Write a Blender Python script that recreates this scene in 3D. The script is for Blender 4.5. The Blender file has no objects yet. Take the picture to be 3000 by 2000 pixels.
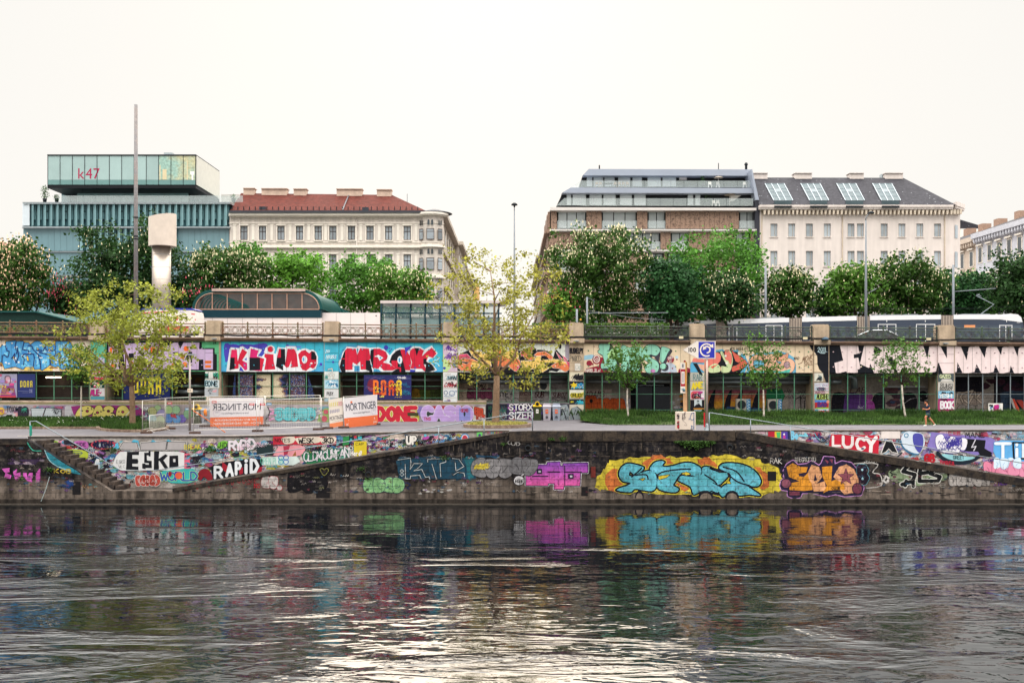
import bpy,math,random
import numpy as np
from mathutils import Vector
from math import cos,sin,radians as rad
from mathutils.geometry import tessellate_polygon
R=random.Random(7)
U=R.uniform
def D(n,k,v):n.inputs[k].default_value=v
NR=np.random.default_rng(7)
scene=bpy.context.scene
COL=scene.collection
# ------------------------------------------------------------------ camera, sky, sun, exposure
F,EYE,CX,CY=2917.0,3.46,1500.0,1100.0
cam_d=bpy.data.cameras.new("camera");cam=bpy.data.objects.new("camera",cam_d);COL.objects.link(cam)
cam_d.sensor_width=36.0;cam_d.lens=35.0;cam_d.shift_y=100/3000.0
cam_d.clip_start=.5;cam_d.clip_end=6000
cam.location=(0,0,EYE);cam.rotation_euler=(rad(90),0,0)
scene.camera=cam
SUN_EL,SUN_AZ=rad(27),rad(-1)  # veiled sun beyond the far bank, azimuth from +Y towards +X
world=bpy.data.worlds.new("World");scene.world=world;world.use_nodes=True
wn,wl=world.node_tree.nodes,world.node_tree.links
for n in list(wn):wn.remove(n)
wo=wn.new('ShaderNodeOutputWorld');bg=wn.new('ShaderNodeBackground')
sky=wn.new('ShaderNodeTexSky');sky.sky_type='NISHITA';sky.sun_disc=False
sky.sun_elevation=SUN_EL;sky.sun_rotation=SUN_AZ;sky.air_density=1.0;sky.dust_density=3.0;sky.ozone_density=1.0
mixw=wn.new('ShaderNodeMixRGB');D(mixw,0,.98);VEIL=(4.8,30.0)
# cloud veil over the whole sky, brighter towards the zenith as an overcast sky is
tcw=wn.new('ShaderNodeTexCoord');spw=wn.new('ShaderNodeSeparateXYZ');wl.new(tcw.outputs['Generated'],spw.inputs[0])
mrw=wn.new('ShaderNodeMapRange');mrw.interpolation_type='SMOOTHSTEP';D(mrw,1,.35);D(mrw,2,.75);D(mrw,3,VEIL[0]);D(mrw,4,VEIL[1])
wl.new(spw.outputs[2],mrw.inputs[0])
vcw=wn.new('ShaderNodeVectorMath');vcw.operation='SCALE';D(vcw,0,(1.0,.975,.925));wl.new(mrw.outputs[0],vcw.inputs['Scale']);wl.new(vcw.outputs[0],mixw.inputs[2])
wl.new(sky.outputs[0],mixw.inputs[1]);wl.new(mixw.outputs[0],bg.inputs[0])
D(bg,1,.12);wl.new(bg.outputs[0],wo.inputs[0])
sun_d=bpy.data.lights.new("sun",'SUN');sun=bpy.data.objects.new("sun",sun_d);COL.objects.link(sun)
sun_d.energy=.5;sun_d.angle=rad(25);sun_d.color=(1.0,.84,.66)
sd=Vector((sin(SUN_AZ)*cos(SUN_EL),cos(SUN_AZ)*cos(SUN_EL),sin(SUN_EL)))
sun.rotation_euler=sd.to_track_quat('Z','Y').to_euler();sun.location=(0,40,60)
scene.view_settings.view_transform='Standard';scene.view_settings.look='None'
scene.view_settings.exposure=.72;scene.view_settings.gamma=1.0
scene.cycles.max_bounces=6;scene.cycles.diffuse_bounces=3;scene.cycles.glossy_bounces=3
scene.cycles.transparent_max_bounces=16;scene.cycles.caustics_reflective=False;scene.cycles.caustics_refractive=False
# ------------------------------------------------------------------ helpers
def P(px,py,Y):return((px-CX)*Y/F,Y,EYE+(CY-py)*Y/F)
def lin(v):return v/12.92 if v<=.04045 else((v+.055)/1.055)**2.4
def c(h):
 if not isinstance(h,str):return h
 h=h.lstrip('#')
 return tuple(lin(int(h[i:i+2],16)/255)for i in(0,2,4))+(1.0,)
def lerp(a,b,t):return a+(b-a)*t
def mixc(a,b,t):a,b=c(a),c(b);return tuple(lerp(a[i],b[i],t)for i in range(3))+(1.0,)
MATS={}
def material(name,col='#808080',rough=.7,metal=.0,var=.15,scale=1.5,col2=None,bump=.0,bscale=8.0,attr=False,
alpha=1.0,spec=.18,emit=None,island=.0,objrand=.0,streak=.0,transl=.0,stretch=(1,1,1),joints=.0):
 if name in MATS:return MATS[name]
 m=bpy.data.materials.new(name);m.use_nodes=True;MATS[name]=m
 N,L=m.node_tree.nodes,m.node_tree.links
 b=N['Principled BSDF'];D(b,'Roughness',rough);D(b,'Metallic',metal)
 D(b,'Specular IOR Level',spec)
 geo=N.new('ShaderNodeNewGeometry')
 mp=N.new('ShaderNodeMapping');D(mp,'Scale',stretch);L.new(geo.outputs['Position'],mp.inputs[0])
 if attr:
  a=N.new('ShaderNodeAttribute');a.attribute_name='Col';base=a.outputs['Color']
 else:
  r=N.new('ShaderNodeRGB');r.outputs[0].default_value=c(col);base=r.outputs[0]
 def mul(base,val_socket,lo,hi):
  mr=N.new('ShaderNodeMapRange');D(mr,1,.3);D(mr,2,.7)
  D(mr,3,lo);D(mr,4,hi);L.new(val_socket,mr.inputs[0])
  mx=N.new('ShaderNodeVectorMath');mx.operation='SCALE';L.new(base,mx.inputs[0]);L.new(mr.outputs[0],mx.inputs['Scale'])
  return mx.outputs[0]
 nz=N.new('ShaderNodeTexNoise');D(nz,'Scale',scale);D(nz,'Detail',6)
 D(nz,'Roughness',.65);L.new(mp.outputs[0],nz.inputs['Vector'])
 if col2:
  mr=N.new('ShaderNodeMapRange');D(mr,1,.4);D(mr,2,.6);L.new(nz.outputs[0],mr.inputs[0])
  mx=N.new('ShaderNodeMixRGB');L.new(mr.outputs[0],mx.inputs[0]);L.new(base,mx.inputs[1]);D(mx,2,c(col2));base=mx.outputs[0]
  nz2=N.new('ShaderNodeTexNoise');D(nz2,'Scale',scale*6);D(nz2,'Detail',4);L.new(mp.outputs[0],nz2.inputs['Vector'])
  if var:base=mul(base,nz2.outputs[0],1-var,1+var)
 elif var:base=mul(base,nz.outputs[0],1-var,1+var)
 if streak:
  ms=N.new('ShaderNodeMapping');D(ms,'Scale',(1.6,1.6,.12));L.new(geo.outputs['Position'],ms.inputs[0])
  ns=N.new('ShaderNodeTexNoise');D(ns,'Scale',1.3);D(ns,'Detail',5);L.new(ms.outputs[0],ns.inputs['Vector'])
  base=mul(base,ns.outputs[0],1-streak,1.0+streak*.2)
 if joints:  # block joints and chipped spots showing through the paint
  sj=N.new('ShaderNodeSeparateXYZ');L.new(geo.outputs['Position'],sj.inputs[0]);cj=N.new('ShaderNodeCombineXYZ');L.new(sj.outputs[0],cj.inputs[0]);L.new(sj.outputs[2],cj.inputs[1])
  bj=N.new('ShaderNodeTexBrick');L.new(cj.outputs[0],bj.inputs['Vector']);D(bj,'Scale',1.0);D(bj,'Brick Width',1.15);D(bj,'Row Height',.42)
  D(bj,'Mortar Size',.02);D(bj,'Color1',(1,1,1,1));D(bj,'Color2',(.86,.86,.86,1));D(bj,'Mortar',(1-joints,)*3+(1,))
  nj=N.new('ShaderNodeTexNoise');D(nj,'Scale',7);D(nj,'Detail',6);L.new(geo.outputs['Position'],nj.inputs['Vector'])
  rj=N.new('ShaderNodeMapRange');D(rj,1,.58);D(rj,2,.66);D(rj,4,.6);L.new(nj.outputs[0],rj.inputs[0])
  xj=N.new('ShaderNodeMixRGB');L.new(rj.outputs[0],xj.inputs[0]);L.new(base,xj.inputs[1]);D(xj,2,c('#3a3330'))
  yj=N.new('ShaderNodeMixRGB');yj.blend_type='MULTIPLY';D(yj,0,1);L.new(xj.outputs[0],yj.inputs[1]);L.new(bj.outputs[0],yj.inputs[2]);base=yj.outputs[0]
 if island:
  base2=N.new('ShaderNodeVectorMath');base2.operation='SCALE';L.new(base,base2.inputs[0])
  mr=N.new('ShaderNodeMapRange');D(mr,3,1-island);D(mr,4,1+island)
  L.new(geo.outputs['Random Per Island'],mr.inputs[0]);L.new(mr.outputs[0],base2.inputs['Scale']);base=base2.outputs[0]
 if objrand:
  oi=N.new('ShaderNodeObjectInfo')
  base2=N.new('ShaderNodeVectorMath');base2.operation='SCALE';L.new(base,base2.inputs[0])
  mr=N.new('ShaderNodeMapRange');D(mr,3,1-objrand);D(mr,4,1+objrand)
  L.new(oi.outputs['Random'],mr.inputs[0]);L.new(mr.outputs[0],base2.inputs['Scale']);base=base2.outputs[0]
 L.new(base,b.inputs['Base Color'])
 if bump:
  nb=N.new('ShaderNodeTexNoise');D(nb,'Scale',bscale);D(nb,'Detail',5);L.new(mp.outputs[0],nb.inputs['Vector'])
  bp=N.new('ShaderNodeBump');D(bp,'Strength',bump);D(bp,'Distance',.05)
  L.new(nb.outputs[0],bp.inputs['Height']);L.new(bp.outputs[0],b.inputs['Normal'])
 if alpha<1:D(b,'Alpha',alpha)
 if emit:D(b,'Emission Color',c(emit[0]));D(b,'Emission Strength',emit[1])
 if transl:
  t=N.new('ShaderNodeBsdfTranslucent');L.new(base,t.inputs[0]);ms_=N.new('ShaderNodeMixShader');D(ms_,0,transl)
  L.new(b.outputs[0],ms_.inputs[1]);L.new(t.outputs[0],ms_.inputs[2]);L.new(ms_.outputs[0],N['Material Output'].inputs[0])
 return m
def fast_mesh(name,V,faces,k):  # V (n,3) array, faces (m,k) array
 me=bpy.data.meshes.new(name);V=np.asarray(V,np.float32);faces=np.asarray(faces,np.int32)
 me.vertices.add(len(V));me.vertices.foreach_set('co',V.ravel())
 me.loops.add(faces.size);me.loops.foreach_set('vertex_index',faces.ravel())
 me.polygons.add(len(faces));me.polygons.foreach_set('loop_start',np.arange(0,faces.size,k,dtype=np.int32))
 me.update(calc_edges=True)
 return me
BASE={}
def link(name,me,mats,parent=None,loc=None):
 o=bpy.data.objects.new(name,me);COL.objects.link(o)
 for m in mats:me.materials.append(m)
 if parent is not None:
  o.parent=parent;b=BASE[parent.name];BASE[o.name]=b
 else:
  b=Vector(loc)if loc is not None else Vector((0,0,0));o.location=b;BASE[o.name]=b
 if b.length:
  n=len(me.vertices);co=np.empty(n*3,np.float32);me.vertices.foreach_get('co',co)
  co=co.reshape(-1,3)-np.array(b,np.float32);me.vertices.foreach_set('co',co.ravel());me.update()
 return o
def tag(o,label,cat,group=None,kind=None):
 if label:o['label']=label
 if cat:o['category']=cat
 if group:o['group']=group
 if kind:o['kind']=kind
 return o
def thing(name,label,cat,loc,group=None):
 o=bpy.data.objects.new(name,None);COL.objects.link(o);o.location=loc;o.empty_display_size=.3
 BASE[o.name]=Vector(loc);return tag(o,label,cat,group)
def struct(o):o['kind']='structure';return o
def copy_tree(o,parent=None):
 q=o.copy();COL.objects.link(q)
 if parent is not None:q.parent=parent
 BASE[q.name]=BASE[o.name]
 for ch in list(o.children):copy_tree(ch,q)
 return q
class MB:
 def __init__(s):s.v,s.f,s.m,s.c,s.sm=[],[],[],[],[]
 def add(s,verts,faces,mat=0,col=None,smooth=False):
  o=len(s.v);s.v.extend(verts)
  for f in faces:s.f.append([i+o for i in f]);s.m.append(mat);s.c.append(col);s.sm.append(smooth)
 def quad(s,a,b,c_,d,mat=0,col=None):s.add([a,b,c_,d],[(0,1,2,3)],mat,col)
 def box(s,x0,x1,y0,y1,z0,z1,mat=0,col=None):
  v=[(x,y,z)for x in(x0,x1)for y in(y0,y1)for z in(z0,z1)]
  s.add(v,[(0,1,3,2),(4,6,7,5),(0,4,5,1),(2,3,7,6),(0,2,6,4),(1,5,7,3)],mat,col)
 def pbox(s,px0,py0,px1,py1,Y,dy,mat=0,col=None):  # front face at Y given in picture units, depth dy backwards
  a=P(px0,py1,Y);b=P(px1,py0,Y);s.box(a[0],b[0],Y,Y+dy,a[2],b[2],mat,col)
 def hexa(s,bot,top,mat=0,col=None):  # 4 bottom, 4 top points
  s.add(list(bot)+list(top),[(3,2,1,0),(4,5,6,7),(0,1,5,4),(1,2,6,5),(2,3,7,6),(3,0,4,7)],mat,col)
 def prism(s,pts,Y,dy,mat=0,col=None,sidemat=None):  # picture polygon extruded backwards
  n=len(pts);fr=[Vector((*P(x,y,Y),))for x,y in pts]
  bk=[v+Vector((0,dy,0))for v in fr]
  tri=tessellate_polygon([[Vector((v.x,v.z,0))for v in fr]])
  s.add([tuple(v)for v in fr],[t for t in tri],mat,col);s.add([tuple(v)for v in bk],[t[::-1]for t in tri],mat,col)
  s.add([tuple(v)for v in fr+bk],[(i,(i+1)%n,n+(i+1)%n,n+i)for i in range(n)],mat if sidemat is None else sidemat,col)
 def tube(s,pts,r,n=8,mat=0,col=None,cap=True):
  pts=[Vector(p)for p in pts];rs=r if isinstance(r,(list,tuple))else[r]*len(pts)
  base=len(s.v);prev=None
  for i,p in enumerate(pts):
   d=(pts[min(i+1,len(pts)-1)]-pts[max(i-1,0)])
   d=d.normalized()if d.length>1e-9 else Vector((0,0,1))
   if prev is None:u=d.orthogonal().normalized()
   else:
    u=prev-d*prev.dot(d);u=u.normalized()if u.length>1e-6 else d.orthogonal().normalized()
   prev=u;w=d.cross(u)
   for k in range(n):
    a=2*math.pi*k/n;s.v.append(tuple(p+(u*cos(a)+w*sin(a))*rs[i]))
  for i in range(len(pts)-1):
   for k in range(n):
    a,b2=base+i*n+k,base+i*n+(k+1)%n
    s.f.append([a,b2,b2+n,a+n]);s.m.append(mat);s.c.append(col);s.sm.append(n>5)
  if cap:
   s.f.append([base+k for k in range(n)][::-1]);s.f.append([base+(len(pts)-1)*n+k for k in range(n)])
   for _ in(0,1):s.m.append(mat);s.c.append(col);s.sm.append(False)
 def lathe(s,prof,cx,cy,n=24,mat=0,col=None,smooth=True):
  base=len(s.v)
  for r,z in prof:
   for k in range(n):a=2*math.pi*k/n;s.v.append((cx+r*cos(a),cy+r*sin(a),z))
  for i in range(len(prof)-1):
   for k in range(n):
    a,b2=base+i*n+k,base+i*n+(k+1)%n
    s.f.append([a,b2,b2+n,a+n]);s.m.append(mat);s.c.append(col);s.sm.append(smooth)
  s.f.append([base+k for k in range(n)][::-1]);s.f.append([base+(len(prof)-1)*n+k for k in range(n)])
  for _ in(0,1):s.m.append(mat);s.c.append(col);s.sm.append(False)
 def ellipsoid(s,ctr,rad,n=12,m=8,mat=0,col=None):
  prof=[];base=len(s.v)
  for i in range(m+1):
   t=math.pi*i/m-math.pi/2
   for k in range(n):
    a=2*math.pi*k/n
    s.v.append((ctr[0]+rad[0]*cos(t)*cos(a),ctr[1]+rad[1]*cos(t)*sin(a),ctr[2]+rad[2]*sin(t)))
  for i in range(m):
   for k in range(n):
    a,b2=base+i*n+k,base+i*n+(k+1)%n
    s.f.append([a,b2,b2+n,a+n]);s.m.append(mat);s.c.append(col);s.sm.append(True)
 def build(s,name,mats,parent=None,loc=None):
  me=bpy.data.meshes.new(name);me.from_pydata(s.v,[],s.f);mats=mats if isinstance(mats,(list,tuple))else[mats]
  me.polygons.foreach_set('material_index',s.m);me.polygons.foreach_set('use_smooth',s.sm)
  if any(k is not None for k in s.c):
   at=me.attributes.new('Col','FLOAT_COLOR','CORNER');arr=[]
   for f,k in zip(s.f,s.c):
    k=k if k is not None else(.5,.5,.5,1)
    if isinstance(k,list):arr.extend(x for q in k for x in q)
    else:arr.extend(tuple(k)*len(f))
   at.data.foreach_set('color',np.array(arr,np.float32))
  me.update()
  return link(name,me,mats,parent,loc)
# strokes of a plain marker alphabet (x 0..1, y 0..1, y up)
SF={
'A':[[(0,0),(.5,1),(1,0)],[(.2,.36),(.8,.36)]],'B':[[(0,0),(0,1),(.6,1),(.85,.78),(.6,.54),(0,.54)],[(.6,.54),(.95,.28),(.65,0),(0,0)]],
'C':[[(.95,.82),(.6,1),(.2,.9),(0,.5),(.2,.1),(.6,0),(.95,.18)]],'D':[[(0,0),(0,1),(.55,.95),(.95,.5),(.55,.05),(0,0)]],
'E':[[(.9,1),(0,1),(0,0),(.9,0)],[(0,.52),(.7,.52)]],'F':[[(.9,1),(0,1),(0,0)],[(0,.52),(.7,.52)]],
'G':[[(.95,.82),(.6,1),(.2,.9),(0,.5),(.2,.1),(.6,0),(.95,.15),(.95,.48),(.55,.48)]],'H':[[(0,0),(0,1)],[(1,0),(1,1)],[(0,.5),(1,.5)]],
'I':[[(.5,0),(.5,1)]],'J':[[(.8,1),(.8,.25),(.55,0),(.2,.05),(.05,.3)]],'K':[[(0,0),(0,1)],[(.9,1),(.05,.48),(.95,0)]],
'L':[[(0,1),(0,0),(.85,0)]],'M':[[(0,0),(.1,1),(.5,.35),(.9,1),(1,0)]],'N':[[(0,0),(0,1),(.95,0),(.95,1)]],
'O':[[(.5,1),(.12,.82),(0,.5),(.12,.18),(.5,0),(.88,.18),(1,.5),(.88,.82),(.5,1)]],'P':[[(0,0),(0,1),(.65,.97),(.92,.72),(.65,.48),(0,.46)]],
'Q':[[(.5,1),(.12,.82),(0,.5),(.12,.18),(.5,0),(.88,.18),(1,.5),(.88,.82),(.5,1)],[(.6,.3),(1,-.05)]],
'R':[[(0,0),(0,1),(.65,.97),(.9,.75),(.65,.5),(0,.48)],[(.45,.48),(.95,0)]],
'S':[[(.92,.84),(.6,1),(.2,.95),(.05,.74),(.3,.55),(.7,.46),(.95,.26),(.75,.05),(.35,0),(.03,.16)]],
'T':[[(0,1),(1,1)],[(.5,1),(.5,0)]],'U':[[(0,1),(0,.3),(.2,.04),(.5,0),(.8,.04),(1,.3),(1,1)]],'V':[[(0,1),(.5,0),(1,1)]],
'W':[[(0,1),(.22,0),(.5,.7),(.78,0),(1,1)]],'X':[[(0,0),(1,1)],[(0,1),(1,0)]],'Y':[[(0,1),(.5,.5),(1,1)],[(.5,.5),(.45,0)]],
'Z':[[(0,1),(.95,1),(0,0),(1,0)]],'0':[[(.5,1),(.1,.8),(.05,.3),(.5,0),(.9,.3),(.9,.75),(.5,1)]],'1':[[(.2,.75),(.55,1),(.55,0)]],
'2':[[(.05,.75),(.3,1),(.75,.95),(.85,.65),(.05,0),(.95,0)]],'3':[[(.1,.9),(.6,1),(.85,.75),(.45,.53),(.9,.3),(.6,0),(.05,.1)]],
'4':[[(.7,0),(.7,1),(0,.35),(.95,.35)]],'6':[[(.8,1),(.3,.75),(.05,.3),(.4,0),(.85,.2),(.7,.5),(.1,.4)]],'8':[[(.5,.53),(.15,.75),(.5,1),(.85,.75),(.5,.53),(.1,.25),(.5,0),(.9,.25),(.5,.53)]],
'!':[[(.5,1),(.5,.35)],[(.5,.05),(.5,0)]],'?':[[(.1,.8),(.5,1),(.9,.75),(.5,.45),(.5,.3)],[(.5,.05),(.5,0)]],'.':[[(.5,.06),(.5,0)]],'-':[[(.1,.5),(.9,.5)]],'"':[[(.3,1),(.3,.8)],[(.7,1),(.7,.8)]],'+':[[(.5,.1),(.5,.9)],[(.1,.5),(.9,.5)]],
'i':[[(.5,.62),(.5,0)],[(.5,.95),(.5,.9)]],'a':[[(.85,.6),(.85,0)],[(.85,.3),(.45,.02),(.1,.3),(.45,.62),(.85,.35)]],'e':[[(.1,.33),(.85,.36),(.5,.65),(.1,.35),(.4,0),(.85,.12)]],'n':[[(.1,.6),(.1,0)],[(.1,.4),(.5,.62),(.85,.4),(.85,0)]],
'r':[[(.2,.6),(.2,0)],[(.2,.4),(.5,.6),(.8,.55)]],'d':[[(.85,1),(.85,0)],[(.85,.3),(.45,.02),(.1,.3),(.45,.62),(.85,.35)]],'l':[[(.5,1),(.5,.1),(.7,0)]],'o':[[(.5,.65),(.1,.33),(.5,0),(.9,.33),(.5,.65)]],'s':[[(.85,.55),(.4,.65),(.2,.48),(.8,.22),(.5,0),(.1,.08)]],'k':[[(.1,1),(.1,0)],[(.8,.62),(.15,.3),(.85,0)]],
}
def smoothpts(pts,closed=False,n=4):
 out=[];N_=len(pts);rng=N_ if closed else N_-1
 for i in range(rng):
  g=(lambda k:pts[k%N_])if closed else(lambda k:pts[min(max(k,0),N_-1)])
  p0,p1,p2,p3=g(i-1),g(i),g(i+1),g(i+2)
  for k in range(n):
   t=k/n;t2,t3=t*t,t*t*t
   out.append(tuple(.5*(2*p1[j]+(p2[j]-p0[j])*t+(2*p0[j]-5*p1[j]+4*p2[j]-p3[j])*t2+(3*p1[j]-p0[j]-3*p2[j]+p3[j])*t3)for j in(0,1)))
 if not closed:out.append(tuple(pts[-1]))
 return out
GL={}
def glyphs(chars,offs):
 made=[]
 for off in offs:
  for ch in chars:
   cu=bpy.data.curves.new('t','FONT');cu.body=ch;cu.offset=off;cu.resolution_u=3
   o=bpy.data.objects.new('t',cu);COL.objects.link(o);made.append((ch,off,o,cu))
 dg=bpy.context.evaluated_depsgraph_get()
 for ch,off,o,cu in made:
  me=o.evaluated_get(dg).to_mesh()
  GL[(ch,off)]=([(v.co.x,v.co.y)for v in me.vertices],[tuple(p.vertices)for p in me.polygons])
  o.evaluated_get(dg).to_mesh_clear()
 for ch,off,o,cu in made:bpy.data.objects.remove(o);bpy.data.curves.remove(cu)
glyphs("ABCDEFGHIJKLMNOPQRSTUVWXYZÖÜabcdefghiklmnoprstuvwxyz0123456789.,-!+",(.0,.025))
class Paint(MB):
 """flat paint on a wall; coordinates in picture units, mapped by fn(x, y) -> point on the wall, lifted off it by layers"""
 def __init__(s,Y,ox=.0,oy=.0,sc=1.0,fn=None,nrm=(0,-1,0),step=.004):
  super().__init__();s.Y,s.z,s.fn,s.nrm,s.step,s.k=Y,(ox,oy,sc),fn,nrm,step,0
 def at(s,ox,oy,sc):s.z=(ox,oy,sc);return s
 def px(s,x,y):return s.z[0]+x/s.z[2],s.z[1]+y/s.z[2]
 def pt(s,x,y,lift):
  q=s.fn(x,y)if s.fn else P(x,y,s.Y)
  return(q[0]+s.nrm[0]*lift,q[1]+s.nrm[1]*lift,q[2]+s.nrm[2]*lift)
 def _face(s,pts,faces,col,lift):
  vs=[s.pt(x,y,lift)for x,y in pts]
  if callable(col):
   o=len(s.v);s.v.extend(vs)
   for f in faces:s.f.append([i+o for i in f]);s.m.append(0);s.c.append([col(*pts[i])for i in f]);s.sm.append(False)
  else:s.add(vs,faces,0,c(col))
 def lift(s,layer):
  s.k=(s.k+1)%16;return s.step*(layer+1)+s.k*s.step*.055
 def poly(s,pts,col,layer,holes=(),smooth=False,n=3):
  pts=[s.px(*p)for p in pts]
  if smooth:pts=smoothpts(pts,True,n)
  loops=[pts]+[([s.px(*p)for p in h]if not smooth else smoothpts([s.px(*p)for p in h],True,n))for h in holes]
  tri=tessellate_polygon([[Vector((x,y,0))for x,y in l]for l in loops])
  s._face([p for l in loops for p in l],[tuple(t)for t in tri],col,s.lift(layer))
 def rect(s,x0,y0,x1,y1,col,layer):s.poly([(x0,y0),(x1,y0),(x1,y1),(x0,y1)],col,layer)
 def grid(s,x0,y0,x1,y1,nx,ny,col,layer):  # colour function over a grid
  L=s.lift(layer)
  for i in range(nx):
   for j in range(ny):
    a,b=lerp(x0,x1,i/nx),lerp(x0,x1,(i+1)/nx);d,e=lerp(y0,y1,j/ny),lerp(y0,y1,(j+1)/ny)
    pts=[s.px(*q)for q in((a,d),(b,d),(b,e),(a,e))]
    s._face(pts,[(0,1,2,3)],col,L)
 def disc(s,x,y,r,col,layer,ry=None,n=14):
  ry=ry or r;s.poly([(x+r*cos(2*math.pi*k/n),y+ry*sin(2*math.pi*k/n))for k in range(n)],col,layer)
 def ring(s,x,y,r,w,col,layer,ry=None,n=20):
  ry=ry or r;s.line([(x+r*cos(2*math.pi*k/n),y+ry*sin(2*math.pi*k/n))for k in range(n)],w,col,layer,closed=True)
 def line(s,pts,w,col,layer,closed=False,smooth=False,n=3):
  pts=[s.px(*p)for p in pts];w=w/s.z[2]
  if smooth:pts=smoothpts(pts,closed,n)
  if closed:pts=pts+[pts[0],pts[1]]
  L=s.lift(layer);h=w/2;col=col if callable(col)else c(col)
  k=0
  for i in range(len(pts)-1):
   (x0,y0),(x1,y1)=pts[i],pts[i+1];dx,dy=x1-x0,y1-y0;d=math.hypot(dx,dy)
   if d<1e-6:continue
   ux,uy=dx/d,dy/d;nx,ny=-uy*h,ux*h;k+=1;l2=L+(k%24)*s.step*.02
   if w>.9:  # round ends
    p8=[(x0+nx,y0+ny),(x0-.72*h*ux+.7*nx,y0-.72*h*uy+.7*ny),(x0-h*ux,y0-h*uy),(x0-.72*h*ux-.7*nx,y0-.72*h*uy-.7*ny),(x0-nx,y0-ny),
(x1-nx,y1-ny),(x1+.72*h*ux-.7*nx,y1+.72*h*uy-.7*ny),(x1+h*ux,y1+h*uy),(x1+.72*h*ux+.7*nx,y1+.72*h*uy+.7*ny),(x1+nx,y1+ny)]
    s._face(p8,[tuple(range(10))],col,l2)
   else:s._face([(x0+nx,y0+ny),(x0-nx,y0-ny),(x1-nx,y1-ny),(x1+nx,y1+ny)],[(0,1,2,3)],col,l2)
 def piece(s,pts,fill,layer,outline=None,ow=0,halo=None,hw=0,holes=(),smooth=False):
  if halo:s.line(pts,hw,halo,layer,closed=True,smooth=smooth)
  if outline:s.line(pts,ow,outline,layer+1,closed=True,smooth=smooth)
  s.poly(pts,fill,layer+2,holes,smooth)
 def word(s,t,x0,y0,x1,y1,col,layer,w=.12,outline=None,ow=0,halo=None,hw=0,shear=.0,jit=.0,up=.0,smooth=False,gap=.28):
  """hand-drawn letters in the box; w, ow, hw as shares of the letter height"""
  H=y1-y0;adv=[]
  for ch in t:adv.append(.5 if ch==' ' else(.35 if ch in 'Ii!.1l"' else 1.0))
  tot=sum(adv)+gap*(len(t)-1);u=(x1-x0)/tot;x=x0
  strokes=[]
  for i,ch in enumerate(t):
   lw=adv[i]*u;jx,jy,js=(U(-jit,jit)for _ in range(3));sc=1+js
   for st in SF.get(ch,SF.get(ch.upper(),[])):
    q=[]
    for(a,b)in st:
     if adv[i]<.5:a=(a-.5)*1.0+.5
     yy=y1-(b*sc)*H+jy*H-up*(x+a*lw-x0);q.append((x+a*lw+jx*H+shear*b*H,yy))
    strokes.append(q)
   x+=lw+gap*u
  for k,(cc,ww)in enumerate(((halo,hw),(outline,ow),(col,w))):
   if cc is None:continue
   for q in strokes:s.line(q,ww*H,cc,layer+k,smooth=smooth)
 def text(s,t,x0,y0,x1,y1,col,layer,off=.0,mirror=False):
  """clean printed letters filling the box"""
  x=.0;parts=[]
  for ch in t:
   if ch==' ':x+=.28;continue
   vs,fs=GL[(ch,off)];xs=[v[0]for v in vs];mn,mx=min(xs),max(xs)
   if ch=='1':x+=.06
   parts.append((x-mn,vs,fs));x+=mx-mn+.085
  x-=.085;ys=[v[1]for p in parts for v in p[1]];ylo,yhi=min(ys),max(ys);L=s.lift(layer)
  for dx,vs,fs in parts:
   pts=[]
   for(a,b)in vs:
    tx=(a+dx)/x;tx=1-tx if mirror else tx
    pts.append(s.px(lerp(x0,x1,tx),lerp(y1,y0,(b-ylo)/(yhi-ylo))))
   s._face(pts,fs,col,L)
 def squig(s,x0,y0,x1,y1,n,cols,layer,h=(4,9),w=(.5,1.1)):
  """n scribbled marker flourishes"""
  for i in range(n):
   hh=U(*h);x=U(x0,x1-hh);y=U(y0+hh,max(y0+hh+.1,y1));L_=U(1.2,3.2)*hh;k=R.randint(4,8);sl=U(-.15,.15)
   L_=min(L_,x1-x)
   pts=[(x+L_*j/k+U(-.2,.2)*hh,y-(hh if j%2 else 0)*U(.5,1.0)-sl*L_*j/k)for j in range(k+1)]
   pts=[(min(max(a,x0),x1),min(max(b,y0),y1))for a,b in pts]
   s.line(pts,U(*w)*s.z[2],R.choice(cols),layer+i%3,smooth=R.random()<.6,n=2)
 def blots(s,x0,y0,x1,y1,n,cols,layer,r=(3,12)):
  for i in range(n):
   rr=U(*r);x,y=U(x0,x1),U(y0,y1);k=9
   pts=[(min(max(x+rr*U(.6,1.3)*1.5*cos(2*math.pi*j/k),x0),x1),min(max(y+rr*U(.6,1.2)*.8*sin(2*math.pi*j/k),y0),y1))for j in range(k)]
   s.poly(pts,R.choice(cols),layer+i%4,smooth=False)
 def bubble(s,x0,y0,x1,y1,n,fill,outline,layer,ow=1.2):
  """a throw-up of n swollen letters"""
  wl_=(x1-x0)/n
  for i in range(n):
   cx=x0+wl_*(i+.5);k=12;rx,ry=wl_*.62,(y1-y0)/2;cy=(y0+y1)/2;a0=U(0,6.28);am=U(.05,.14)
   pts=[]
   for j in range(k):
    t=2*math.pi*j/k;q=1+am*sin(3*t+a0);ex=.75
    ct,st=cos(t),sin(t)
    pts.append((cx+rx*q*math.copysign(abs(ct)**ex,ct),cy+ry*q*math.copysign(abs(st)**ex,st)))
   s.line(pts,ow*2*s.z[2],outline,layer+2*(i%2),closed=True,smooth=True)
   s.poly(pts,fill,layer+1+2*(i%2),smooth=True)
   s.line([(cx+U(-.2,.2)*wl_,cy-ry*U(0,.4)),(cx+U(-.2,.2)*wl_,cy+ry*.2),(cx+U(-.3,.3)*wl_,cy+ry*U(.3,.6))],ow*s.z[2],outline,layer+5,smooth=True)
 def done(s,name,parent,label=None,mat=None):
  o=s.build(name,mat or M['paint'],parent)
  if label:o['label']=label
  return o
M={}
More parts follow.
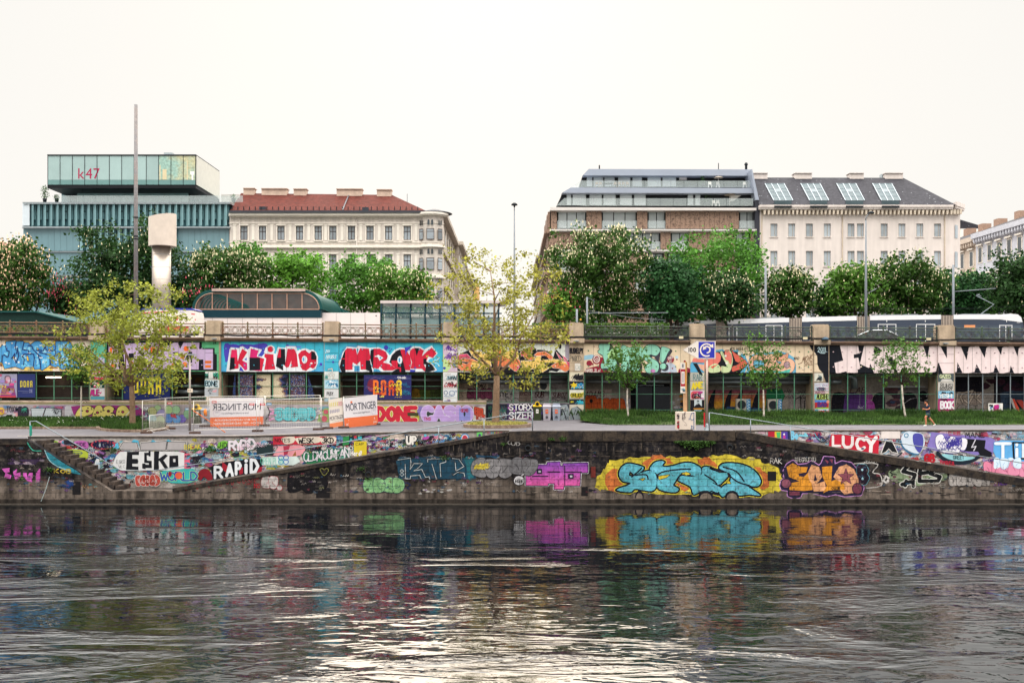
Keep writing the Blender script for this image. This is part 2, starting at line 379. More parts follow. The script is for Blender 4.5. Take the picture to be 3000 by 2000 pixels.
M['paint']=material('wall_paint',attr=True,rough=.65,var=.10,scale=2.2,streak=.12)
M['paint_old']=material('weathered_wall_paint',attr=True,rough=.85,var=.32,scale=4.5,streak=.35,bump=.3,joints=.55)
M['print']=material('printed_sheet',attr=True,rough=.5,var=.05,scale=1.0)
M['metal']=material('galvanised_steel','#7d858b',.45,.3,var=.15,scale=4)
M['metal_paint']=material('grey_painted_metal','#8d9296',.5,.1,var=.12,scale=3)
M['dark']=material('dark_metal','#23272b',.6,.2,var=.2)
M['black']=material('black_rubber','#141416',.8,var=.2)
M['green_metal']=material('green_painted_steel','#4d7a62',.55,.1,var=.25,scale=2)
M['stone']=material('pier_stone','#b09c86',.9,var=.22,scale=1.6,bump=.4,bscale=12,streak=.35)
M['ledge']=material('weathered_ledge','#80685a',.9,var=.3,scale=1.2,bump=.5,bscale=9,streak=.3)
M['glass']=material('window_glass','#7d8890',.06,var=.18,scale=.35,objrand=.35,spec=.9)
M['dglass']=material('dark_window_glass','#2a3238',.05,var=.2,scale=.3,objrand=.3,spec=.9)
M['clear']=material('balustrade_glass','#c3cdcd',.05,var=.03,alpha=.26,spec=.6)
M['white']=material('white_paint','#d9d6d0',.6,var=.06,scale=2)
M['orange']=material('orange_strap','#d86a20',.6,var=.1)
M['red']=material('red_paint','#b3202a',.5,var=.1)
# ------------------------------------------------------------------ ground levels
YQ,YR,YL,YW=61.5,63.3,74.0,77.0  # quay face, ramp back wall, low wall, upper wall
ZW=EYE-375*YQ/F  # water level
def pw(name,a):return name
def interp(x,xs,ys):
 if x<=xs[0]:return ys[0]
 for i in range(len(xs)-1):
  if x<=xs[i+1]:return lerp(ys[i],ys[i+1],(x-xs[i])/(xs[i+1]-xs[i]))
 return ys[-1]
def edge_y(px):return interp(px,[0,80,350,700,1000,1400,1500,2150,2300,3000],[1287,1286,1283,1278,1271,1266,1265,1264,1262,1260])
def zfront(px):  # promenade height at its water edge
 Y=YQ if(px<80 or 1490<=px<=2155)else YR
 return EYE+(CY-edge_y(px))*Y/F
def zback(px):return interp(px,[0,700,1400,3000],[-.08,-.02,.08,.06])
def prom(px,Y):
 """promenade height at picture column px, depth Y"""
 zf=interp(px,[0,700,1000,1450,3000],[-.5,-.47,-.26,-.08,-.02])
 t=min(max((Y-YQ)/(YL-YQ),0),1);return lerp(zf,zback(px),t)
def gp(px,Y):p=P(px,0,Y);return(p[0],Y,prom(px,Y))
def px_of(X,Y):return CX+X*F/Y
# water surface
wm=bpy.data.materials.new('river_water');wm.use_nodes=True
N,L=wm.node_tree.nodes,wm.node_tree.links;b=N['Principled BSDF']
D(b,'Base Color',c('#05080c'));D(b,'Roughness',.02);D(b,'IOR',1.55)
geo=N.new('ShaderNodeNewGeometry')
def wnoise(sx,sy,sc,det,dist=.0,rot=.0):
 mp=N.new('ShaderNodeMapping');D(mp,'Scale',(sx,sy,1));D(mp,'Rotation',(0,0,rot));L.new(geo.outputs['Position'],mp.inputs[0])
 t=N.new('ShaderNodeTexNoise');D(t,'Scale',sc);D(t,'Detail',det);D(t,'Distortion',dist)
 L.new(mp.outputs[0],t.inputs['Vector']);return t.outputs[0]
def wmath(op,a,b_):
 q=N.new('ShaderNodeMath');q.operation=op
 for i,v in enumerate((a,b_)):
  if isinstance(v,(int,float)):q.inputs[i].default_value=v
  else:L.new(v,q.inputs[i])
 return q.outputs[0]
swell=wnoise(.35,.6,.4,2,1.0,.12)
wave=wnoise(.8,1.6,1.0,2,.7,-.1)
rip=wnoise(.8,1.7,2.2,3,.5,.1)
patch=N.new('ShaderNodeMapRange');D(patch,1,.53);D(patch,2,.65);D(patch,3,.08);D(patch,4,2.0)
L.new(wnoise(.3,1.0,.22,4,1.8),patch.inputs[0])
sep=N.new('ShaderNodeSeparateXYZ');L.new(geo.outputs['Position'],sep.inputs[0])
calm=N.new('ShaderNodeMapRange');D(calm,1,26);D(calm,2,58);D(calm,3,1.4);D(calm,4,.2)
L.new(sep.outputs[1],calm.inputs[0])
hsum=wmath('ADD',wmath('MULTIPLY',wmath('ADD',wmath('MULTIPLY',swell,.3),wmath('MULTIPLY',wave,.11)),calm.outputs[0]),wmath('MULTIPLY',wmath('MULTIPLY',rip,.2),wmath('MULTIPLY',patch.outputs[0],wmath('POWER',calm.outputs[0],.6))))
bp=N.new('ShaderNodeBump');D(bp,'Strength',1.0);D(bp,'Distance',.22)
L.new(hsum,bp.inputs['Height']);L.new(bp.outputs[0],b.inputs['Normal'])
g=MB();g.quad((-500,-40,ZW),(500,-40,ZW),(500,YQ+.2,ZW),(-500,YQ+.2,ZW))
struct(g.build('water',wm))
# ground far beyond, and the bed under everything
gm=material('distant_ground','#4a4743',.9,var=.2,scale=.05)
g=MB();g.quad((-2500,400,6.1),(2500,400,6.1),(2500,2500,6.1),(-2500,2500,6.1));struct(g.build('ground',gm))
# promenade
asph=material('promenade_asphalt','#605d61',.9,var=.13,scale=.5,bump=.15,bscale=30)
N,L=asph.node_tree.nodes,asph.node_tree.links
g=MB();xs=list(range(-400,3500,50));ys=[YR,64.5,66,68,70,72,74,75.5,77.2]
for i in range(len(xs)-1):
 for j in range(len(ys)-1):
  g.quad(gp(xs[i],ys[j]),gp(xs[i+1],ys[j]),gp(xs[i+1],ys[j+1]),gp(xs[i],ys[j+1]))
pv=material('asphalt_patch','#555257',.9,var=.12,scale=.8)
struct(g.build('promenade',asph))
# the strip of promenade on top of the quay where there is no ramp
g=MB()
for xa,xb in((-400,80),(1495,2155)):
 n=max(2,int((xb-xa)/50));q=[lerp(xa,xb,k/n)for k in range(n+1)]
 for k in range(n):
  a,d=P(q[k],0,YQ+.45),P(q[k+1],0,YQ+.45);e,f=gp(q[k],YR),gp(q[k+1],YR)
  g.quad((a[0],a[1],prom(q[k],YQ)+.002),(d[0],d[1],prom(q[k+1],YQ)+.002),f,e)
struct(g.build('pavement',asph))
g=MB()
for(xa,xb,y0,y1)in((1000,1330,67.2,67.6),(330,600,69.5,69.9),(1060,1240,69.0,71.5),(1700,2900,65.6,65.68),(760,1000,71.0,71.9),(250,1300,64.9,65.0)):
 n=8
 for k in range(n):
  q0,q1=lerp(xa,xb,k/n),lerp(xa,xb,(k+1)/n)
  pts=[gp(q0,y0),gp(q1,y0),gp(q1,y1),gp(q0,y1)];g.quad(*[(p[0],p[1],p[2]+.005)for p in pts])
struct(g.build('asphalt_patches',pv))
g=MB()  # pale concrete strip along the water edge and tarred cracks
for k in range(-8,64):
 xa,xb=k*50,k*50+49.3;e0_,e1_=(YQ+.46 if(xb<80 or 1495<xa<2140)else YR+.36),0
 pts=[gp(xa,e0_),gp(xb,e0_),gp(xb,e0_+.5),gp(xa,e0_+.5)];g.quad(*[(p[0],p[1],p[2]+.011)for p in pts])
struct(g.build('edge_paving',material('edge_concrete','#7d7672',.9,var=.3,scale=1.2,col2='#6a6462')))
g=MB()
for _ in range(34):
 px,Y=U(0,3000),U(64.5,72);a=U(-1,1)
 for j in range(6):
  p0,p1=gp(px,Y),gp(px+9,Y+a*.25+U(-.15,.15));g.quad(*[(q[0],q[1]+d,q[2]+.016)for q,d in((p0,0),(p1,0),(p1,.07),(p0,.07))]);px+=9;Y=p1[1]
struct(g.build('tar_lines',material('tar','#3a393c',.8,var=.2)))
# upper street
stm=material('street_asphalt','#6d6b6b',.9,var=.12,scale=.6)
g=MB();g.quad((-2500,YW+.5,6.14),(2500,YW+.5,6.14),(2500,410,6.14),(-2500,410,6.14));struct(g.build('street',stm))
# ------------------------------------------------------------------ quay wall
qm=bpy.data.materials.new('sooty_quay_stone');qm.use_nodes=True;MATS['quay']=qm
def quay_material(m,dark,mid,low,zlow=-3.0,zhi=-1.2,mortar=.03):
 N,L=m.node_tree.nodes,m.node_tree.links;b=N['Principled BSDF'];D(b,'Roughness',.85);D(b,'Specular IOR Level',.15)
 geo=N.new('ShaderNodeNewGeometry');sp=N.new('ShaderNodeSeparateXYZ');L.new(geo.outputs['Position'],sp.inputs[0])
 cb=N.new('ShaderNodeCombineXYZ');L.new(sp.outputs[0],cb.inputs[0]);L.new(sp.outputs[2],cb.inputs[1])
 br=N.new('ShaderNodeTexBrick');L.new(cb.outputs[0],br.inputs['Vector']);D(br,'Scale',1.0)
 D(br,'Brick Width',1.15);D(br,'Row Height',.42);D(br,'Mortar Size',mortar);D(br,'Mortar Smooth',.4)
 D(br,'Color1',(1,1,1,1));D(br,'Color2',(.6,.58,.56,1));D(br,'Mortar',(.55,.55,.55,1))
 n1=N.new('ShaderNodeTexNoise');D(n1,'Scale',.45);D(n1,'Detail',8);D(n1,'Roughness',.7);L.new(geo.outputs['Position'],n1.inputs['Vector'])
 # soot above, cleaner scoured stone lower down: a stain with a ragged edge
 ad=N.new('ShaderNodeMath');ad.operation='MULTIPLY_ADD';L.new(n1.outputs[0],ad.inputs[0]);D(ad,1,2.4);L.new(sp.outputs[2],ad.inputs[2])
 mr=N.new('ShaderNodeMapRange');D(mr,1,zlow+1.2);D(mr,2,zhi+1.2);L.new(ad.outputs[0],mr.inputs[0])
 m1=N.new('ShaderNodeMixRGB');L.new(mr.outputs[0],m1.inputs[0]);D(m1,1,c(low));D(m1,2,c(dark))
 n2=N.new('ShaderNodeTexNoise');D(n2,'Scale',2.6);D(n2,'Detail',7);D(n2,'Roughness',.75);L.new(geo.outputs['Position'],n2.inputs['Vector'])
 r2=N.new('ShaderNodeMapRange');D(r2,1,.48);D(r2,2,.64);L.new(n2.outputs[0],r2.inputs[0])
 m2=N.new('ShaderNodeMixRGB');L.new(r2.outputs[0],m2.inputs[0]);L.new(m1.outputs[0],m2.inputs[1]);D(m2,2,c(mid))
 ms=N.new('ShaderNodeMapping');D(ms,'Scale',(2.2,2.2,.1));L.new(geo.outputs['Position'],ms.inputs[0])
 n3=N.new('ShaderNodeTexNoise');D(n3,'Scale',1.2);D(n3,'Detail',5);L.new(ms.outputs[0],n3.inputs['Vector'])
 r3=N.new('ShaderNodeMapRange');D(r3,1,.35);D(r3,2,.6);D(r3,3,.35);D(r3,4,1.3);L.new(n3.outputs[0],r3.inputs[0])
 v1=N.new('ShaderNodeMixRGB');v1.blend_type='MULTIPLY';D(v1,0,1);L.new(m2.outputs[0],v1.inputs[1]);L.new(br.outputs[0],v1.inputs[2])
 v2=N.new('ShaderNodeVectorMath');v2.operation='SCALE';L.new(v1.outputs[0],v2.inputs[0]);L.new(r3.outputs[0],v2.inputs['Scale'])
 # wet black band just over the water
 rw=N.new('ShaderNodeMapRange');D(rw,1,ZW+.22);D(rw,2,ZW+.42);D(rw,3,.28);L.new(sp.outputs[2],rw.inputs[0])
 v3=N.new('ShaderNodeVectorMath');v3.operation='SCALE';L.new(v2.outputs[0],v3.inputs[0]);L.new(rw.outputs[0],v3.inputs['Scale']);L.new(v3.outputs[0],b.inputs['Base Color'])
 bp=N.new('ShaderNodeBump');D(bp,'Strength',.6);D(bp,'Distance',.06);L.new(br.outputs[0],bp.inputs['Height']);L.new(bp.outputs[0],b.inputs['Normal'])
quay_material(qm,'#1b191d','#4b443f','#6d625a',-3.25,-2.7)
ramp_m=material('worn_ramp_concrete','#544b45',.9,var=.3,scale=1.3,bump=.3,col2='#3a3533')
cap_m=material('dark_cap_stone','#201d1e',.9,var=.35,scale=1.5,bump=.4,col2='#40372f')
quay=thing('quay_wall','dark sooty stone quay wall rising from the water with a large turquoise mural','wall',P(1800,1470,YQ))
ramp_l=[(504,1432),(1490,1267)];ramp_r=[(2155,1264),(2210,1272),(2255,1282),(3060,1414)]
top=[(-80,1288),(80,1287),(325,1437),(504,1437),(506,1432),(1490,1267),(1500,1265),(2155,1264),(2210,1272),(2255,1282),(3060,1414)]
g=MB();bot=1486
for i in range(len(top)-1):
 (xa,ya),(xb,yb)=top[i],top[i+1]
 n=max(1,int((xb-xa)/120))
 for k in range(n):
  x0,x1=lerp(xa,xb,k/n),lerp(xa,xb,(k+1)/n);y0,y1=lerp(ya,yb,k/n),lerp(ya,yb,(k+1)/n)
  if x1-x0<.5:continue
  a,b_,d,e=P(x0,bot,YQ),P(x1,bot,YQ),P(x1,y1,YQ),P(x0,y0,YQ)
  g.quad(a,b_,d,e)
  o=.42;g.quad(e,d,(d[0],d[1]+o,d[2]),(e[0],e[1]+o,e[2]))
  g.quad((b_[0],b_[1]+o,b_[2]),(a[0],a[1]+o,a[2]),(e[0],e[1]+o,e[2]),(d[0],d[1]+o,d[2]))
g.build('wall_face',qm,quay)
# base ledge just over the water and the wet footing
g=MB();a,b_=P(-80,1470,YQ),P(3080,1470,YQ)
g.box(a[0],b_[0],YQ-.22,YQ-.003,ZW-.5,ZW+.34,0)
g.build('base_course',qm,quay)
ledge_m=material('wet_footing','#39342f',.5,var=.3,scale=2)
g=MB();g.box(a[0],b_[0],YQ-.75,YQ-.223,ZW-.6,ZW+.05,0);g.build('footing',ledge_m,quay)
# coping stones along the top edge, standing a little proud
def coping(x0,x1,yf,h,name='coping_stone'):
 x=x0
 while x<x1-8:
  w=U(48,74);xe=min(x+w,x1)
  mb=MB();a,b_,d,e=P(x,yf(x)+h,YQ),P(xe-1.2,yf(xe-1.2)+h,YQ),P(xe-1.2,yf(xe-1.2)-1.2,YQ),P(x,yf(x)-1.2,YQ)
  yo,yi=-.05-U(0,.02),.5
  mb.hexa([(a[0],YQ+yo,a[2]),(b_[0],YQ+yo,b_[2]),(b_[0],YQ-.004,b_[2]),(a[0],YQ-.004,a[2])],
[(e[0],YQ+yo,e[2]),(d[0],YQ+yo,d[2]),(d[0],YQ-.004,d[2]),(e[0],YQ-.004,e[2])])
  mb.hexa([(e[0],YQ+yo,e[2]),(d[0],YQ+yo,d[2]),(d[0],YQ+yi,d[2]),(e[0],YQ+yi,e[2])],
[(e[0],YQ+yo,e[2]+.03),(d[0],YQ+yo,d[2]+.03),(d[0],YQ+yi,d[2]+.03),(e[0],YQ+yi,e[2]+.03)])
  mb.build(name,cap_m,quay);x=xe
def ly(x):return interp(x,[p[0]for p in top],[p[1]for p in top])
coping(-80,80,ly,15);coping(506,1490,ly,8);coping(1492,2155,ly,27);coping(2157,3060,ly,19)
# mooring rings and drain opening
def torus(mb,ctr,r,t,n=14,m=6):
 pts=[(ctr[0]+r*cos(2*math.pi*k/n),ctr[1],ctr[2]+r*sin(2*math.pi*k/n))for k in range(n+1)];mb.tube(pts,t,m,cap=False)
for(x,y,r)in((1547,1312,8),(2138,1310,8),(1079,1390,8),(141,1390,6)):
 mb=MB();q=P(x,y,YQ-.12);torus(mb,q,r*YQ/F,.03);s_=P(x,y-r,YQ);mb.box(s_[0]-.05,s_[0]+.05,YQ-.16,YQ-.02,s_[2]-.05,s_[2]+.06)
 mb.build('mooring_ring',M['dark'],quay)
mb=MB();mb.pbox(2249,1380,2274,1408,YQ-.02,.03);mb.build('drain_opening',M['black'],quay)
mb=MB();mb.pbox(1731,1367,1745,1398,YQ-.06,.05);mb.build('metal_hatch',material('rusty_iron','#5d241f',.8,var=.4,scale=6),quay)
# dark seepage openings low in the wall
for(x0,y0,x1,y1)in((926,1430,966,1460),(1703,1425,1722,1452),(212,1410,236,1448),(1072,1368,1087,1384)):
 mb=MB();mb.pbox(x0,y0,x1,y1,YQ-.012,.01);mb.build('drain_recess',material('wet_black_stain','#151214',.6,var=.5,scale=4),quay)
# --- murals of the quay wall
def qpaint():return Paint(YQ-.006)
# turquoise piece on yellow and orange
p=qpaint().at(1500,1230,3.136)
yl_,og_,bk_,tq='#d8c23a','#c56d38','#141722',None
def tqf(x,y):
 k=.5+.5*sin(x*.09)*cos(y*.13);return mixc('#6bb9d2','#4fa7ad',k)
def fuzzy(p,pts,col,layer,seed=1,amp=16,n=4):
 q=smoothpts(pts,True,n);rr=random.Random(seed);p.poly([(x+rr.uniform(-amp,amp),y+rr.uniform(-amp,amp))for x,y in q],col,layer)
fuzzy(p,[(770,610),(790,520),(850,440),(900,380),(1000,350),(1150,350),(1300,330),(1500,335),(1700,345),(1900,325),(2100,340),(2250,360),(2352,400),(2440,440),(2500,560),(2480,640),(2400,660),(2310,690),(2200,690),(1500,690),(900,650),(800,640)],'#cdb83c',0,3,14)
for i,q in enumerate(([(870,620),(860,500),(950,440),(1000,470),(990,560),(1060,640),(960,660)],[(1180,420),(1300,330),(1420,340),(1480,420),(1300,470)],[(1700,380),(1790,340),(1850,380),(1900,440),(1800,440)],[(2230,430),(2330,480),(2360,600),(2290,640),(2230,560)],[(1500,590),(1600,560),(1650,620),(1560,650)])):fuzzy(p,q,og_,1,i,10)
S_=[(985,480),(1010,430),(1060,400),(1120,405),(1190,425),(1210,440),(1185,470),(1130,500),(1090,475),(1075,490),(1090,515),(1230,470),(1290,470),(1320,500),(1330,560),(1320,620),(1280,650),(1200,640),(1130,630),(1080,660),(960,640),(1060,600),(1090,575),(1020,560),(990,520)]
T_=[(1270,455),(1290,410),(1320,385),(1370,375),(1400,385),(1380,410),(1400,430),(1480,420),(1570,395),(1650,395),(1720,430),(1740,470),(1720,510),(1660,510),(1600,480),(1540,500),(1500,560),(1480,600),(1530,630),(1500,660),(1400,650),(1340,620),(1335,560),(1340,500)]
E_=[(1530,540),(1560,510),(1650,520),(1740,500),(1750,440),(1800,430),(1900,465),(1990,470),(1985,510),(1960,540),(1930,570),(1900,590),(1830,570),(1920,620),(1960,640),(1900,680),(1800,650),(1740,650),(1670,680),(1640,610),(1540,560)]
P_=[(1905,440),(1930,405),(2000,395),(2120,410),(2220,460),(2280,540),(2275,590),(2230,610),(2150,590),(2180,620),(2280,690),(2180,680),(2090,690),(2030,660),(1960,690),(1930,700),(1900,650),(1950,600),(2000,570),(2010,500),(1960,470)]
for q,ly_ in((S_,2),(T_,2),(E_,2),(P_,2)):p.line(q,42,'#dccb3e',ly_,closed=True,smooth=True)
for q in(S_,T_,E_,P_):p.line(q,30,bk_,3,closed=True,smooth=True)
for i,q in enumerate((S_,T_,E_,P_)):p.poly(q,tqf,4+i%2,smooth=True)
for q in([(1345,515),(1450,500),(1420,525),(1350,545)],[(1555,490),(1600,475),(1640,495),(1600,505)],[(1175,540),(1220,535),(1200,555)],[(1970,580),(1990,555),(2010,580)]):
 p.line(q,10,bk_,6,closed=True);p.poly(q,'#d8bf3c',7)
for q in([(1100,520),(1160,470),(1190,440)],[(1340,500),(1400,470),(1560,450),(1640,450)],[(1770,500),(1860,560),(1880,590)],[(1940,430),(2060,470),(2130,560)],[(2010,520),(2080,570),(2180,600)],[(1130,505),(1230,500),(1250,540)]):p.line(q,13,bk_,6,smooth=True)
for x,rx in((1780,70),(2020,65),(1170,40)):p.disc(x,705,rx,bk_,6,60);p.disc(x,712,rx*.75,'#75685d',7,44)
for _ in range(60):x,y=U(1000,2260),U(400,680);p.line([(x,y),(x+U(-25,25),y+U(3,14))],U(2,4),R.choice(['#3f8f9a','#8cc9dc','#7dbccc']),6)
p.done('mural',quay,'turquoise letters with black outline on a yellow and orange cloud',M['paint_old'])
# purple-to-pink block letters with heart
p=qpaint().at(1500,1230,3.136)
def gno(x,y):return mixc('#8a4ab0','#d55a9c',min(max((y-1358)/62,0),1))
for q in([(190,415),(330,412),(330,600),(130,598),(130,500),(190,498)],[(325,390),(440,385),(440,480),(405,480),(405,580),(330,580)],[(405,425),(485,420),(480,590),(470,635),(388,630)],[(470,400),(695,395),(695,480),(628,480),(622,600),(475,598)]):
 p.line(q,24,'#d9d2da',0,closed=True)
 p.line(q,15,'#1b1430',1,closed=True)
 p.poly(q,gno,2)
for q in((235,455,268,485),(525,500,558,530)):p.rect(q[0]-8,q[1]-8,q[2]+8,q[3]+8,'#1b1430',4);p.rect(q[0]+8,q[1]+8,q[2]-3,q[3]-5,'#cfc8d4',5)
p.line([(190,515),(330,515)],10,'#1b1430',4);p.line([(330,475),(440,475)],10,'#1b1430',4);p.line([(480,475),(640,478)],9,'#1b1430',4);p.line([(485,420),(485,590)],8,'#1b1430',4)
heart=[(98,480),(55,440),(52,410),(75,398),(100,418),(128,398),(155,412),(150,440)]
p.piece(heart,'#8f55a8',0,'#181428',12,'#d0c8d0',22,smooth=True)
p.disc(65,555,52,'#181428',1,46);p.disc(65,555,47,'#c4c0c2',2,41);p.word('oske!',27,538,104,574,'#16151c',3,w=.16)
p.line([(90,510),(112,490)],10,'#c4c0c2',3)
p.done('mural',quay,'purple and pink block letters beside a purple heart',M['paint_old'])
# orange and peach letters
p=qpaint().at(2250,1230,3.136)
sil=[(120,600),(130,560),(160,540),(150,470),(180,410),(230,380),(270,420),(360,410),(400,385),(470,430),(500,400),(520,345),(600,350),(605,420),(680,385),(760,400),(820,470),(845,560),(870,620),(850,680),(780,685),(700,690),(620,670),(540,690),(400,660),(310,660),(290,700),(240,710),(190,690),(190,640),(130,630)]
p.line(sil,34,'#c58cc8',0,closed=True);p.line(sil,20,'#26203a',1,closed=True);p.poly(sil,'#26203a',1)
oc=['#d08a2c','#e0a274','#d08a2c','#dd9f76']
S2=[(170,430),(225,395),(300,430),(365,430),(350,480),(280,490),(285,515),(330,520),(370,480),(395,560),(410,640),(330,650),(195,640),(200,580),(290,560),(250,545),(190,520)]
E2=[(365,480),(400,410),(470,430),(495,520),(470,560),(440,585),(520,560),(535,650),(420,655),(400,580),(375,540)]
L2=[(495,430),(590,420),(580,560),(640,540),(700,590),(705,640),(560,645),(505,670),(540,600),(500,520)]
O2=[(600,520),(650,430),(720,405),(790,450),(830,540),(835,620),(780,670),(700,680),(660,640),(705,640),(700,580),(630,550)]
for q,cc in zip((S2,E2,L2,O2),oc):p.piece(q,cc,2,'#26203a',9)
p.poly([(430,490),(450,550),(420,560)],'#26203a',6)
star=[]
for k in range(10):a=math.pi*k/5-math.pi/2;r=75 if k%2==0 else 30;star.append((715+r*cos(a),520+r*sin(a)))
p.piece(star,'#8a4a58',5,'#26203a',8)
p.disc(165,580,50,'#26203a',5,46);p.disc(165,580,43,'#8a4f60',6,40);p.disc(820,630,50,'#26203a',5,56);p.disc(820,630,42,'#7a3d50',6,48)
p.rect(195,655,290,690,'#7a3d50',3);p.poly([(520,360),(560,380),(545,400)],'#7a3d50',3);p.poly([(560,355),(595,360),(590,400)],'#7a3d50',3)
p.word('OSCOR',585,612,660,640,'#16151c',7,w=.14)
p.line([(150,440),(125,430),(118,470),(140,480),(125,520),(140,530)],14,'#26203a',2)
p.done('mural',quay,'orange and peach letters with a dark star, outlined in violet',M['paint_old'])
# black and white letters, silver throw-up, line piece
p=qpaint().at(2250,1230,3.136)
fuzzy(p,[(1110,500),(1180,450),(1320,500),(1560,500),(1640,480),(1600,560),(1400,600),(1200,590)],'#7f8f70',0,4,14)
def wild(p,x0,y0,x1,y1,n,fill,out,layer,w=30,ow=44,seed=0):
 rr=random.Random(seed)
 ss=[]
 for i in range(n):
  cx=lerp(x0,x1,(i+.5)/n);wv=(x1-x0)/n
  pts=[(cx+rr.uniform(-.6,.6)*wv,lerp(y0,y1,t))for t in(0,.33,.66,1)];ss.append(pts)
  ss.append([(cx-wv*.5,lerp(y0,y1,rr.uniform(.2,.5))),(cx+wv*.6,lerp(y0,y1,rr.uniform(.3,.7)))])
 for q in ss:p.line(q,ow,out,layer)
 for q in ss:p.line(q,w,fill,layer+1)
S3=[[(1380,400),(1300,400),(1240,470),(1350,500),(1330,560),(1230,590)],[(1480,410),(1400,440),(1390,560),(1470,560)],[(1390,490),(1470,480)],[(1610,470),(1530,440),(1490,490),(1580,520),(1560,560),(1490,560)],[(1270,560),(1260,600)],[(1330,550),(1335,605)]]
for w_,cc,la in((50,'#d8d5cf',1),(34,'#0e1216',2)):
 for q in S3:p.line(q,w_,cc,la)
p.at(0,0,1).bubble(2782,1380,2898,1424,5,'#a39c98','#1c1a24',0,1.2)
p.at(2250,1230,3.136)
for q in([(790,400),(870,395),(1010,405),(960,480),(1030,500),(1040,600),(900,625)],[(880,400),(870,520)],[(1060,560),(1080,515),(1110,560),(1080,580)]):p.line(q,9,'#bdb7b2',1,smooth=True)
p.word('SKEEM',880,340,1000,388,'#c9c4bd',1,w=.12,jit=.1);p.word('RIEGRUFEU',250,345,440,382,'#c2bcb6',1,w=.12,jit=.1)
p.word('RAK',20,355,130,400,'#cfc9c3',1,w=.12,jit=.1)
for q in([(1070,380),(1090,430),(1070,480),(1110,430)],[(1090,400),(1160,380),(1180,440),(1120,480),(1180,500)]):p.line(q,9,'#17161c',1,smooth=True)
p.line([(1080,515),(1110,530),(1090,575),(1060,560)],16,'#c8c4c0',1,closed=True)
p.word('B',840,430,910,570,'#211526',1,w=.34,outline='#6aa3b4',ow=.42);p.disc(865,455,10,'#a9d0de',4);p.disc(868,540,10,'#a9d0de',4)
p.word('TED',2105,545,2200,592,'#4a2570',1,w=.2);p.poly([(1630,460),(1650,450),(1668,470),(1640,490),(1625,480)],'#d0ccc6',1)
p.word('CEB',1450,575,1640,610,'#8b847c',1,w=.2,jit=.1)
p.done('mural',quay,'jagged black letters with white edges and a silver throw-up',M['paint_old'])
# blue and white outline letters, silver bubbles, yellow tag
p=qpaint().at(1000,1255,4.704)
for i,q in enumerate(([(780,420),(850,380),(960,400),(1050,390),(1180,380),(1440,400),(1600,420),(1750,400),(1780,500),(1850,640),(1800,690),(1500,700),(1200,690),(960,690),(800,680),(770,520)],[(1700,410),(1800,400),(1850,480),(1820,680),(1760,690)],[(1850,380),(2000,350),(2180,370),(2150,400),(1950,400)])):
 fuzzy(p,q,('#1d4256','#23606a','#24506e')[i],0,i,16)
for q in([(780,430),(950,405),(960,460),(950,560),(1000,480),(1120,480),(1060,540),(1000,580),(1110,560),(1160,670),(1210,660),(1220,700)],[(880,490),(885,690),(950,690),(955,650),(1080,640),(1100,690)],[(1190,460),(1190,420),(1440,415),(1440,460),(1360,480),(1370,660)],[(1250,490),(1310,690)],[(1530,410),(1620,420),(1690,520),(1620,560),(1580,580),(1570,470)],[(1540,640),(1600,600),(1690,610),(1700,660)]):
 p.line(q,26,'#10151f',1);p.line(q,9,'#b9c2c6',2)
p.word('8',800,560,870,655,'#aab3b6',2,w=.1)
p.at(0,0,1).bubble(1386,1341,1500,1398,3,'#7f7c7e','#1c1a22',2,1.2);p.bubble(1496,1340,1570,1390,2,'#6d6b6e','#1c1a22',2,1.2)
p.squig(1388,1353,1436,1374,9,['#cdb63a','#d6c048'],9,h=(7,12),w=(1.6,2.6))
p.word('UB',1498,1288,1524,1304,'#b5b0ac',1,w=.14);p.ring(1493,1296,5,1.6,'#b9b5b2',1)
p.done('mural',quay,'dark blue letters drawn in thin white lines beside silver bubbles',M['paint_old'])
# green throw-up, black and white bubbles, red scribbles, pink letters at left
p=qpaint()
p.bubble(1068,1399,1180,1443,4,'#7fae78','#1d2a55',0,1.3);p.line([(1180,1420),(1190,1413),(1202,1420),(1192,1428),(1200,1432)],3,'#1d2a55',1,smooth=True);p.blots(1070,1402,1175,1440,14,['#8fbd86','#6b9b6b'],6,(2,5))
p.bubble(845,1382,956,1442,3,'#151318','#0c0a0f',0,1.2);p.line([(938,1375),(944,1371),(950,1375),(957,1371),(963,1377),(950,1392)],1.6,'#8f8f4a',9,closed=True,smooth=True)
p.squig(862,1388,950,1436,16,['#55514e','#6a6a48','#4a4648'],8,h=(3,7),w=(.8,1.6))
p.bubble(768,1393,812,1430,2,'#bdb5b2','#a42a3a',0,1.1);p.disc(819,1428,9,'#a42a3a',1);p.disc(819,1428,7.4,'#c6bebb',2)
p.word('NS',745,1416,762,1428,'#a3262f',1,w=.2)
for x in range(545,720,34):p.line([(x,1436-(x-545)*.12),(x+9,1418-(x-545)*.1),(x+20,1428-(x-545)*.1),(x+27,1414-(x-545)*.1),(x+32,1432-(x-545)*.12)],1.6,'#9d2f3c',1,smooth=True)
p.squig(700,1390,760,1425,14,['#8c2a33','#a03333','#6d5f58'],3,h=(4,9))
for q in([(5,1372),(28,1370),(28,1382),(18,1384),(34,1392),(30,1402),(12,1398),(16,1386)],[(38,1382),(50,1372),(48,1386),(60,1382),(60,1402),(46,1408)],[(68,1384),(78,1384),(80,1396),(86,1384),(96,1384),(94,1412),(80,1408),(68,1394)],[(105,1386),(118,1370),(118,1412),(106,1412)]):p.poly(q,'#c85ab0',1)
p.word('KOB',160,1374,208,1385,'#c3a83c',2,w=.24,jit=.1);p.poly([(130,1318),(150,1330),(180,1352),(228,1380),(238,1390),(205,1384),(165,1366),(140,1345)],'#2b7f90',1);p.line([(131,1318),(145,1348),(170,1366),(205,1378)],2,'#a9d0d6',2,smooth=True)
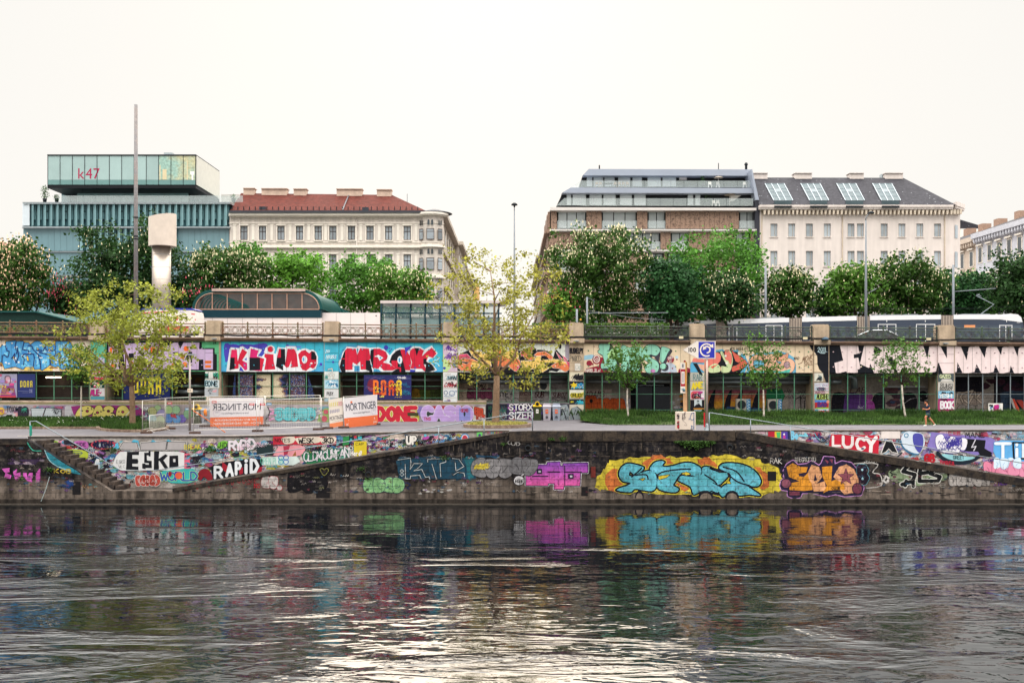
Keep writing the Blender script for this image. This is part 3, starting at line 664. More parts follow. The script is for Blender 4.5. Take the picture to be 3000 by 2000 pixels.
p.line([(80,1296),(96,1318),(120,1320)],3,'#3fa48c',1,smooth=True);p.blots(168,1405,215,1438,7,['#22407a','#2a3a66'],1,(4,9));p.blots(0,1345,130,1360,10,['#7a6f78','#8f7f8c','#3a2a48'],0,(4,12))
p.blots(1215,1432,1330,1447,9,['#b9b5b0','#aaa6a4'],0,(2,5));p.squig(240,1415,285,1432,4,['#3b9eae','#c08a50'],1)
p.done('mural',quay,'pale green throw-up, black bubbles and scattered pink letters',M['paint_old'])
# chalky drips and mineral runs, plain dirt
p=qpaint()
for _ in range(70):
 x=U(1300,2160);y=max(R.choice([1268,1294,1308,1322]),ly(x)+3)+U(0,6);l=U(5,26);p.line([(x,y),(x+U(-1,1),y+l)],U(.5,1.8),R.choice(['#6d6156','#7d7268','#17151a','#544a44']),R.randint(0,3))
for _ in range(50):
 x=U(600,3000);y=U(1430,1452);p.line([(x,y),(x+U(8,30),y+U(-1,1))],U(.8,2.5),R.choice(['#94867a','#1a1719','#8a7d70']),R.randint(0,3))
for y,x0,x1 in((1294,1530,2120),(1320,1400,2250),(1336,1000,2000),(1402,900,1700),(1441,520,3000),(1396,0,320),(1352,0,180)):
 for k in range(int((x1-x0)/40)):
  xx=x0+k*40+U(-4,4)
  if max(ly(xx),ly(xx+38))+4<y:p.line([(xx,y),(xx+U(22,38),y+U(-.6,.6))],U(.5,1.1),R.choice(['#17141a','#17141a','#73665c']),R.randint(0,3))
for x0,x1,y0,y1,n in((0,130,1300,1440,70),(100,330,1390,1444,40),(560,1070,1380,1445,120),(1100,1480,1392,1442,60),(1000,1500,1320,1352,40),(1500,1740,1296,1350,30),(1480,1760,1430,1446,14),(2150,2380,1296,1350,24),(2500,3000,1390,1448,110),(2500,2860,1345,1400,40)):
 for _ in range(n):
  x,y=U(x0,x1-14),U(y0,y1-8)
  if y<max(ly(x),ly(x+26))+6:continue
  if R.random()<.4:p.blots(x,y,x+14,y+8,1,['#4a4048','#3a4a5a','#6d625c','#5c3040','#22202a','#7d746c'],0,(2,6))
  else:p.squig(x,y,x+26,y+12,1,['#a09690','#8d8580','#15141a','#7a3a44','#3a5a74','#6a4a78','#b0a8a2'],3,h=(4,9),w=(.5,1.1))
p.done('stains',quay,None,M['paint_old'])
# ivy hanging from the coping
def leaf_mass(name,pts,size,mat,parent=None,loc=None,flat=.4,jitter=None,up=.4):
 n=len(pts);pts=np.asarray(pts,np.float64);sz=size*NR.uniform(.6,1.3,n)
 nrm=NR.normal(size=(n,3));nrm[:,2]+=up;nrm[:,1]-=flat;nrm/=np.linalg.norm(nrm,axis=1)[:,None]
 t=NR.normal(size=(n,3));t-=nrm*(t*nrm).sum(1)[:,None];t/=np.linalg.norm(t,axis=1)[:,None];bt=np.cross(nrm,t)
 V=np.empty((n,4,3));V[:,0]=pts-t*sz[:,None]*.55;V[:,1]=pts+bt*sz[:,None]*.38+nrm*sz[:,None]*.06;V[:,2]=pts+t*sz[:,None]*.55;V[:,3]=pts-bt*sz[:,None]*.38+nrm*sz[:,None]*.06
 me=fast_mesh(name,V.reshape(-1,3),np.arange(n*4).reshape(n,4),4)
 return link(name,me,[mat],parent,loc)
M['ivy']=material('ivy_leaves','#3c5a26',.6,island=.5,var=.1,transl=.25)
pts=[]
for _ in range(900):
 x=R.triangular(1970,2100,2040);y=1292+abs(R.gauss(0,9))*(1-abs(x-2040)/90);q=P(x,y,YQ-.1-R.random()*.12);pts.append(q)
iv=leaf_mass('ivy',pts,.13,M['ivy'],None,P(2040,1294,YQ));tag(iv,'dark ivy hanging over the quay stones below the white cabinet','ivy')
pts=[]
for(x0,y0,n,s)in((1615,1286,60,5),(1648,1284,60,5),(1080,1400,50,6),(1300,1341,60,7),(1475,1300,40,4),(60,1400,60,6),(145,1375,90,7),(330,1318,150,10),(620,1316,120,12),(1060,1372,60,6)):
 for _ in range(n):q=P(x0+R.gauss(0,s),y0+R.gauss(0,s*.5),(YQ if x0 not in(330,620)else YR)-.06-R.random()*.08);pts.append(q)
wd=leaf_mass('weeds',pts,.08,M['ivy'],None,(0,0,0));tag(wd,'small weeds rooted in the joints of the quay stones','weeds',kind='stuff')
# ------------------------------------------------------------------ ramps, stairs and their back wall
rampl=MB()
def ramp_strip(mb,pts,off=.0):
 for i in range(len(pts)-1):
  a,b_=P(*pts[i],YQ+.424),P(*pts[i+1],YQ+.424);a2,b2=(P(*pts[i],YQ),P(*pts[i+1],YQ))
  z0,z1=a2[2],b2[2];x0,x1=a2[0],b2[0]
  mb.quad((x0,YQ+.42,z0-off),(x1,YQ+.42,z1-off),(x1*YR/YQ,YR+.01,z1-off),(x0*YR/YQ,YR+.01,z0-off))
ramp_strip(rampl,[(325,1437),(504,1437)],.02);ramp_strip(rampl,[(504,1432),(1490,1267)],.02)
tag(rampl.build('ramp',ramp_m,None,P(900,1366,YQ)),'long stone ramp climbing from the low landing up to the promenade, left of centre','ramp')
rampr=MB();ramp_strip(rampr,[(2155,1265),(2255,1282),(3060,1414)],.02)
tag(rampr.build('ramp',ramp_m,None,P(2600,1340,YQ)),'stone ramp going down to the water under the red letters at right','ramp')
stairs=thing('stone_stairs','worn stone stairs descending from the promenade to the low landing at left','stairs',P(210,1360,YQ+.9))
ns=13
for k in range(ns):
 x0,x1=lerp(98,345,k/ns),lerp(98,345,(k+1)/ns)+3;y=lerp(1291,1436,k/ns)
 mb=MB();a,b_=P(x0,y,YQ),P(x1,y,YQ);mb.box(a[0],b_[0],YQ+.425,YR-.003,a[2]-.6-.003*k,a[2]+.012*(k%2))
 mb.build('step',material('step_stone','#4d423b',.9,var=.35,scale=2,bump=.3,col2='#2c2727'),stairs)
def back_wall(name,label,x0,x1,lowf,seed):
 w=thing(name,label,'wall',P((x0+x1)/2,1360,YR))
 g=MB();n=int((x1-x0)/40)
 for k in range(n):
  a,b_=lerp(x0,x1,k/n),lerp(x0,x1,(k+1)/n)
  za,zb=prom(a,YR),prom(b_,YR)
  A,B=P(a,lowf(a),YR),P(b_,lowf(b_),YR)
  g.quad((A[0],YR,ZW-.3),(B[0],YR,ZW-.3),(B[0],YR,zb-.0),(A[0],YR,za))
 g.build('wall_face',material('painted_concrete','#8d857f',.85,var=.25,scale=1.4,streak=.35,bump=.2,col2='#a79f9a'),w)
 g=MB()
 for k in range(n):
  a,b_=lerp(x0,x1,k/n),lerp(x0,x1,(k+1)/n);A,B=P(a,0,YR),P(b_,0,YR);za,zb=prom(a,YR),prom(b_,YR)
  g.hexa([(A[0],YR-.06,za-.04),(B[0],YR-.06,zb-.04),(B[0],YR+.35,zb-.04),(A[0],YR+.35,za-.04)],[(A[0],YR-.06,za+.03),(B[0],YR-.06,zb+.03),(B[0],YR+.35,zb+.03),(A[0],YR+.35,za+.03)])
 g.build('coping',ramp_m,w)
 return w
def rl(x):return interp(x,[80,325,504,1490],[1290,1437,1437,1267])
def rlb(x):  # where the ramp meets the back wall, seen in the picture
 return interp(x,[100,340,510,1490],[1292,1430,1423,1264])
bwl=back_wall('ramp_retaining_wall','retaining wall behind the left ramp covered in crowded colourful graffiti',82,1492,rl,1)
p=Paint(YR-.004);cols=['#c4bdb6','#b9d0d6','#3d6f9e','#6aa6b4','#a85060','#8d5f98','#b3a94c','#4e7f52','#cdbcb0','#2c2836','#2c2836','#d48fa8','#c8bfb8','#5b8fae']
def top_y(x):return edge_y(x)+3
def clip_low(x):return interp(x,[96,340,520,1490],[1300,1428,1420,1262])
for i in range(900):
 x=U(110,1400);lo,hi=top_y(x)+6,clip_low(x)-6
 if hi-lo<4:continue
 y=U(lo,hi);rr=U(4,13);k=8
 pts=[(x+rr*1.6*U(.5,1.2)*cos(2*math.pi*j/k),min(max(y+rr*.8*U(.6,1.2)*sin(2*math.pi*j/k),top_y(x)),clip_low(x)-1))for j in range(k)]
 dark_left=x<330 and R.random()<.45
 p.poly(pts,'#221f2c' if dark_left else R.choice(cols),i%5)
for i in range(900):
 x=U(110,1380);lo,hi=top_y(x)+8,clip_low(x)-3
 if hi-lo<6:continue
 p.squig(x,lo,min(x+30,1400),hi,1,['#16141c','#16141c','#dcd8d4','#dcd8d4','#a3283a','#2f6fa0','#56b0b8','#7d3f8c'],5+i%3,h=(4,10),w=(.6,1.5))
p.done('graffiti',bwl,None,M['paint_old'])
# the readable pieces on it
p=Paint(YR-.045)
p.poly([(352,1322),(520,1322),(540,1326),(540,1372),(516,1377),(352,1377),(330,1360),(340,1335)],'#c9c8c8',0)
p.at(300,1270,5.88)
for q in([(425,310),(630,305),(630,365),(515,365),(515,430),(605,430),(620,470),(610,515),(515,515),(515,560),(620,565),(622,622),(405,618)],
[(720,325),(795,325),(795,290),(830,290),(830,390),(795,390),(795,370),(765,370),(768,460),(850,465),(850,590),(745,590),(742,612),(685,595),(685,512),(740,510),(742,530),(800,530),(800,505),(720,500)],
[(890,300),(980,298),(970,430),(1085,350),(1130,375),(1050,455),(1140,595),(1085,620),(985,465),(970,470),(975,622),(885,622)]):p.poly(q,'#0f1017',1)
p.poly([(1155,378),(1305,372),(1312,575),(1150,580)],'#0f1017',1,holes=[[(1220,430),(1258,430),(1258,485),(1220,485)]])
p.word('ESKO',240,455,395,515,'#2a2830',1,w=.07,jit=.1);p.word('VKC',275,540,385,590,'#2a2830',1,w=.08,jit=.1)
for q in([(280,270),(355,150),(590,155),(620,272)],[(655,275),(670,160),(1110,130),(1085,275)],[(1110,272),(1130,140),(1430,145),(1440,275)]):
 p.line(q,34,'#dad6d2',0,closed=True);p.line(q,20,'#17161e',1,closed=True);p.poly(q,'#a29c9c',2)
p.poly([(500,140),(540,100),(620,115),(640,250),(610,150)],'#4ba3c0',3);p.poly([(830,140),(870,105),(930,140)],'#4ba3c0',3);p.poly([(1100,130),(1130,100),(1200,130)],'#4ba3c0',3)
p.word('BREAK',1420,190,1700,265,'#c8b73e',3,w=.16,jit=.1)
p.poly([(1970,240),(2000,150),(2080,120),(2160,130),(2140,230),(2040,260)],'#6fae3c',3);p.word('JiD',1990,150,2150,235,'#15281a',4,w=.14)
p.bubble(398,1394,466,1422,5,'#a8463c','#c9bdb8',1,1.0)if False else p.at(0,0,1).bubble(398,1391,467,1423,5,'#a8463c','#cfc4c0',1,1.3);p.squig(402,1395,462,1418,9,['#5a201c','#c9bdb8','#8a3a34'],9,h=(5,10));p.at(300,1270,5.88)
p.poly([(985,660),(1050,640),(1400,600),(1560,600),(1650,680),(1640,800),(1480,850),(1200,850),(1100,800),(1010,800)],'#3aa7a4',0)
p.word('WORLD',1010,660,1640,800,'#34519a',1,w=.2,outline='#a9d67c',ow=.3,gap=.08,jit=.05);p.disc(1315,720,62,'#cc5a3e',4);p.disc(1165,690,30,'#8e1e2e',4,46)
p.poly([(1640,760),(1660,660),(1740,600),(1830,620),(1890,720),(1890,800),(1820,800),(1750,740),(1700,800)],'#7d1a26',2,smooth=True)
p.at(0,0,1)
p.poly([(617,1366),(660,1352),(740,1343),(762,1345),(768,1362),(766,1380),(700,1396),(625,1407)],'#12121a',2)
p.poly([(752,1370),(768,1366),(767,1380),(750,1386)],'#931c2c',3);p.poly([(652,1352),(668,1366),(664,1384),(650,1372)],'#931c2c',3);p.poly([(700,1372),(712,1368),(712,1386),(702,1390)],'#931c2c',3)
for ch,x0,x1,yt,yb in(('R',630,652,1367,1399),('A',664,682,1359,1393),('P',692,706,1354,1388),('i',714,728,1346,1384),('D',736,757,1346,1383)):p.word(ch,x0,yt,x1,yb,'#d2d4d8',4,w=.24)
p.disc(722,1349,5,'#d2d4d8',6,4)
# red strip with black tags, white throw-ups, green letters, yellow block
p.rect(800,1278,985,1302,'#b02838',1)
for x0,x1 in((826,862),(868,936),(938,982)):p.poly([(x0,1282),(x1,1279),(x1-2,1296),(x0+12,1300),(x0+4,1296)],'#cfc2b2',2,smooth=True)
p.word('WESK',876,1282,920,1297,'#131118',4,w=.17,jit=.08,gap=.12);p.word('3KD',944,1281,978,1297,'#131118',4,w=.17,jit=.08,gap=.12);p.word('NOTES',806,1284,850,1294,'#131118',4,w=.13)
p.word('RYPID',672,1290,748,1316,'#cfc4cc',2,w=.26,outline='#5c6a60',ow=.4,gap=-.05,jit=.1);p.squig(690,1288,790,1318,14,['#cfc0cc','#2a3a34','#d8a8bc'],6,h=(7,14))
p.rect(752,1302,800,1332,'#1e2c30',1)
p.poly([(800,1334),(816,1306),(880,1303),(895,1310),(892,1330),(860,1338)],'#cf8a92',1);p.poly([(830,1306),(850,1304),(842,1330),(832,1334)],'#a33048',2);p.poly([(856,1336),(866,1320),(868,1334)],'#8c5a34',3)
p.poly([(882,1330),(1012,1312),(1020,1330),(990,1350),(940,1358),(900,1358),(890,1345)],'#2d7a4a',1);p.word('OLDMOUNTAIN',893,1326,1024,1352,'#c9c4c9',2,w=.13,outline='#1f5a48',ow=.36,gap=-.1,up=.11,jit=.12);p.squig(890,1318,1010,1346,16,['#1b2a2c','#7fc4b8','#d9cfd6','#2d7a4a'],6,h=(6,12));p.word('BEAK',896,1308,944,1322,'#0f1a18',2,w=.16,up=.05)
p.poly([(770,1338),(870,1336),(880,1352),(860,1362),(768,1362)],'#c2cfcb',1);p.word('OPEN PLAN',764,1340,830,1360,'#3fb098',2,w=.05)
for(x,y)in((823,1352),(838,1352),(823,1340),(838,1340)):p.ring(x,y,7,2.4,'#4a70b0',2)
p.rect(1037,1292,1074,1336,'#cbb62e',1);p.word('CAP',1042,1296,1066,1304,'#2a2620',2,w=.1);p.poly([(1005,1280),(1024,1276),(1022,1302),(1004,1304)],'#2b7d44',1)
p.word('NO',1010,1307,1034,1317,'#e0dcd8',2,w=.16);p.word('Hard!',1028,1320,1060,1334,'#e6e2de',3,w=.16);p.rect(1022,1278,1060,1290,'#38a2ac',1);p.word('MEL',1024,1275,1056,1288,'#15151e',2,w=.2);p.disc(1041,1280,4.5,'#b23244',4)
for ch,x0,x1 in(('U',1192,1203),('P',1209,1219)):p.word(ch,x0,1278,x1,1300,'#d9d4cd',2,w=.28,outline='#15141b',ow=.5)
p.word('R',1226,1276,1234,1285,'#15141b',3,w=.2);p.word('BOE',1225,1290,1245,1301,'#15141b',3,w=.2);p.word('RAPID',1168,1287,1186,1297,'#24212a',3,w=.12)
p.poly([(1236,1284),(1246,1278),(1258,1278),(1252,1286),(1240,1287)],'#a8489c',3,smooth=True);p.disc(1246,1275,4,'#58b4c4',3)
p.disc(1362,1284,13,'#4a83b4',2,15);p.disc(1362,1284,10,'#d3c6c6',3,12);p.disc(1362,1284,8,'#b03548',4,10)
for k in range(6):a=k*1.05;p.ring(1325+6*cos(a),1272+5*sin(a),3.2,1.4,'#17151c',2)
p.rect(1397,1266,1413,1280,'#62b85e',2);p.disc(1405,1274,4,'#3a3a66',3)
for k in range(9):x=1430+k*5;p.line([(x,1264),(x-1,1270)],1.6,R.choice(['#b060a0','#4ca8b8','#c2b040','#b84b58']),2)
p.line([(1268,1274),(1278,1282),(1266,1284)],1.5,'#bb5a7c',2);p.line([(1290,1272),(1300,1282),(1288,1284)],1.5,'#bb5a7c',2);p.squig(1262,1286,1300,1298,5,['#5b8fc4','#b0384e'],2)
# left end: diamond, pink, ring tag
p.poly([(190,1318),(232,1316),(258,1326),(250,1346),(206,1346),(192,1336)],'#a6b23c',1,smooth=True);p.line([(208,1326),(216,1321),(234,1321),(242,1326),(225,1341)],1.6,'#1e3f6a',2,closed=True);p.line([(208,1326),(242,1326)],1.4,'#1e3f6a',3);p.line([(218,1326),(225,1340),(232,1326)],1.2,'#1e3f6a',4)
p.poly([(215,1296),(235,1290),(256,1294),(258,1312),(240,1310)],'#a85a9c',1,smooth=True);p.word('SIDE',224,1296,252,1306,'#2a1834',2,w=.16)
p.ring(302,1302,34,4,'#b03a4c',1,12);p.word('NUGHT',276,1292,332,1312,'#1a1c3a',2,w=.18);p.poly([(312,1312),(345,1296),(350,1314)],'#52a8c6',1)
p.disc(163,1298,8,'#8fae4a',1);p.disc(164,1298,4,'#263a2a',2);p.squig(170,1300,206,1316,4,['#b03a3a','#b5402c'],2)
p.rect(540,1328,556,1372,'#cf5a72',2);p.squig(541,1329,556,1370,14,['#1d3658','#3f9ab4','#17161e'],3,h=(3,6),w=(1,2));p.squig(556,1334,590,1362,30,['#17161e','#26242e'],3,h=(3,7),w=(1,2))
p.disc(285,1366,8,'#c7c9cc',1,24);p.squig(280,1345,300,1385,8,['#8fb3c8','#5b87aa'],2)
p.done('mural',bwl,'black block letters on white, and white bubble letters on black and red',M['paint'])
def rr_(x):return interp(x,[2155,2255,3060],[1264,1282,1414])
bwr=back_wall('ramp_retaining_wall','retaining wall behind the right ramp with large red and violet letters',2152,3070,rr_,2)
p=Paint(YR-.004)
def clr(x):return interp(x,[2190,2255,3060],[1262,1276,1406])
for i in range(480):
 x=U(2200,3010);lo,hi=1263,clr(x)-2
 if hi-lo<4:continue
 y=U(lo,hi);rr=U(4,12);k=8
 pts=[(x+rr*1.5*U(.5,1.2)*cos(2*math.pi*j/k),min(max(y+rr*.8*U(.6,1.2)*sin(2*math.pi*j/k),1262),clr(x)-1))for j in range(k)]
 p.poly(pts,R.choice(['#d6cbc8','#d6cbc8','#cfc6c6','#b9b3b6','#8d7fae','#c8a8b4','#9cc0d6','#a44a62']),i%5)
for i in range(420):
 x=U(2200,3000);lo,hi=1268,clr(x)-3
 if hi-lo<8:continue
 p.squig(x,lo,x+28,hi,1,['#16141c','#16141c','#b23a4e','#e0dada','#5a4a9a','#3f86a8'],5+i%3,h=(4,9),w=(.5,1.3))
p.done('graffiti',bwr,None,M['paint_old'])
p=Paint(YR-.045).at(2250,1230,3.136)
for x0,x1,cc in((0,62,'#a81f34'),(62,120,'#c9a634'),(120,180,'#4a3a94'),(180,208,'#1d2a52')):p.rect(x0,95,x1,172+(x0*.12),cc,1)
p.poly([(75,110),(115,110),(110,165),(85,165)],'#45a860',2);p.disc(148,130,9,'#d8ccd8',2);p.rect(138,140,160,168,'#b03a8c',2);p.word('bo',212,108,275,172,'#78bcd8',1,w=.28)
p.line([(290,140),(360,145),(340,125)],18,'#78c0d2',1);p.line([(430,125),(470,190),(520,195),(560,150)],10,'#2a3c4a',1,smooth=True);p.line([(428,122),(450,160),(470,180)],5,'#6fb4cc',2)
p.poly([(580,130),(1020,140),(1015,325),(800,290),(555,255)],'#bb2338',1)
for ch,x0,x1,y0,y1 in(('L',596,672,150,236),('U',690,775,150,250),('C',812,888,165,270),('Y',902,992,160,288)):p.word(ch,x0,y0,x1,y1,'#dfd6d6',2,w=.26)
p.disc(868,262,15,'#222a55',4,9)
A4=[(1085,190),(1135,190),(1190,300),(1140,290),(1110,260),(1080,290),(1040,310)];p.piece(A4,'#12151a',1,'#d5d0cc',14);p.line([(1040,330),(1110,320),(1180,345),(1230,300)],12,'#12303a',1)
p.rect(1040,98,1215,170,'#d9cec9',1)
p.poly([(1220,180),(1260,110),(1330,105),(1420,130),(1440,220),(1380,310),(1260,260)],'#c8d2de',1,smooth=True);p.poly([(1330,140),(1370,120),(1420,140),(1425,230),(1390,300),(1340,230)],'#4a4ba0',2,smooth=True);p.line([(1220,190),(1240,250),(1300,300),(1380,315)],12,'#2f6c94',3,smooth=True);p.ring(1270,140,18,7,'#3f7ea0',3)
p.poly([(1500,110),(2050,160),(2090,190),(2060,330),(1900,320),(1760,280),(1560,285),(1460,260),(1490,160)],'#8071b4',0)
for q in([(1540,160),(1600,130),(1640,200),(1680,150),(1740,180),(1760,290),(1660,300),(1560,270)],[(1760,170),(1830,180),(1810,270),(1760,260)]):p.piece(q,'#e2dfe6',1,'#3a3480',8,smooth=True)
p.poly([(1760,165),(2000,185),(1990,260),(2060,300),(2030,345),(1960,340),(1930,290),(1800,285)],'#101018',2);p.line([(1905,180),(1870,250),(1910,240),(1890,280)],9,'#c9c6d0',4);p.disc(2010,320,48,'#101018',3,24)
p.line([(1560,300),(1620,360),(1750,395),(1880,370),(1940,330)],32,'#15222e',1,smooth=True);p.poly([(1600,310),(1780,330),(1900,340),(1850,365),(1740,375),(1640,350)],'#8ec4cc',2,smooth=True);p.word('GREET',1700,325,1800,358,'#17303a',4,w=.14)
p.squig(1560,150,1780,290,26,['#4a3fa0','#3a3488'],5,h=(20,50),w=(1,2))
p.word('GB',1440,315,1530,385,'#a81a28',2,w=.3);p.word('CB',1315,345,1385,380,'#a3202c',2,w=.26);p.word('ROBiSB',1590,380,1710,425,'#b02038',2,w=.14,jit=.08,shear=-.1)
p.word('CLAUBE',1660,105,1775,140,'#b03a58',1,w=.12);p.word('MANE',1815,112,1990,158,'#15131a',2,w=.14);p.line([(1900,125),(2030,150)],6,'#b02a44',3)
p.word('PATOKI',2110,105,2352,145,'#7d97a4',1,w=.1);p.word('ALBEB',2180,140,2352,172,'#5f9ab2',2,w=.1);p.line([(2060,120),(2140,128)],12,'#2a2030',1)
p.poly([(2075,200),(2140,185),(2520,190),(2520,380),(2330,390),(2100,350),(2070,290)],'#5fa6dc',1);p.word('TiN',2090,215,2480,345,'#dbe4ea',2,w=.22,outline='#3d86c2',ow=.3);p.line([(2250,205),(2258,355),(2500,350)],16,'#10121a',5);p.line([(2250,205),(2500,210)],14,'#10121a',5)
p.at(0,0,1).bubble(2930,1350,3035,1394,4,'#d98aa6','#b04a70',3,1.0);p.bubble(2883,1352,2980,1398,4,'#d87f9c','#6a3250',1,1.0);p.bubble(2912,1340,2990,1372,4,'#cfe0ec','#5a97c8',4,.9)
p.at(2250,1230,3.136).word('JOHNP',1850,400,1950,430,'#26222c',2,w=.1);p.line([(1920,470),(1960,440),(1975,470)],8,'#6a2a44',2)
p.done('mural',bwr,'red letters, black and violet letters, and pale blue letters')
# ------------------------------------------------------------------ handrails
def rail(label,posts,path,r=.028,cat='handrail'):
 t=thing('handrail',label,cat,posts[0][0])
 mb=MB();mb.tube(path,r,8);mb.build('rail',M['metal'],t)
 for a,b_ in posts:
  mb=MB();mb.tube([a,b_],r*1.15,8);mb.build('post',M['metal'],t)
 return t
Yh=YR-.25
t=rail('galvanised handrail from a tall post down the left stairs and up the ramp',[(P(88,1287,YQ+.6),P(88,1234,YQ+.6)),(P(1418,1283,YQ+.3),P(1418,1229,YQ+.3)),(P(1560,1262,YQ+.3),P(1560,1205,YQ+.3)),(P(1285,1302,YQ+.3),P(1285,1252,YQ+.3))],
[P(88,1234,YQ+.6),P(105,1233,YQ+.6),P(352,1376,YR-.3),P(360,1378,YR-.3),P(455,1377,YR-.3),P(470,1375,YR-.3),P(1000,1296,YQ+.3),P(1545,1206,YQ+.3),P(1560,1205,YQ+.3)])
mb=MB();mb.pbox(86,1246,92,1276,YQ+.5,.08);mb.build('post_plate',material('teal_enamel','#2f8a78',.5),t)
rail('galvanised handrail sloping down beside the right ramp from the sign post',[(P(2078,1264,YQ+.35),P(2078,1208,YQ+.35)),(P(2199,1272,YQ+.35),P(2199,1229,YQ+.35)),(P(2316,1292,YQ+.35),P(2316,1247,YQ+.35))],
[P(2078,1208,YQ+.35),P(2090,1210,YQ+.35),P(2420,1263,YQ+.35),P(3060,1366,YQ+.35)])
mb=MB();mb.tube([P(146,1392,YQ-.1),P(135,1430,YQ-.3),P(120,1468,YQ-.4)],.02,5)
tag(mb.build('mooring_rope',material('pale_rope','#8d9a9a',.9),None,P(146,1392,YQ)),'thin rope hanging from the mooring ring down to the water at left','rope')
# ------------------------------------------------------------------ upper embankment wall with open bays
def LT(x):return 984+19*x/3000  # top of the ledge
def PT(x):return 994.5+19*x/3000  # top of the painted band
def PB(x):return 1086.5+6.5*x/3000  # bottom of the painted band
PIERS=[(-95,-52),(265,307),(605,648),(950,992),(1298,1340),(1668,1710),(2022,2064),(2382,2428),(2748,2795),(3115,3160)]
gal=thing('embankment_wall','long two-tier embankment wall with painted concrete band over dark open bays','wall',P(1500,1235,YW))
band_cols=['#d8c8b8','#b9a8c4','#41b0c8','#41b0c8','#d2ccc0','#d9c3a6','#d9c3a6','#10121c','#10121c']
BAYS=[(PIERS[i][1],PIERS[i+1][0])for i in range(9)]
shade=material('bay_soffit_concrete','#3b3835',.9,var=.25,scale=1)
def gz(px):return zback(px)+(.42 if px>1700 else 0)
BD=1.9  # depth of the bays
FLZ=EYE+(CY-1172)*YW/F
for i,(x0,x1)in enumerate(BAYS):
 g=MB();a,b_=P(x0,0,YW),P(x1,0,YW)
 def q3(x,y,Y=YW):return P(x,y,Y)
 g.hexa([q3(x0,PB(x0)),q3(x1,PB(x1)),tuple(Vector(q3(x1,PB(x1)))+Vector((0,.3,0))),tuple(Vector(q3(x0,PB(x0)))+Vector((0,.3,0)))],
[q3(x0,PT(x0)-1),q3(x1,PT(x1)-1),tuple(Vector(q3(x1,PT(x1)-1))+Vector((0,.3,0))),tuple(Vector(q3(x0,PT(x0)-1))+Vector((0,.3,0)))],0,c(band_cols[i]))
 f=g.build('fascia_panel',M['paint'],gal)
 # bolts in two rows
 mb=MB();bc='#5f8f6c' if i in(5,6)else None
 k=int((x1-x0)/26.5)
 for j in range(k):
  xx=x0+(j+.5)*(x1-x0)/k
  for t in(.25,.79):
   yy=lerp(PT(xx),PB(xx),t);q=P(xx,yy,YW-.02)
   col=bc or{0:'#7fa8c4',1:'#a898b4',2:'#3f9fb8',3:'#3f9fb8',4:'#c8c2ba',7:'#c9aeb4',8:'#b9a4aa'}[i]
   mb.ellipsoid((q[0],YW-.03,q[2]),(.055,.03,.055),8,5,0,c(col))
 mb.build('bolt_row',M['paint'],gal)
 # soffit, side shades, back wall
 g=MB();zt=P(0,PB((x0+x1)/2)-2,YW)[2];ao,bo=a[0]*(YW+BD)/YW,b_[0]*(YW+BD)/YW
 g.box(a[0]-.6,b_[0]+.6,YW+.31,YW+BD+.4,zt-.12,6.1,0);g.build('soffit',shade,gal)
 fz=FLZ if i<4 else(P(0,1180,YW)[2]if i==4 else gz((x0+x1)/2))
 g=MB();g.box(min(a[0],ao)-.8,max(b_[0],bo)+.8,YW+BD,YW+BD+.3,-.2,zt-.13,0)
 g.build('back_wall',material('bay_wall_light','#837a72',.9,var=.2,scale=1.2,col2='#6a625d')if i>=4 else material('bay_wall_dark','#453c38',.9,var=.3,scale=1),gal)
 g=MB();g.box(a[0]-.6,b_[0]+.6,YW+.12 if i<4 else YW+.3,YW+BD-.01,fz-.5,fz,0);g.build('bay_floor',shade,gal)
 # posts and rails of the screen
 n=6;ybot=1171 if i<4 else(1184 if i==4 else 1226)
 pm=M['green_metal']if i<8 else M['metal']
 xs_=[lerp(x0+3,x1-3,j/n)for j in range(n+1)]if i<8 else[x0+2,2837,2879,2920,2960,3001,3042,3083]
 for xx in xs_:
  mb=MB();p0,p1=P(xx,ybot,YW+.2),P(xx,PB(xx)+1,YW+.2);mb.box(p0[0]-.032,p0[0]+.032,YW+.17,YW+.235,p0[2],p1[2]);mb.build('post',pm,gal)
 mb=MB()
 for yy in(PB(x0)+8,ybot-26 if i>=5 else ybot-6,ybot-72 if i>=5 else ybot-40):
  p0,p1=P(x0,yy,YW+.26),P(x1,yy,YW+.26);mb.box(p0[0],p1[0],YW+.24,YW+.27,p0[2]-.014,p0[2]+.014)
 mb.build('rail',pm,gal)
# ledge and pier shafts
for i,(x0,x1)in enumerate(BAYS):
 g=MB();A,B=Vector(P(x0,LT(x0),YW-.34)),Vector(P(x1,LT(x1),YW-.34));h=.26
 def hx(A,B,y0,y1,za,zb):
  g.hexa([(A.x,y0,A.z-za),(B.x,y0,B.z-za),(B.x,y1,B.z-za),(A.x,y1,A.z-za)],[(A.x,y0,A.z-zb),(B.x,y0,B.z-zb),(B.x,y1,B.z-zb),(A.x,y1,A.z-zb)])
 A.x=P(x0,0,YW)[0];B.x=P(x1,0,YW)[0]
 hx(A,B,YW-.34,YW+.6,.11,0);hx(A,B,YW-.26,YW+.59,.2,.111);hx(A,B,YW-.15,YW+.58,h+.03,.201)
 g.build('ledge',M['ledge'],gal)
PZ=lambda i:(1176 if i<4 else(1190 if i==4 else 1230))
pier_cols={1:'#2c2a33',2:'#c4c6c8',3:'#c8ccd0',4:'#d0cac6',5:'#cdbb9c',6:'#b5ab9c',7:'#c2b9b4',8:'#b5aeac'}
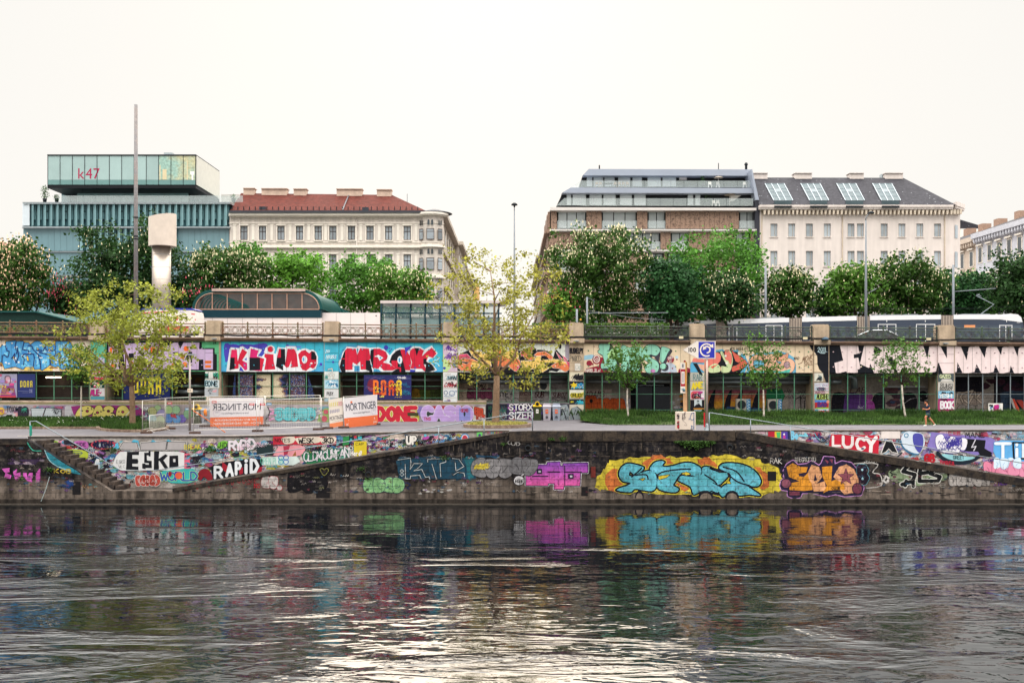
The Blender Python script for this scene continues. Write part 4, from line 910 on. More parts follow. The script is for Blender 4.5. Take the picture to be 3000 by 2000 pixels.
for i,(x0,x1)in enumerate(PIERS):
 a,b_=P(x0,0,YW),P(x1,0,YW);yb=PZ(i);yl_=LT(x0)
 g=MB();z0=P(0,yb+60,YW)[2];zl=P(0,yl_+9,YW)[2]
 g.box(a[0]+.003,b_[0]-.003,YW-.14,YW+BD-.01,z0,zl-.04,0);g.build('pier_shaft',M['stone'],gal)
 g=MB();zt=P(0,yl_-49,YW)[2];zb=zl-.03
 g.box(a[0]+.02,b_[0]-.02,YW-.2,YW+.9,zb,zt-.12,0);g.box(a[0]+.06,b_[0]-.06,YW-.16,YW+.86,zt-.118,zt,0)
 g.box(a[0]-.03,b_[0]+.03,YW-.37,YW-.203,zl-.02,P(0,yl_-3,YW)[2],0);g.box(a[0],b_[0],YW-.26,YW-.143,zl-.1,zl-.025,0)
 g.build('pier_block',M['stone'],gal)
# --- ornate iron railing, one thing per section
rmat=[material('rusty_green_iron','#69644f',.6,.3,var=.3,scale=2.5,col2='#7a5542'),material('green_iron','#4b5a4a',.55,.3,var=.3,scale=2.5,col2='#3f3a3c')]
names=['above the blue graffiti letters','above the lilac letters behind the left tree','above the first turquoise mural with red letters','above the second turquoise mural with red letters','above the orange and yellow letters behind the centre tree','above the mint green letters','above the letters beside the round-arrow sign','above the black band where the pink letters begin','above the pink zigzag letters at the far right']
for i,(x0,x1)in enumerate(BAYS):
 m=rmat[0]if i<5 else rmat[1];x0,x1=x0+4,x1-4;Yb=YW+.05
 t=thing('iron_railing','ornate iron railing with rings '+names[i],'railing',P((x0+x1)/2,LT((x0+x1)/2),Yb),'iron railings between stone piers on the upper wall')
 def yy(x,d):return LT(x)-d
 for(nm,d,r)in(('top_rail',39.5,.045),('middle_rail',32,.03),('bottom_rail',11,.045)):
  mb=MB();mb.tube([P(x0,yy(x0,d),Yb),P(x1,yy(x1,d),Yb)],r,6);mb.build(nm,m,t)
 xs_=[lerp(x0,x1,k/4)for k in range(5)]
 for xx in xs_:
  mb=MB();p0,p1=P(xx,yy(xx,-.5),Yb),P(xx,yy(xx,42),Yb);mb.box(p0[0]-.05,p0[0]+.05,Yb-.05,Yb+.05,p0[2],p1[2]);mb.ellipsoid((p1[0],Yb,p1[2]+.04),(.07,.07,.08),8,5)
  mb.box(p0[0]-.1,p0[0]+.1,Yb-.08,Yb+.08,p0[2],p0[2]+.1);mb.build('post',m,t)
 for k in range(4):
  mb=MB();xa,xb=xs_[k],xs_[k+1]
  for j in range(3):
   xc=lerp(xa,xb,(j+.5)/3);q=P(xc,yy(xc,21.5),Yb);torus(mb,q,.235,.026,16,5);torus(mb,q,.15,.02,14,5)
   for d in((-2.3,0,2.3)if j<3 else()):
    xv=xc+(xb-xa)/6+d
    if xv<xb-4:p0,p1=P(xv,yy(xv,11),Yb),P(xv,yy(xv,32),Yb);mb.tube([p0,p1],.014,4)
  mb.build('ring_panel',m,t)
mb=MB();pts=[]
x=-60
while x<3080:pts.append(P(x,LT(x)-8+U(-1.2,1.8),YW-.29));x+=40
mb.tube(pts,.045,5);mb.tube([(p_[0],p_[1]-.06,p_[2]-.07+U(-.03,.03))for p_ in pts],.03,5)
cb_=mb.build('cable',M['black'],None,P(1500,LT(1500)-9,YW-.3));tag(cb_,'bundle of black cables strung along the foot of the iron railing','cable')
# junction boxes and lamps on the piers
jn=['left of the second pier','beside the pier left of the mint letters','left of the pier above the round-arrow sign','left of the pier with the year painted under it','left of the last pier at right']
for k,xx in enumerate((588,1643,1996,2360,2722)):
 mb=MB();mb.pbox(xx-6,LT(xx)-12,xx+6,LT(xx)-5,YW-.5,.12)
 tag(mb.build('junction_box',material('cream_plastic','#c9bd9c',.5),None,P(xx,LT(xx)-5,YW-.5)),'cream junction box on the railing '+jn[k],'junction box','junction boxes on the railing cables')
ln=['on the pier over the green painted corner','on the pier between the two turquoise murals','on the pier left of the mint letters','on the pier behind the round-arrow sign','on the far right pier among pink paint']
for k,(xx)in enumerate((627,971,1689,2043,2771)):
 mb=MB();q=P(xx,LT(xx)+4,YW-.5);mb.box(q[0]-.17,q[0]+.17,YW-.62,YW-.36,q[2]-.03,q[2]+.05)
 tag(mb.build('wall_lamp',M['metal_paint'],None,q),'small flat grey lamp '+ln[k],'wall lamp','flat lamps on the piers')
t=thing('dome_lamp','dark domed lamp fixed to the pier above the painted year','wall lamp',P(2418,993,YW-.5))
mb=MB();q=P(2418,996,YW-.55);mb.lathe([(.02,q[2]+.26),(.16,q[2]+.22),(.28,q[2]+.1),(.31,q[2])],q[0],q[1],16);mb.build('shade',material('dark_blue_enamel','#2a3f50',.25,.3),t)
mb=MB();mb.tube([(q[0]-.2,q[1],q[2]),(q[0]-.22,q[1]+.3,q[2]-.1)],.03,6);mb.build('bracket',M['metal'],t)
# ------------------------------------------------------------------ murals on the band
def gpnt(lift=.006):return Paint(YW-lift)
def seams(p,i,layer=24):
 x0,x1=BAYS[i];k=int((x1-x0)/26.5)
 for j in range(1,k):xx=lerp(x0,x1,j/k);p.line([(xx,PT(xx)-.5),(xx,PB(xx))],.55,'#2e2a2c',layer)
def wall_bg(p,i,col,layer=0):
 x0,x1=BAYS[i];p.poly([(x0+.3,PT(x0)),(x1-.3,PT(x1)),(x1-.3,PB(x1)),(x0+.3,PB(x0))],col,layer)
# blue letters
p=gpnt();wall_bg(p,0,'#dccbbb');p.at(0,980,7.84)
for(a,b_,d,e)in((560,120,650,230),(840,115,1030,260),(1230,130,1640,260),(110,130,420,260),(0,500,90,690),(560,720,800,830),(780,790,1000,830),(1000,740,1210,830),(1380,760,1700,830),(1640,320,1720,620)):p.rect(a,b_,d,e,R.choice(['#dfbd5e','#d9b860','#e3cf9c']),1)
p.poly([(1680,400),(1780,440),(1790,620),(1700,560)],'#7a4326',1);p.poly([(1110,770),(1190,735),(1330,768),(1330,782)],'#7a4326',2);p.rect(0,640,60,725,'#7a4326',2)
body=[(-60,330),(0,310),(50,245),(130,245),(140,165),(350,140),(380,160),(520,150),(560,185),(650,190),(700,240),(790,165),(850,150),(930,160),(1010,280),(1050,230),(1120,210),(1180,215),(1215,265),(1280,265),(1285,155),(1560,155),(1620,190),(1660,280),(1640,400),(1660,580),(1760,560),(1780,640),(1840,760),(1700,800),(1570,755),(1430,795),(1330,710),(1270,740),(1180,705),(1140,690),(1090,730),(960,820),(930,780),(800,795),(770,720),(700,745),(600,710),(530,795),(350,730),(110,780),(60,640),(-60,610)]
p.line(body,52,'#dcb94c',2,closed=True);p.line(body,30,'#1d2c66',3,closed=True);p.poly(body,'#4c96cc',4)
hashc=lambda x,y:c(['#3f86c2','#5aa9d4','#74bcdc','#4796cc','#86c4de','#3b7cba'][(int(x*7.13)*31+int(y*3.7)*17)%6])
rb=random.Random(5)
for _ in range(70):
 x,y=rb.uniform(60,1600),rb.uniform(200,720);w_,h_=rb.uniform(40,110),rb.uniform(40,130)
 p.rect(x,y,min(x+w_,1640),min(y+h_,740),rb.choice(['#3f86c2','#5aa9d4','#74bcdc','#86c4de','#3b7cba','#62b2d8']),5)
for _ in range(34):x,y=rb.uniform(60,1560),rb.uniform(170,700);p.rect(x,y,x+rb.uniform(25,75),y+rb.uniform(18,40),'#dfe6ea',8)
for q in([(130,245),(165,370),(215,375),(200,480),(170,520),(110,460),(60,480),(50,640)],[(370,165),(355,270),(375,350)],[(270,545),(345,430),(345,555),(375,650),(435,480),(410,310),(385,430)],[(520,340),(545,200),(560,185)],[(520,340),(600,350),(660,360),(670,440),(600,445),(560,440),(520,500),(560,560),(545,690)],[(650,245),(740,260),(760,330),(860,440),(950,510)],[(690,440),(770,440),(795,530),(770,720)],[(870,440),(920,600),(940,790)],[(840,350),(1000,370),(1040,280)],[(900,400),(1140,460),(1160,690)],[(1050,240),(1060,360),(1180,370),(1270,350),(1290,470),(1230,490)],[(1300,470),(1380,400),(1400,500),(1360,600),(1390,720)],[(1285,265),(1270,350)],[(1640,400),(1500,420),(1620,600),(1600,760)]):p.line(q,20,'#1d2860',11)
for q in([(625,480),(655,520),(665,610),(630,590)],[(1225,490),(1255,530),(1240,570)],[(860,310),(890,320),(880,360)],[(1120,320),(1160,350),(1140,370)],[(1455,310),(1500,330),(1490,370),(1455,380)],[(315,500),(330,530),(310,545)]):p.piece(q,'#dcb94c',12,'#1d2860',22)
p.word('LIFE',645,765,760,815,'#2e7f9c',3,w=.12);p.at(0,0,1);seams(p,0)
p.done('mural',gal,'blue patchwork letters with navy outline on cream and yellow')
# lilac letters with black shadow on green
p=gpnt();wall_bg(p,1,'#57a877');p.at(400,980,7.84)
p.poly([(-680,150),(-620,160),(1130,150),(1150,165),(1500,165),(1500,300),(1575,315),(1575,830),(-680,830),(-700,500)],'#14151f',1)
lil='#c0a8cc'
p.poly([(-640,240),(-560,200),(-420,210),(-420,420),(-300,420),(-300,210),(-80,200),(110,190),(320,190),(560,180),(640,300),(860,180),(950,180),(1000,330),(1080,180),(1445,180),(1435,330),(1575,335),(1575,800),(1540,795),(1535,570),(1435,570),(1425,800),(1070,795),(930,560),(870,790),(500,790),(300,800),(-60,800),(-200,780),(-500,800),(-640,700)],lil,2)
for q in([(10,600),(180,600),(180,640),(10,640)],[(50,400),(180,400),(180,520),(60,430)],[(540,590),(700,590),(700,620),(540,620)],[(830,400),(960,400),(960,430),(830,430)],[(-420,430),(-300,430),(-260,800),(-400,800)],[(1130,520),(1205,395),(1280,395),(1275,640),(1190,640)],[(-180,430),(-60,430),(-60,560),(-180,560)]):p.poly(q,'#14151f',3)
p.poly([(1200,525),(1240,470),(1240,580)],'#4aa684',4)
for(x,y,r_)in((1055,510,55),(1110,680,55),(1140,320,62),(-500,500,60),(-540,700,50),(380,330,60),(230,290,70),(580,310,45),(-120,650,50)):p.disc(x,y,r_,'#e0652e',4)
for q in((20,660,80,790),(120,660,170,740),(320,310,400,430),(-620,300,-560,420)):p.rect(*q,'#e0652e',4)
p.poly([(740,770),(865,610),(865,790)],'#dd6a34',4);p.poly([(930,790),(950,760),(985,840),(920,840)],'#4aa684',4);p.at(0,0,1);seams(p,1)
p.done('mural',gal,'lilac block letters with black shadows and orange dots on green')
# pier 2 continues it
def pier_paint(i):return Paint(YW-.146)
p=pier_paint(2).at(400,980,7.84)
p.rect(1578,135,1890,835,'#5aaa7c',0);p.poly([(1578,305),(1795,305),(1795,440),(1845,450),(1845,830),(1578,830)],'#14151f',1);p.rect(1578,335,1755,795,lil,2);p.rect(1578,598,1718,662,'#e0702e',3);p.rect(1578,698,1710,758,'#e0702e',3)
p.text('24',1755,150,1825,215,'#17201c',2,.025)
for yy_ in(215,420,622):p.line([(1578,yy_),(1890,yy_)],5,'#20302a',4)
p.rect(1575,850,1880,1020,'#cfd2d2',1);p.squig(1580,860,1650,1010,8,['#2f7a6a','#1a1d24'],2,h=(60,110),w=(1,2));p.squig(1760,860,1875,1010,10,['#2f9a84','#b06a6a','#1a1d24'],2,h=(50,110),w=(1,2));p.rect(1660,855,1755,990,'#d5d7d4',5)
p.rect(1570,1035,1900,1225,'#ccd3d6',1);p.word('BONE',1585,1070,1850,1180,'#14161c',2,w=.16,outline='#8fb8c8',ow=.3,jit=.15,gap=.05);p.line([(1830,1050),(1830,1090)],12,'#14161c',4)
p.rect(1565,1240,1880,1420,'#aeb2bb',1);p.poly([(1740,1290),(1850,1260),(1830,1320),(1750,1320)],'#d49aa4',2);p.line([(1640,1290),(1680,1255),(1750,1260)],12,'#1a1c24',2,smooth=True);p.line([(1650,1300),(1690,1280),(1740,1300)],10,'#1a1c24',2,smooth=True);p.line([(1680,1320),(1690,1360),(1710,1340)],14,'#23405a',3)
p.rect(1878,840,1900,1030,'#5e9a48',2)
p.done('mural',gal)
# first turquoise mural
def tq1(x,y):return mixc('#3fb2cc','#4f9fd0',min(max((y-1050)/40,0),1))
p=gpnt();p.grid(648.3,998.8,949.7,1088.2,10,6,tq1,0);p.at(640,980,6.918)
fuzzy(p,[(110,300),(120,200),(180,170),(240,200),(330,190),(420,210),(470,185),(540,195),(640,200),(700,205),(780,190),(860,180),(940,170),(1000,220),(980,440),(600,460),(300,420),(160,560),(130,500)],'#4a41ae',1,2,5)
p.disc(1400,225,30,'#4a41ae',1);p.rect(1510,700,1610,745,'#4a41ae',1);p.disc(2075,600,30,'#4a3fae',2);p.line([(1380,240),(1660,250)],40,'#5a7ac8',1)
wsil=[(160,742),(225,295),(250,255),(420,275),(440,245),(490,235),(600,310),(600,285),(630,280),(640,240),(880,300),(850,400),(880,430),(890,370),(930,340),(950,270),(1010,225),(1070,210),(1130,250),(1145,320),(1120,370),(1160,390),(1205,250),(1350,270),(1365,235),(1570,235),(1605,330),(1660,290),(1770,275),(1850,310),(1920,305),(1980,350),(2020,450),(2015,580),(1970,690),(1890,730),(1800,750),(160,748)]
p.poly(wsil,'#d9dbe0',3)
p.poly([(800,430),(880,320),(940,370),(880,440)],'#3f4ab0',4);p.poly([(525,505),(572,460),(572,525)],'#3f58b8',4);p.poly([(420,730),(450,640),(520,745)],'#4148ac',4)
rd,pk,bk='#c4203c','#c8246a','#12121c'
for q,cc,la in(([(265,305),(375,305),(392,540),(430,400),(485,285),(585,355),(480,520),(580,575),(585,700),(540,725),(450,620),(410,590),(410,680),(225,715)],rd,5),([(265,305),(375,305),(380,465),(245,465)],'#cf2858',6),([(245,465),(330,465),(330,690),(225,715)],bk,6),([(500,545),(580,575),(585,700),(540,725),(500,640)],pk,6),
([(655,280),(815,320),(780,440),(930,490),(880,740),(630,720),(630,500)],pk,5),([(630,465),(845,465),(845,715),(632,728)],bk,6),([(845,468),(930,492),(880,738),(845,716)],rd,7),
([(940,385),(1115,400),(1120,540),(1155,700),(930,715),(970,480),(930,450)],rd,5),
([(1230,285),(1350,290),(1360,640),(1310,600),(1315,730),(1165,640),(1185,470)],bk,5),([(1230,285),(1265,290),(1265,465),(1190,465)],rd,6),
([(1400,285),(1540,290),(1590,400),(1615,650),(1465,665),(1480,520),(1430,650),(1385,670),(1350,640),(1370,480)],rd,5),
([(1615,400),(1680,330),(1760,310),(1840,380),(1890,330),(1950,350),(1990,450),(1985,620),(1920,690),(1860,660),(1780,730),(1700,710),(1660,640)],rd,5),([(1880,335),(1950,355),(1988,440),(1985,510),(1880,505)],bk,6)):p.poly(q,cc,la)
p.disc(1055,297,60,rd,5);p.disc(1745,505,56,'#d9dbe0',6,78);p.disc(1725,500,19,'#4f9ed0',7,42);p.disc(1885,580,24,'#e3e1e2',7,16);p.disc(1960,570,8,'#e3e1e2',7,16)
p.at(0,0,1);seams(p,2);p.done('mural',gal,'red, pink and black letters with white edges on turquoise')
# second turquoise mural
p=gpnt();p.grid(992.3,1001,1297.7,1089,10,6,tq1,0);p.at(970,980,6.918)
fuzzy(p,[(140,500),(180,380),(300,230),(520,200),(640,230),(420,280),(230,480)],'#4497be',1,8,6)
wsil=[(150,600),(165,520),(200,500),(230,370),(320,240),(510,260),(540,225),(790,265),(960,255),(1080,300),(1160,380),(1190,420),(1280,310),(1400,260),(1490,270),(1530,330),(1590,290),(1660,235),(1800,240),(1890,300),(2040,220),(2160,380),(2080,470),(2000,490),(1960,540),(2060,600),(2150,720),(2080,752),(200,752)]
p.poly(wsil,'#d8dbe0',2)
for q in([(470,630),(575,630),(580,745),(470,745)],[(860,690),(960,700),(1020,750),(860,750)],[(1600,705),(1715,715),(1700,752),(1600,752)]):p.poly(q,'#3f8fb8' if q[0][0]<1500 else '#3a3fae',3)
p.poly([(520,280),(560,290),(530,390)],'#3f8fb8',3)
for q,cc,la in(([(170,650),(215,480),(290,290),(295,752),(210,752)],bk,4),([(285,330),(320,275),(500,285),(530,410),(590,275),(765,285),(800,470),(770,540),(770,705),(600,705),(590,540),(520,610),(440,560),(435,710),(285,710)],rd,5),([(705,520),(790,520),(840,752),(790,752),(705,705)],bk,6),([(205,480),(295,480),(295,498),(205,498)],rd,6),
([(800,320),(870,285),(870,690),(840,670),(790,470)],bk,4),([(865,285),(1000,285),(1110,350),(1150,430),(1130,500),(1050,560),(1200,600),(1330,690),(1250,722),(1060,722),(990,640),(960,690),(850,670),(865,440)],rd,5),
([(1180,560),(1230,420),(1320,330),(1400,295),(1500,640),(1510,752),(1240,752),(1340,690)],bk,4),([(1400,295),(1480,300),(1550,350),(1600,430),(1625,560),(1600,720),(1500,715),(1440,440)],rd,6),([(1225,525),(1350,525),(1350,700),(1330,690),(1225,610)],rd,5),([(1330,660),(1418,660),(1418,752),(1390,752),(1390,690),(1330,690)],rd,7),
([(1600,330),(1650,280),(1790,270),(1880,320),(1840,440),(1930,350),(2040,262),(2140,380),(2060,470),(1970,440),(1930,540),(1870,590),(1920,680),(1900,745),(1840,690),(1610,685),(1640,560),(1590,400)],rd,5),([(1695,270),(1790,270),(1735,430)],bk,7),([(1870,490),(1930,480),(1930,540),(2050,610),(2115,710),(1990,750),(1905,750),(1925,600),(1870,595)],bk,7)):p.poly(q,cc,la)
p.poly([(870,445),(960,408),(1060,470),(985,528),(945,455)],'#d8dbe0',8);p.poly([(985,440),(1030,462),(990,500)],'#3f8fb8',9)
p.disc(1395,515,50,'#d8dbe0',8,80);p.disc(1385,515,20,'#4597c2',9,46)
for x,y,r_ in((1115,262,46),(1190,335,18),(1228,292,14),(1188,275,12),(1705,672,18),(540,706,12)):p.disc(x,y,r_,'#3f40ae',8)
p.poly([(1490,255),(1560,250),(1635,215),(1600,280),(1560,320),(1530,350),(1515,430),(1505,330)],'#3f44b4',9);p.line([(2065,550),(2110,510),(2140,520),(2200,470)],12,'#bfe0e6',3);p.line([(2100,570),(2160,590),(2200,635)],12,'#bfe0e6',3)
p.at(0,0,1);seams(p,3);p.done('mural',gal,'heavy red and black letters with white edges on turquoise')
# pier 3 between them
p=pier_paint(3)
p.rect(950.3,1001,991.7,1087,'#42aac4',0)
for yy_ in(1008,1034,1060):p.line([(950.3,yy_),(991.7,yy_)],.7,'#1f4a58',3)
p.word('2019',953,1025,970,1033,'#d5e8ec',2,w=.14,shear=.3);p.word('NIOBS',955,1040,984,1050,'#d5e8ec',2,w=.14,shear=.3);p.line([(955,1053),(962,1053)],1,'#d5e8ec',2)
for x,y,r_ in((978,1042,2.2),(976,1060,3.4),(983,1046,2)):p.disc(x,y,r_,'#4846ae',3)
p.rect(950.3,1088,991.7,1110,'#c9cfce',1);p.rect(950.3,1112,991.7,1138,'#9fc4d4',1);p.rect(950.3,1140,991.7,1165,'#c6c6c9',1)
p.line([(961,1082),(973,1079),(974,1090),(962,1098),(966,1104),(978,1096),(976,1110)],3.6,'#15161c',3);p.line([(961,1082),(973,1079),(974,1090),(962,1098),(966,1104),(978,1096),(976,1110)],2,'#e0dcd4',4)
p.squig(952,1112,990,1136,12,['#2a6a94','#17202c','#e3e6e8','#3f8fb4'],2,h=(6,11),w=(1,2));p.word('PUSY',958,1148,976,1157,'#26232c',3,w=.14);p.squig(950.5,1092,960,1110,4,['#3a8a84','#c890b0'],2);p.rect(950.3,1166,991.7,1176,'#8ba6b4',1)
p.done('mural',gal)
# pier 1 behind the left tree
p=pier_paint(1)
p.rect(265.4,1086,306.6,1112,'#b8355c',0);p.word('TAGSY',267,1092,305,1104,'#d8cfd2',1,w=.2,gap=.05);p.rect(265.4,1108,306.6,1112,'#cf3a52',2);p.rect(265.4,1112,306.6,1136,'#12382f',0)
p.text('+',266,1112,289,1134,'#c43a60',2,.025);p.rect(275.5,1116,279.5,1130,'#e2dcdc',3);p.rect(270,1121,285,1125,'#e2dcdc',4);p.word('VEN',262.5,1112,274,1118,'#c9d0c8',1,w=.14);p.word('OUT',284,1128,300,1135,'#c9d0c8',1,w=.2)
p.rect(265.4,1137,306.6,1160,'#c8c3c8',0);p.word('ALE',266,1142,290,1157,'#b02878',1,w=.2,outline='#231a2c',ow=.34);p.poly([(291,1146),(294,1150),(297,1146),(298,1149),(294,1154),(290,1149)],'#c03070',3);p.rect(265.4,1161,306.6,1170,'#4f8fa0',0);p.rect(265.4,996,306.6,1085,'#57a48a',0);p.poly([(266,1060),(290,1045),(306,1050),(306,1085),(270,1085)],'#a9a4c0',1)
p.done('mural',gal)
# pier 4 left of the orange letters
p=pier_paint(4)
p.rect(1298.4,1004,1339.6,1088,'#c4aec0',0);p.poly([(1298.5,1035),(1312,1060),(1322,1075),(1310,1088),(1298.5,1088)],'#b6cf92',1);p.disc(1302,1078,4,'#3346a0',2);p.squig(1299,1010,1338,1060,12,['#7a48a0','#5a3a90','#d8d0d8'],2,h=(8,18),w=(1,2.4));p.squig(1322,1050,1338,1085,6,['#5f7f84','#3a3440'],2)
p.rect(1298.4,1090,1339.6,1113,'#cfd0d2',1);p.rect(1302,1093,1322,1104,'#e0dedd',2);p.text('FLAWLESS',1303,1094,1321,1097.5,'#1a1a20',3);p.text('VIENNA',1303,1099,1317,1102.5,'#1a1a20',3);p.squig(1308,1095,1338,1113,7,['#15151c','#8fb0c0','#1b2c3a'],4,h=(8,14),w=(.8,1.5))
p.rect(1298.4,1114,1339.6,1137,'#cdc8c9',1);p.squig(1299,1116,1338,1136,10,['#a82c3c','#15151c','#15151c'],2,h=(7,13),w=(.9,1.7));p.rect(1298.4,1138,1339.6,1164,'#cdd0d4',1);p.ring(1306,1150,5,1.6,'#24467a',2,6);p.ring(1324,1152,8,1.5,'#2a568c',2);p.line([(1319,1154),(1324,1157),(1329,1153)],1.2,'#2a568c',3);p.disc(1321,1149,1,'#2a568c',3);p.disc(1327,1149,1,'#2a568c',3);p.word('26',1332,1143,1339,1148,'#2a568c',3,w=.16);p.line([(1301,1160),(1317,1161)],1.6,'#2a568c',2)
p.rect(1298.4,1165,1339.6,1177,'#c9ccd0',1);p.squig(1300,1167,1320,1176,4,['#b0323a','#2f4f8a'],2);p.rect(1298.4,1178,1339.6,1189,'#b53438',1);p.word('OCE',1303,1180,1334,1187,'#1f6a66',2,w=.3)
p.done('mural',gal)
# orange, yellow and pink wildstyle
p=gpnt();wall_bg(p,4,'#d3d6ce');p.rect(1656,1005,1667.5,1089,'#9a939e',1);p.at(1300,990,5.737)
ow_,yw_,pkk,blk='#db7a50','#e2bd68','#cf4a6e','#15131b'
sh=[[(150,400),(200,330),(300,260),(420,210),(470,300),(600,400),(640,470),(700,420),(800,200),(900,160),(1000,150),(1040,260),(1220,160),(1300,240),(1400,170),(1500,150),(1560,200),(1720,210),(1850,330),(1880,190),(2000,320),(2190,430),(2200,560),(2100,570),(1950,520),(1900,560),(1800,540),(1740,575),(1500,560),(1300,575),(900,560),(500,560),(250,550)]]
for q in sh:p.line(q,14,blk,1,closed=True);p.poly(q,blk,1)
for q,cc in(([(180,350),(260,280),(390,265),(450,320),(430,350),(340,330),(250,370)],pkk),([(165,395),(340,350),(480,350),(590,400),(600,470),(500,545),(360,550),(230,450),(240,400),(380,440),(430,410),(340,390)],ow_),([(480,380),(590,400),(600,470),(500,545),(460,460)],yw_),([(230,460),(340,530),(310,545),(240,500)],ow_),
([(430,215),(640,230),(640,420),(600,380),(480,300)],yw_),([(640,280),(760,240),(800,470),(640,540),(540,545),(620,480)],yw_),([(720,200),(780,170),(790,290),(730,250)],pkk),([(820,200),(990,160),(960,260),(900,320),(840,290)],ow_),([(820,350),(1000,280),(1180,300),(1280,380),(1290,450),(1200,560),(1100,480),(900,480)],ow_),([(1000,270),(1160,170),(1240,200),(1260,330),(1080,360)],yw_),([(1180,500),(1280,470),(1220,560)],pkk),
([(1290,240),(1400,170),(1490,155),(1480,240),(1380,300),(1300,300)],pkk),([(1300,250),(1400,250),(1380,300),(1540,320),(1500,370),(1380,360)],ow_),([(1300,380),(1540,390),(1660,490),(1500,520),(1320,500)],yw_),([(1520,290),(1570,240),(1700,225),(1830,310),(1830,350),(1770,350),(1700,290),(1560,300)],ow_),([(1560,310),(1640,300),(1620,370),(1920,360),(2060,410),(2040,470),(1880,410),(1660,410),(1760,510),(1660,575),(1600,540),(1680,490),(1520,380)],yw_),([(1800,470),(1900,410),(2100,440),(2110,530),(2040,565),(1940,510),(1840,500)],ow_),([(1890,235),(1980,340),(2130,420),(2190,470),(2180,535),(2110,500),(2060,400),(1950,350)],pkk),([(2000,290),(2090,370),(2020,350)],pkk)):p.line(q,9,'#e4ded8',3,closed=True);p.poly(q,cc,4)
p.poly([(1390,305),(1460,250),(1500,310)],blk,5);p.poly([(1640,380),(1660,310),(1720,300),(1760,340)],blk,5)
p.poly([(1930,95),(1945,130),(1960,100),(1980,110),(1975,170),(1950,185),(1930,160)],blk,2);p.at(0,0,1);seams(p,4,12);p.done('mural',gal,'orange, yellow and pink wildstyle letters with black shadow')
# pier 5
p=pier_paint(5)
for yy_ in(1012,1037,1062,1086,1116,1141,1166):p.line([(1668.4,yy_),(1709.6,yy_)],.6,'#6b5a4a',5)
p.word('BUSNELPY',1670,1020,1708,1034,'#17151b',2,w=.22,gap=.1);p.word('PNO',1671,1041,1688,1058,'#2d3a38',2,w=.06,jit=.1);p.ring(1695,1050,8,1,'#2d3a38',2);p.word('1',1692,1045,1698,1055,'#2d3a38',2,w=.1);p.ring(1701,1077,5,.9,'#5a8a86',2);p.ring(1690,1075,5,.9,'#8a8f90',2);p.rect(1684,1064,1700,1086,'#cfc8c0',1)
p.rect(1668.4,1090,1709.6,1116,'#c8bea8',1);p.squig(1669,1092,1709,1115,14,['#15131a'],2,h=(9,16),w=(1.2,2.2));p.rect(1668.4,1117,1709.6,1140,'#1a1e2c',1);p.squig(1669,1118,1709,1139,8,['#2f7fae','#cfcabe','#3f9fc0'],2,h=(7,12),w=(1,2.4))
p.poly([(1672,1136),(1676,1129),(1670,1126),(1678,1124),(1680,1118),(1684,1124),(1692,1122),(1688,1128),(1692,1132),(1685,1132),(1682,1140),(1679,1132)],'#d6b828',6)
p.rect(1668.4,1141,1709.6,1168,'#cdccc0',1);p.squig(1669,1143,1709,1167,8,['#cfc02c','#d8c838','#b84a4a'],2,h=(6,12),w=(1,2));p.word('GRUGY',1672,1152,1708,1162,'#1a1a18',5,w=.2,outline='#d0c22c',ow=.4,gap=.1);p.rect(1668.4,1169,1709.6,1184,'#1d2630',1);p.squig(1685,1170,1709,1184,8,['#2f9ab4','#3fb4c8'],2,h=(5,9),w=(1,2.2));p.squig(1670,1172,1684,1180,2,['#cfc02c'],2)
p.rect(1668.4,1185,1709.6,1232,'#c8bfae',0);p.poly([(1670,1232),(1668.6,1204),(1676,1194),(1690,1190),(1702,1200),(1704,1220),(1698,1232)],'#8c9599',2);p.line([(1690,1190),(1702,1200),(1704,1220),(1698,1232)],2.4,'#15141a',3);p.line([(1672,1205),(1679,1222),(1682,1232)],3,'#15141a',3);p.disc(1686,1202,2,'#2a2c34',3);p.word('+',1690,1204,1698,1212,'#2a2c34',3,w=.2)
p.done('mural',gal)
# mint green letters
p=gpnt();wall_bg(p,5,'#dcc6aa');p.at(1690,980,6.03)
mn,dk,mr_='#8fcab4','#2c2c38','#8a2436'
p.poly([(130,665),(160,600),(280,570),(420,540),(500,560),(520,620),(600,665)],mr_,1);p.disc(350,440,78,mr_,1,84);p.disc(220,505,52,mr_,1);p.disc(278,520,20,mr_,1);p.poly([(420,400),(480,400),(520,560),(380,580)],mr_,1);p.ring(350,430,50,16,'#d9cdc6',2,60);p.ring(355,435,22,12,'#d9cdc6',2)
for x,y,r_ in((306,210,9),(362,232,5),(757,205,13),(1030,202,18),(1766,438,14),(1907,470,20),(1690,596,14),(1642,660,22)):p.disc(x,y,r_,mr_,1)
p.poly([(125,450),(130,370),(260,350),(350,375),(260,430)],'#93bcd0',1);p.disc(1765,400,30,'#b3c8d4',1);p.poly([(1480,665),(1540,520),(1640,480),(1740,540),(1775,665)],'#b3bccb',1);p.poly([(960,668),(1000,640),(1120,620),(1170,668)],'#9a2a2e',2);p.poly([(1790,668),(1800,610),(1930,570),(2000,600),(2005,668)],mr_,1)
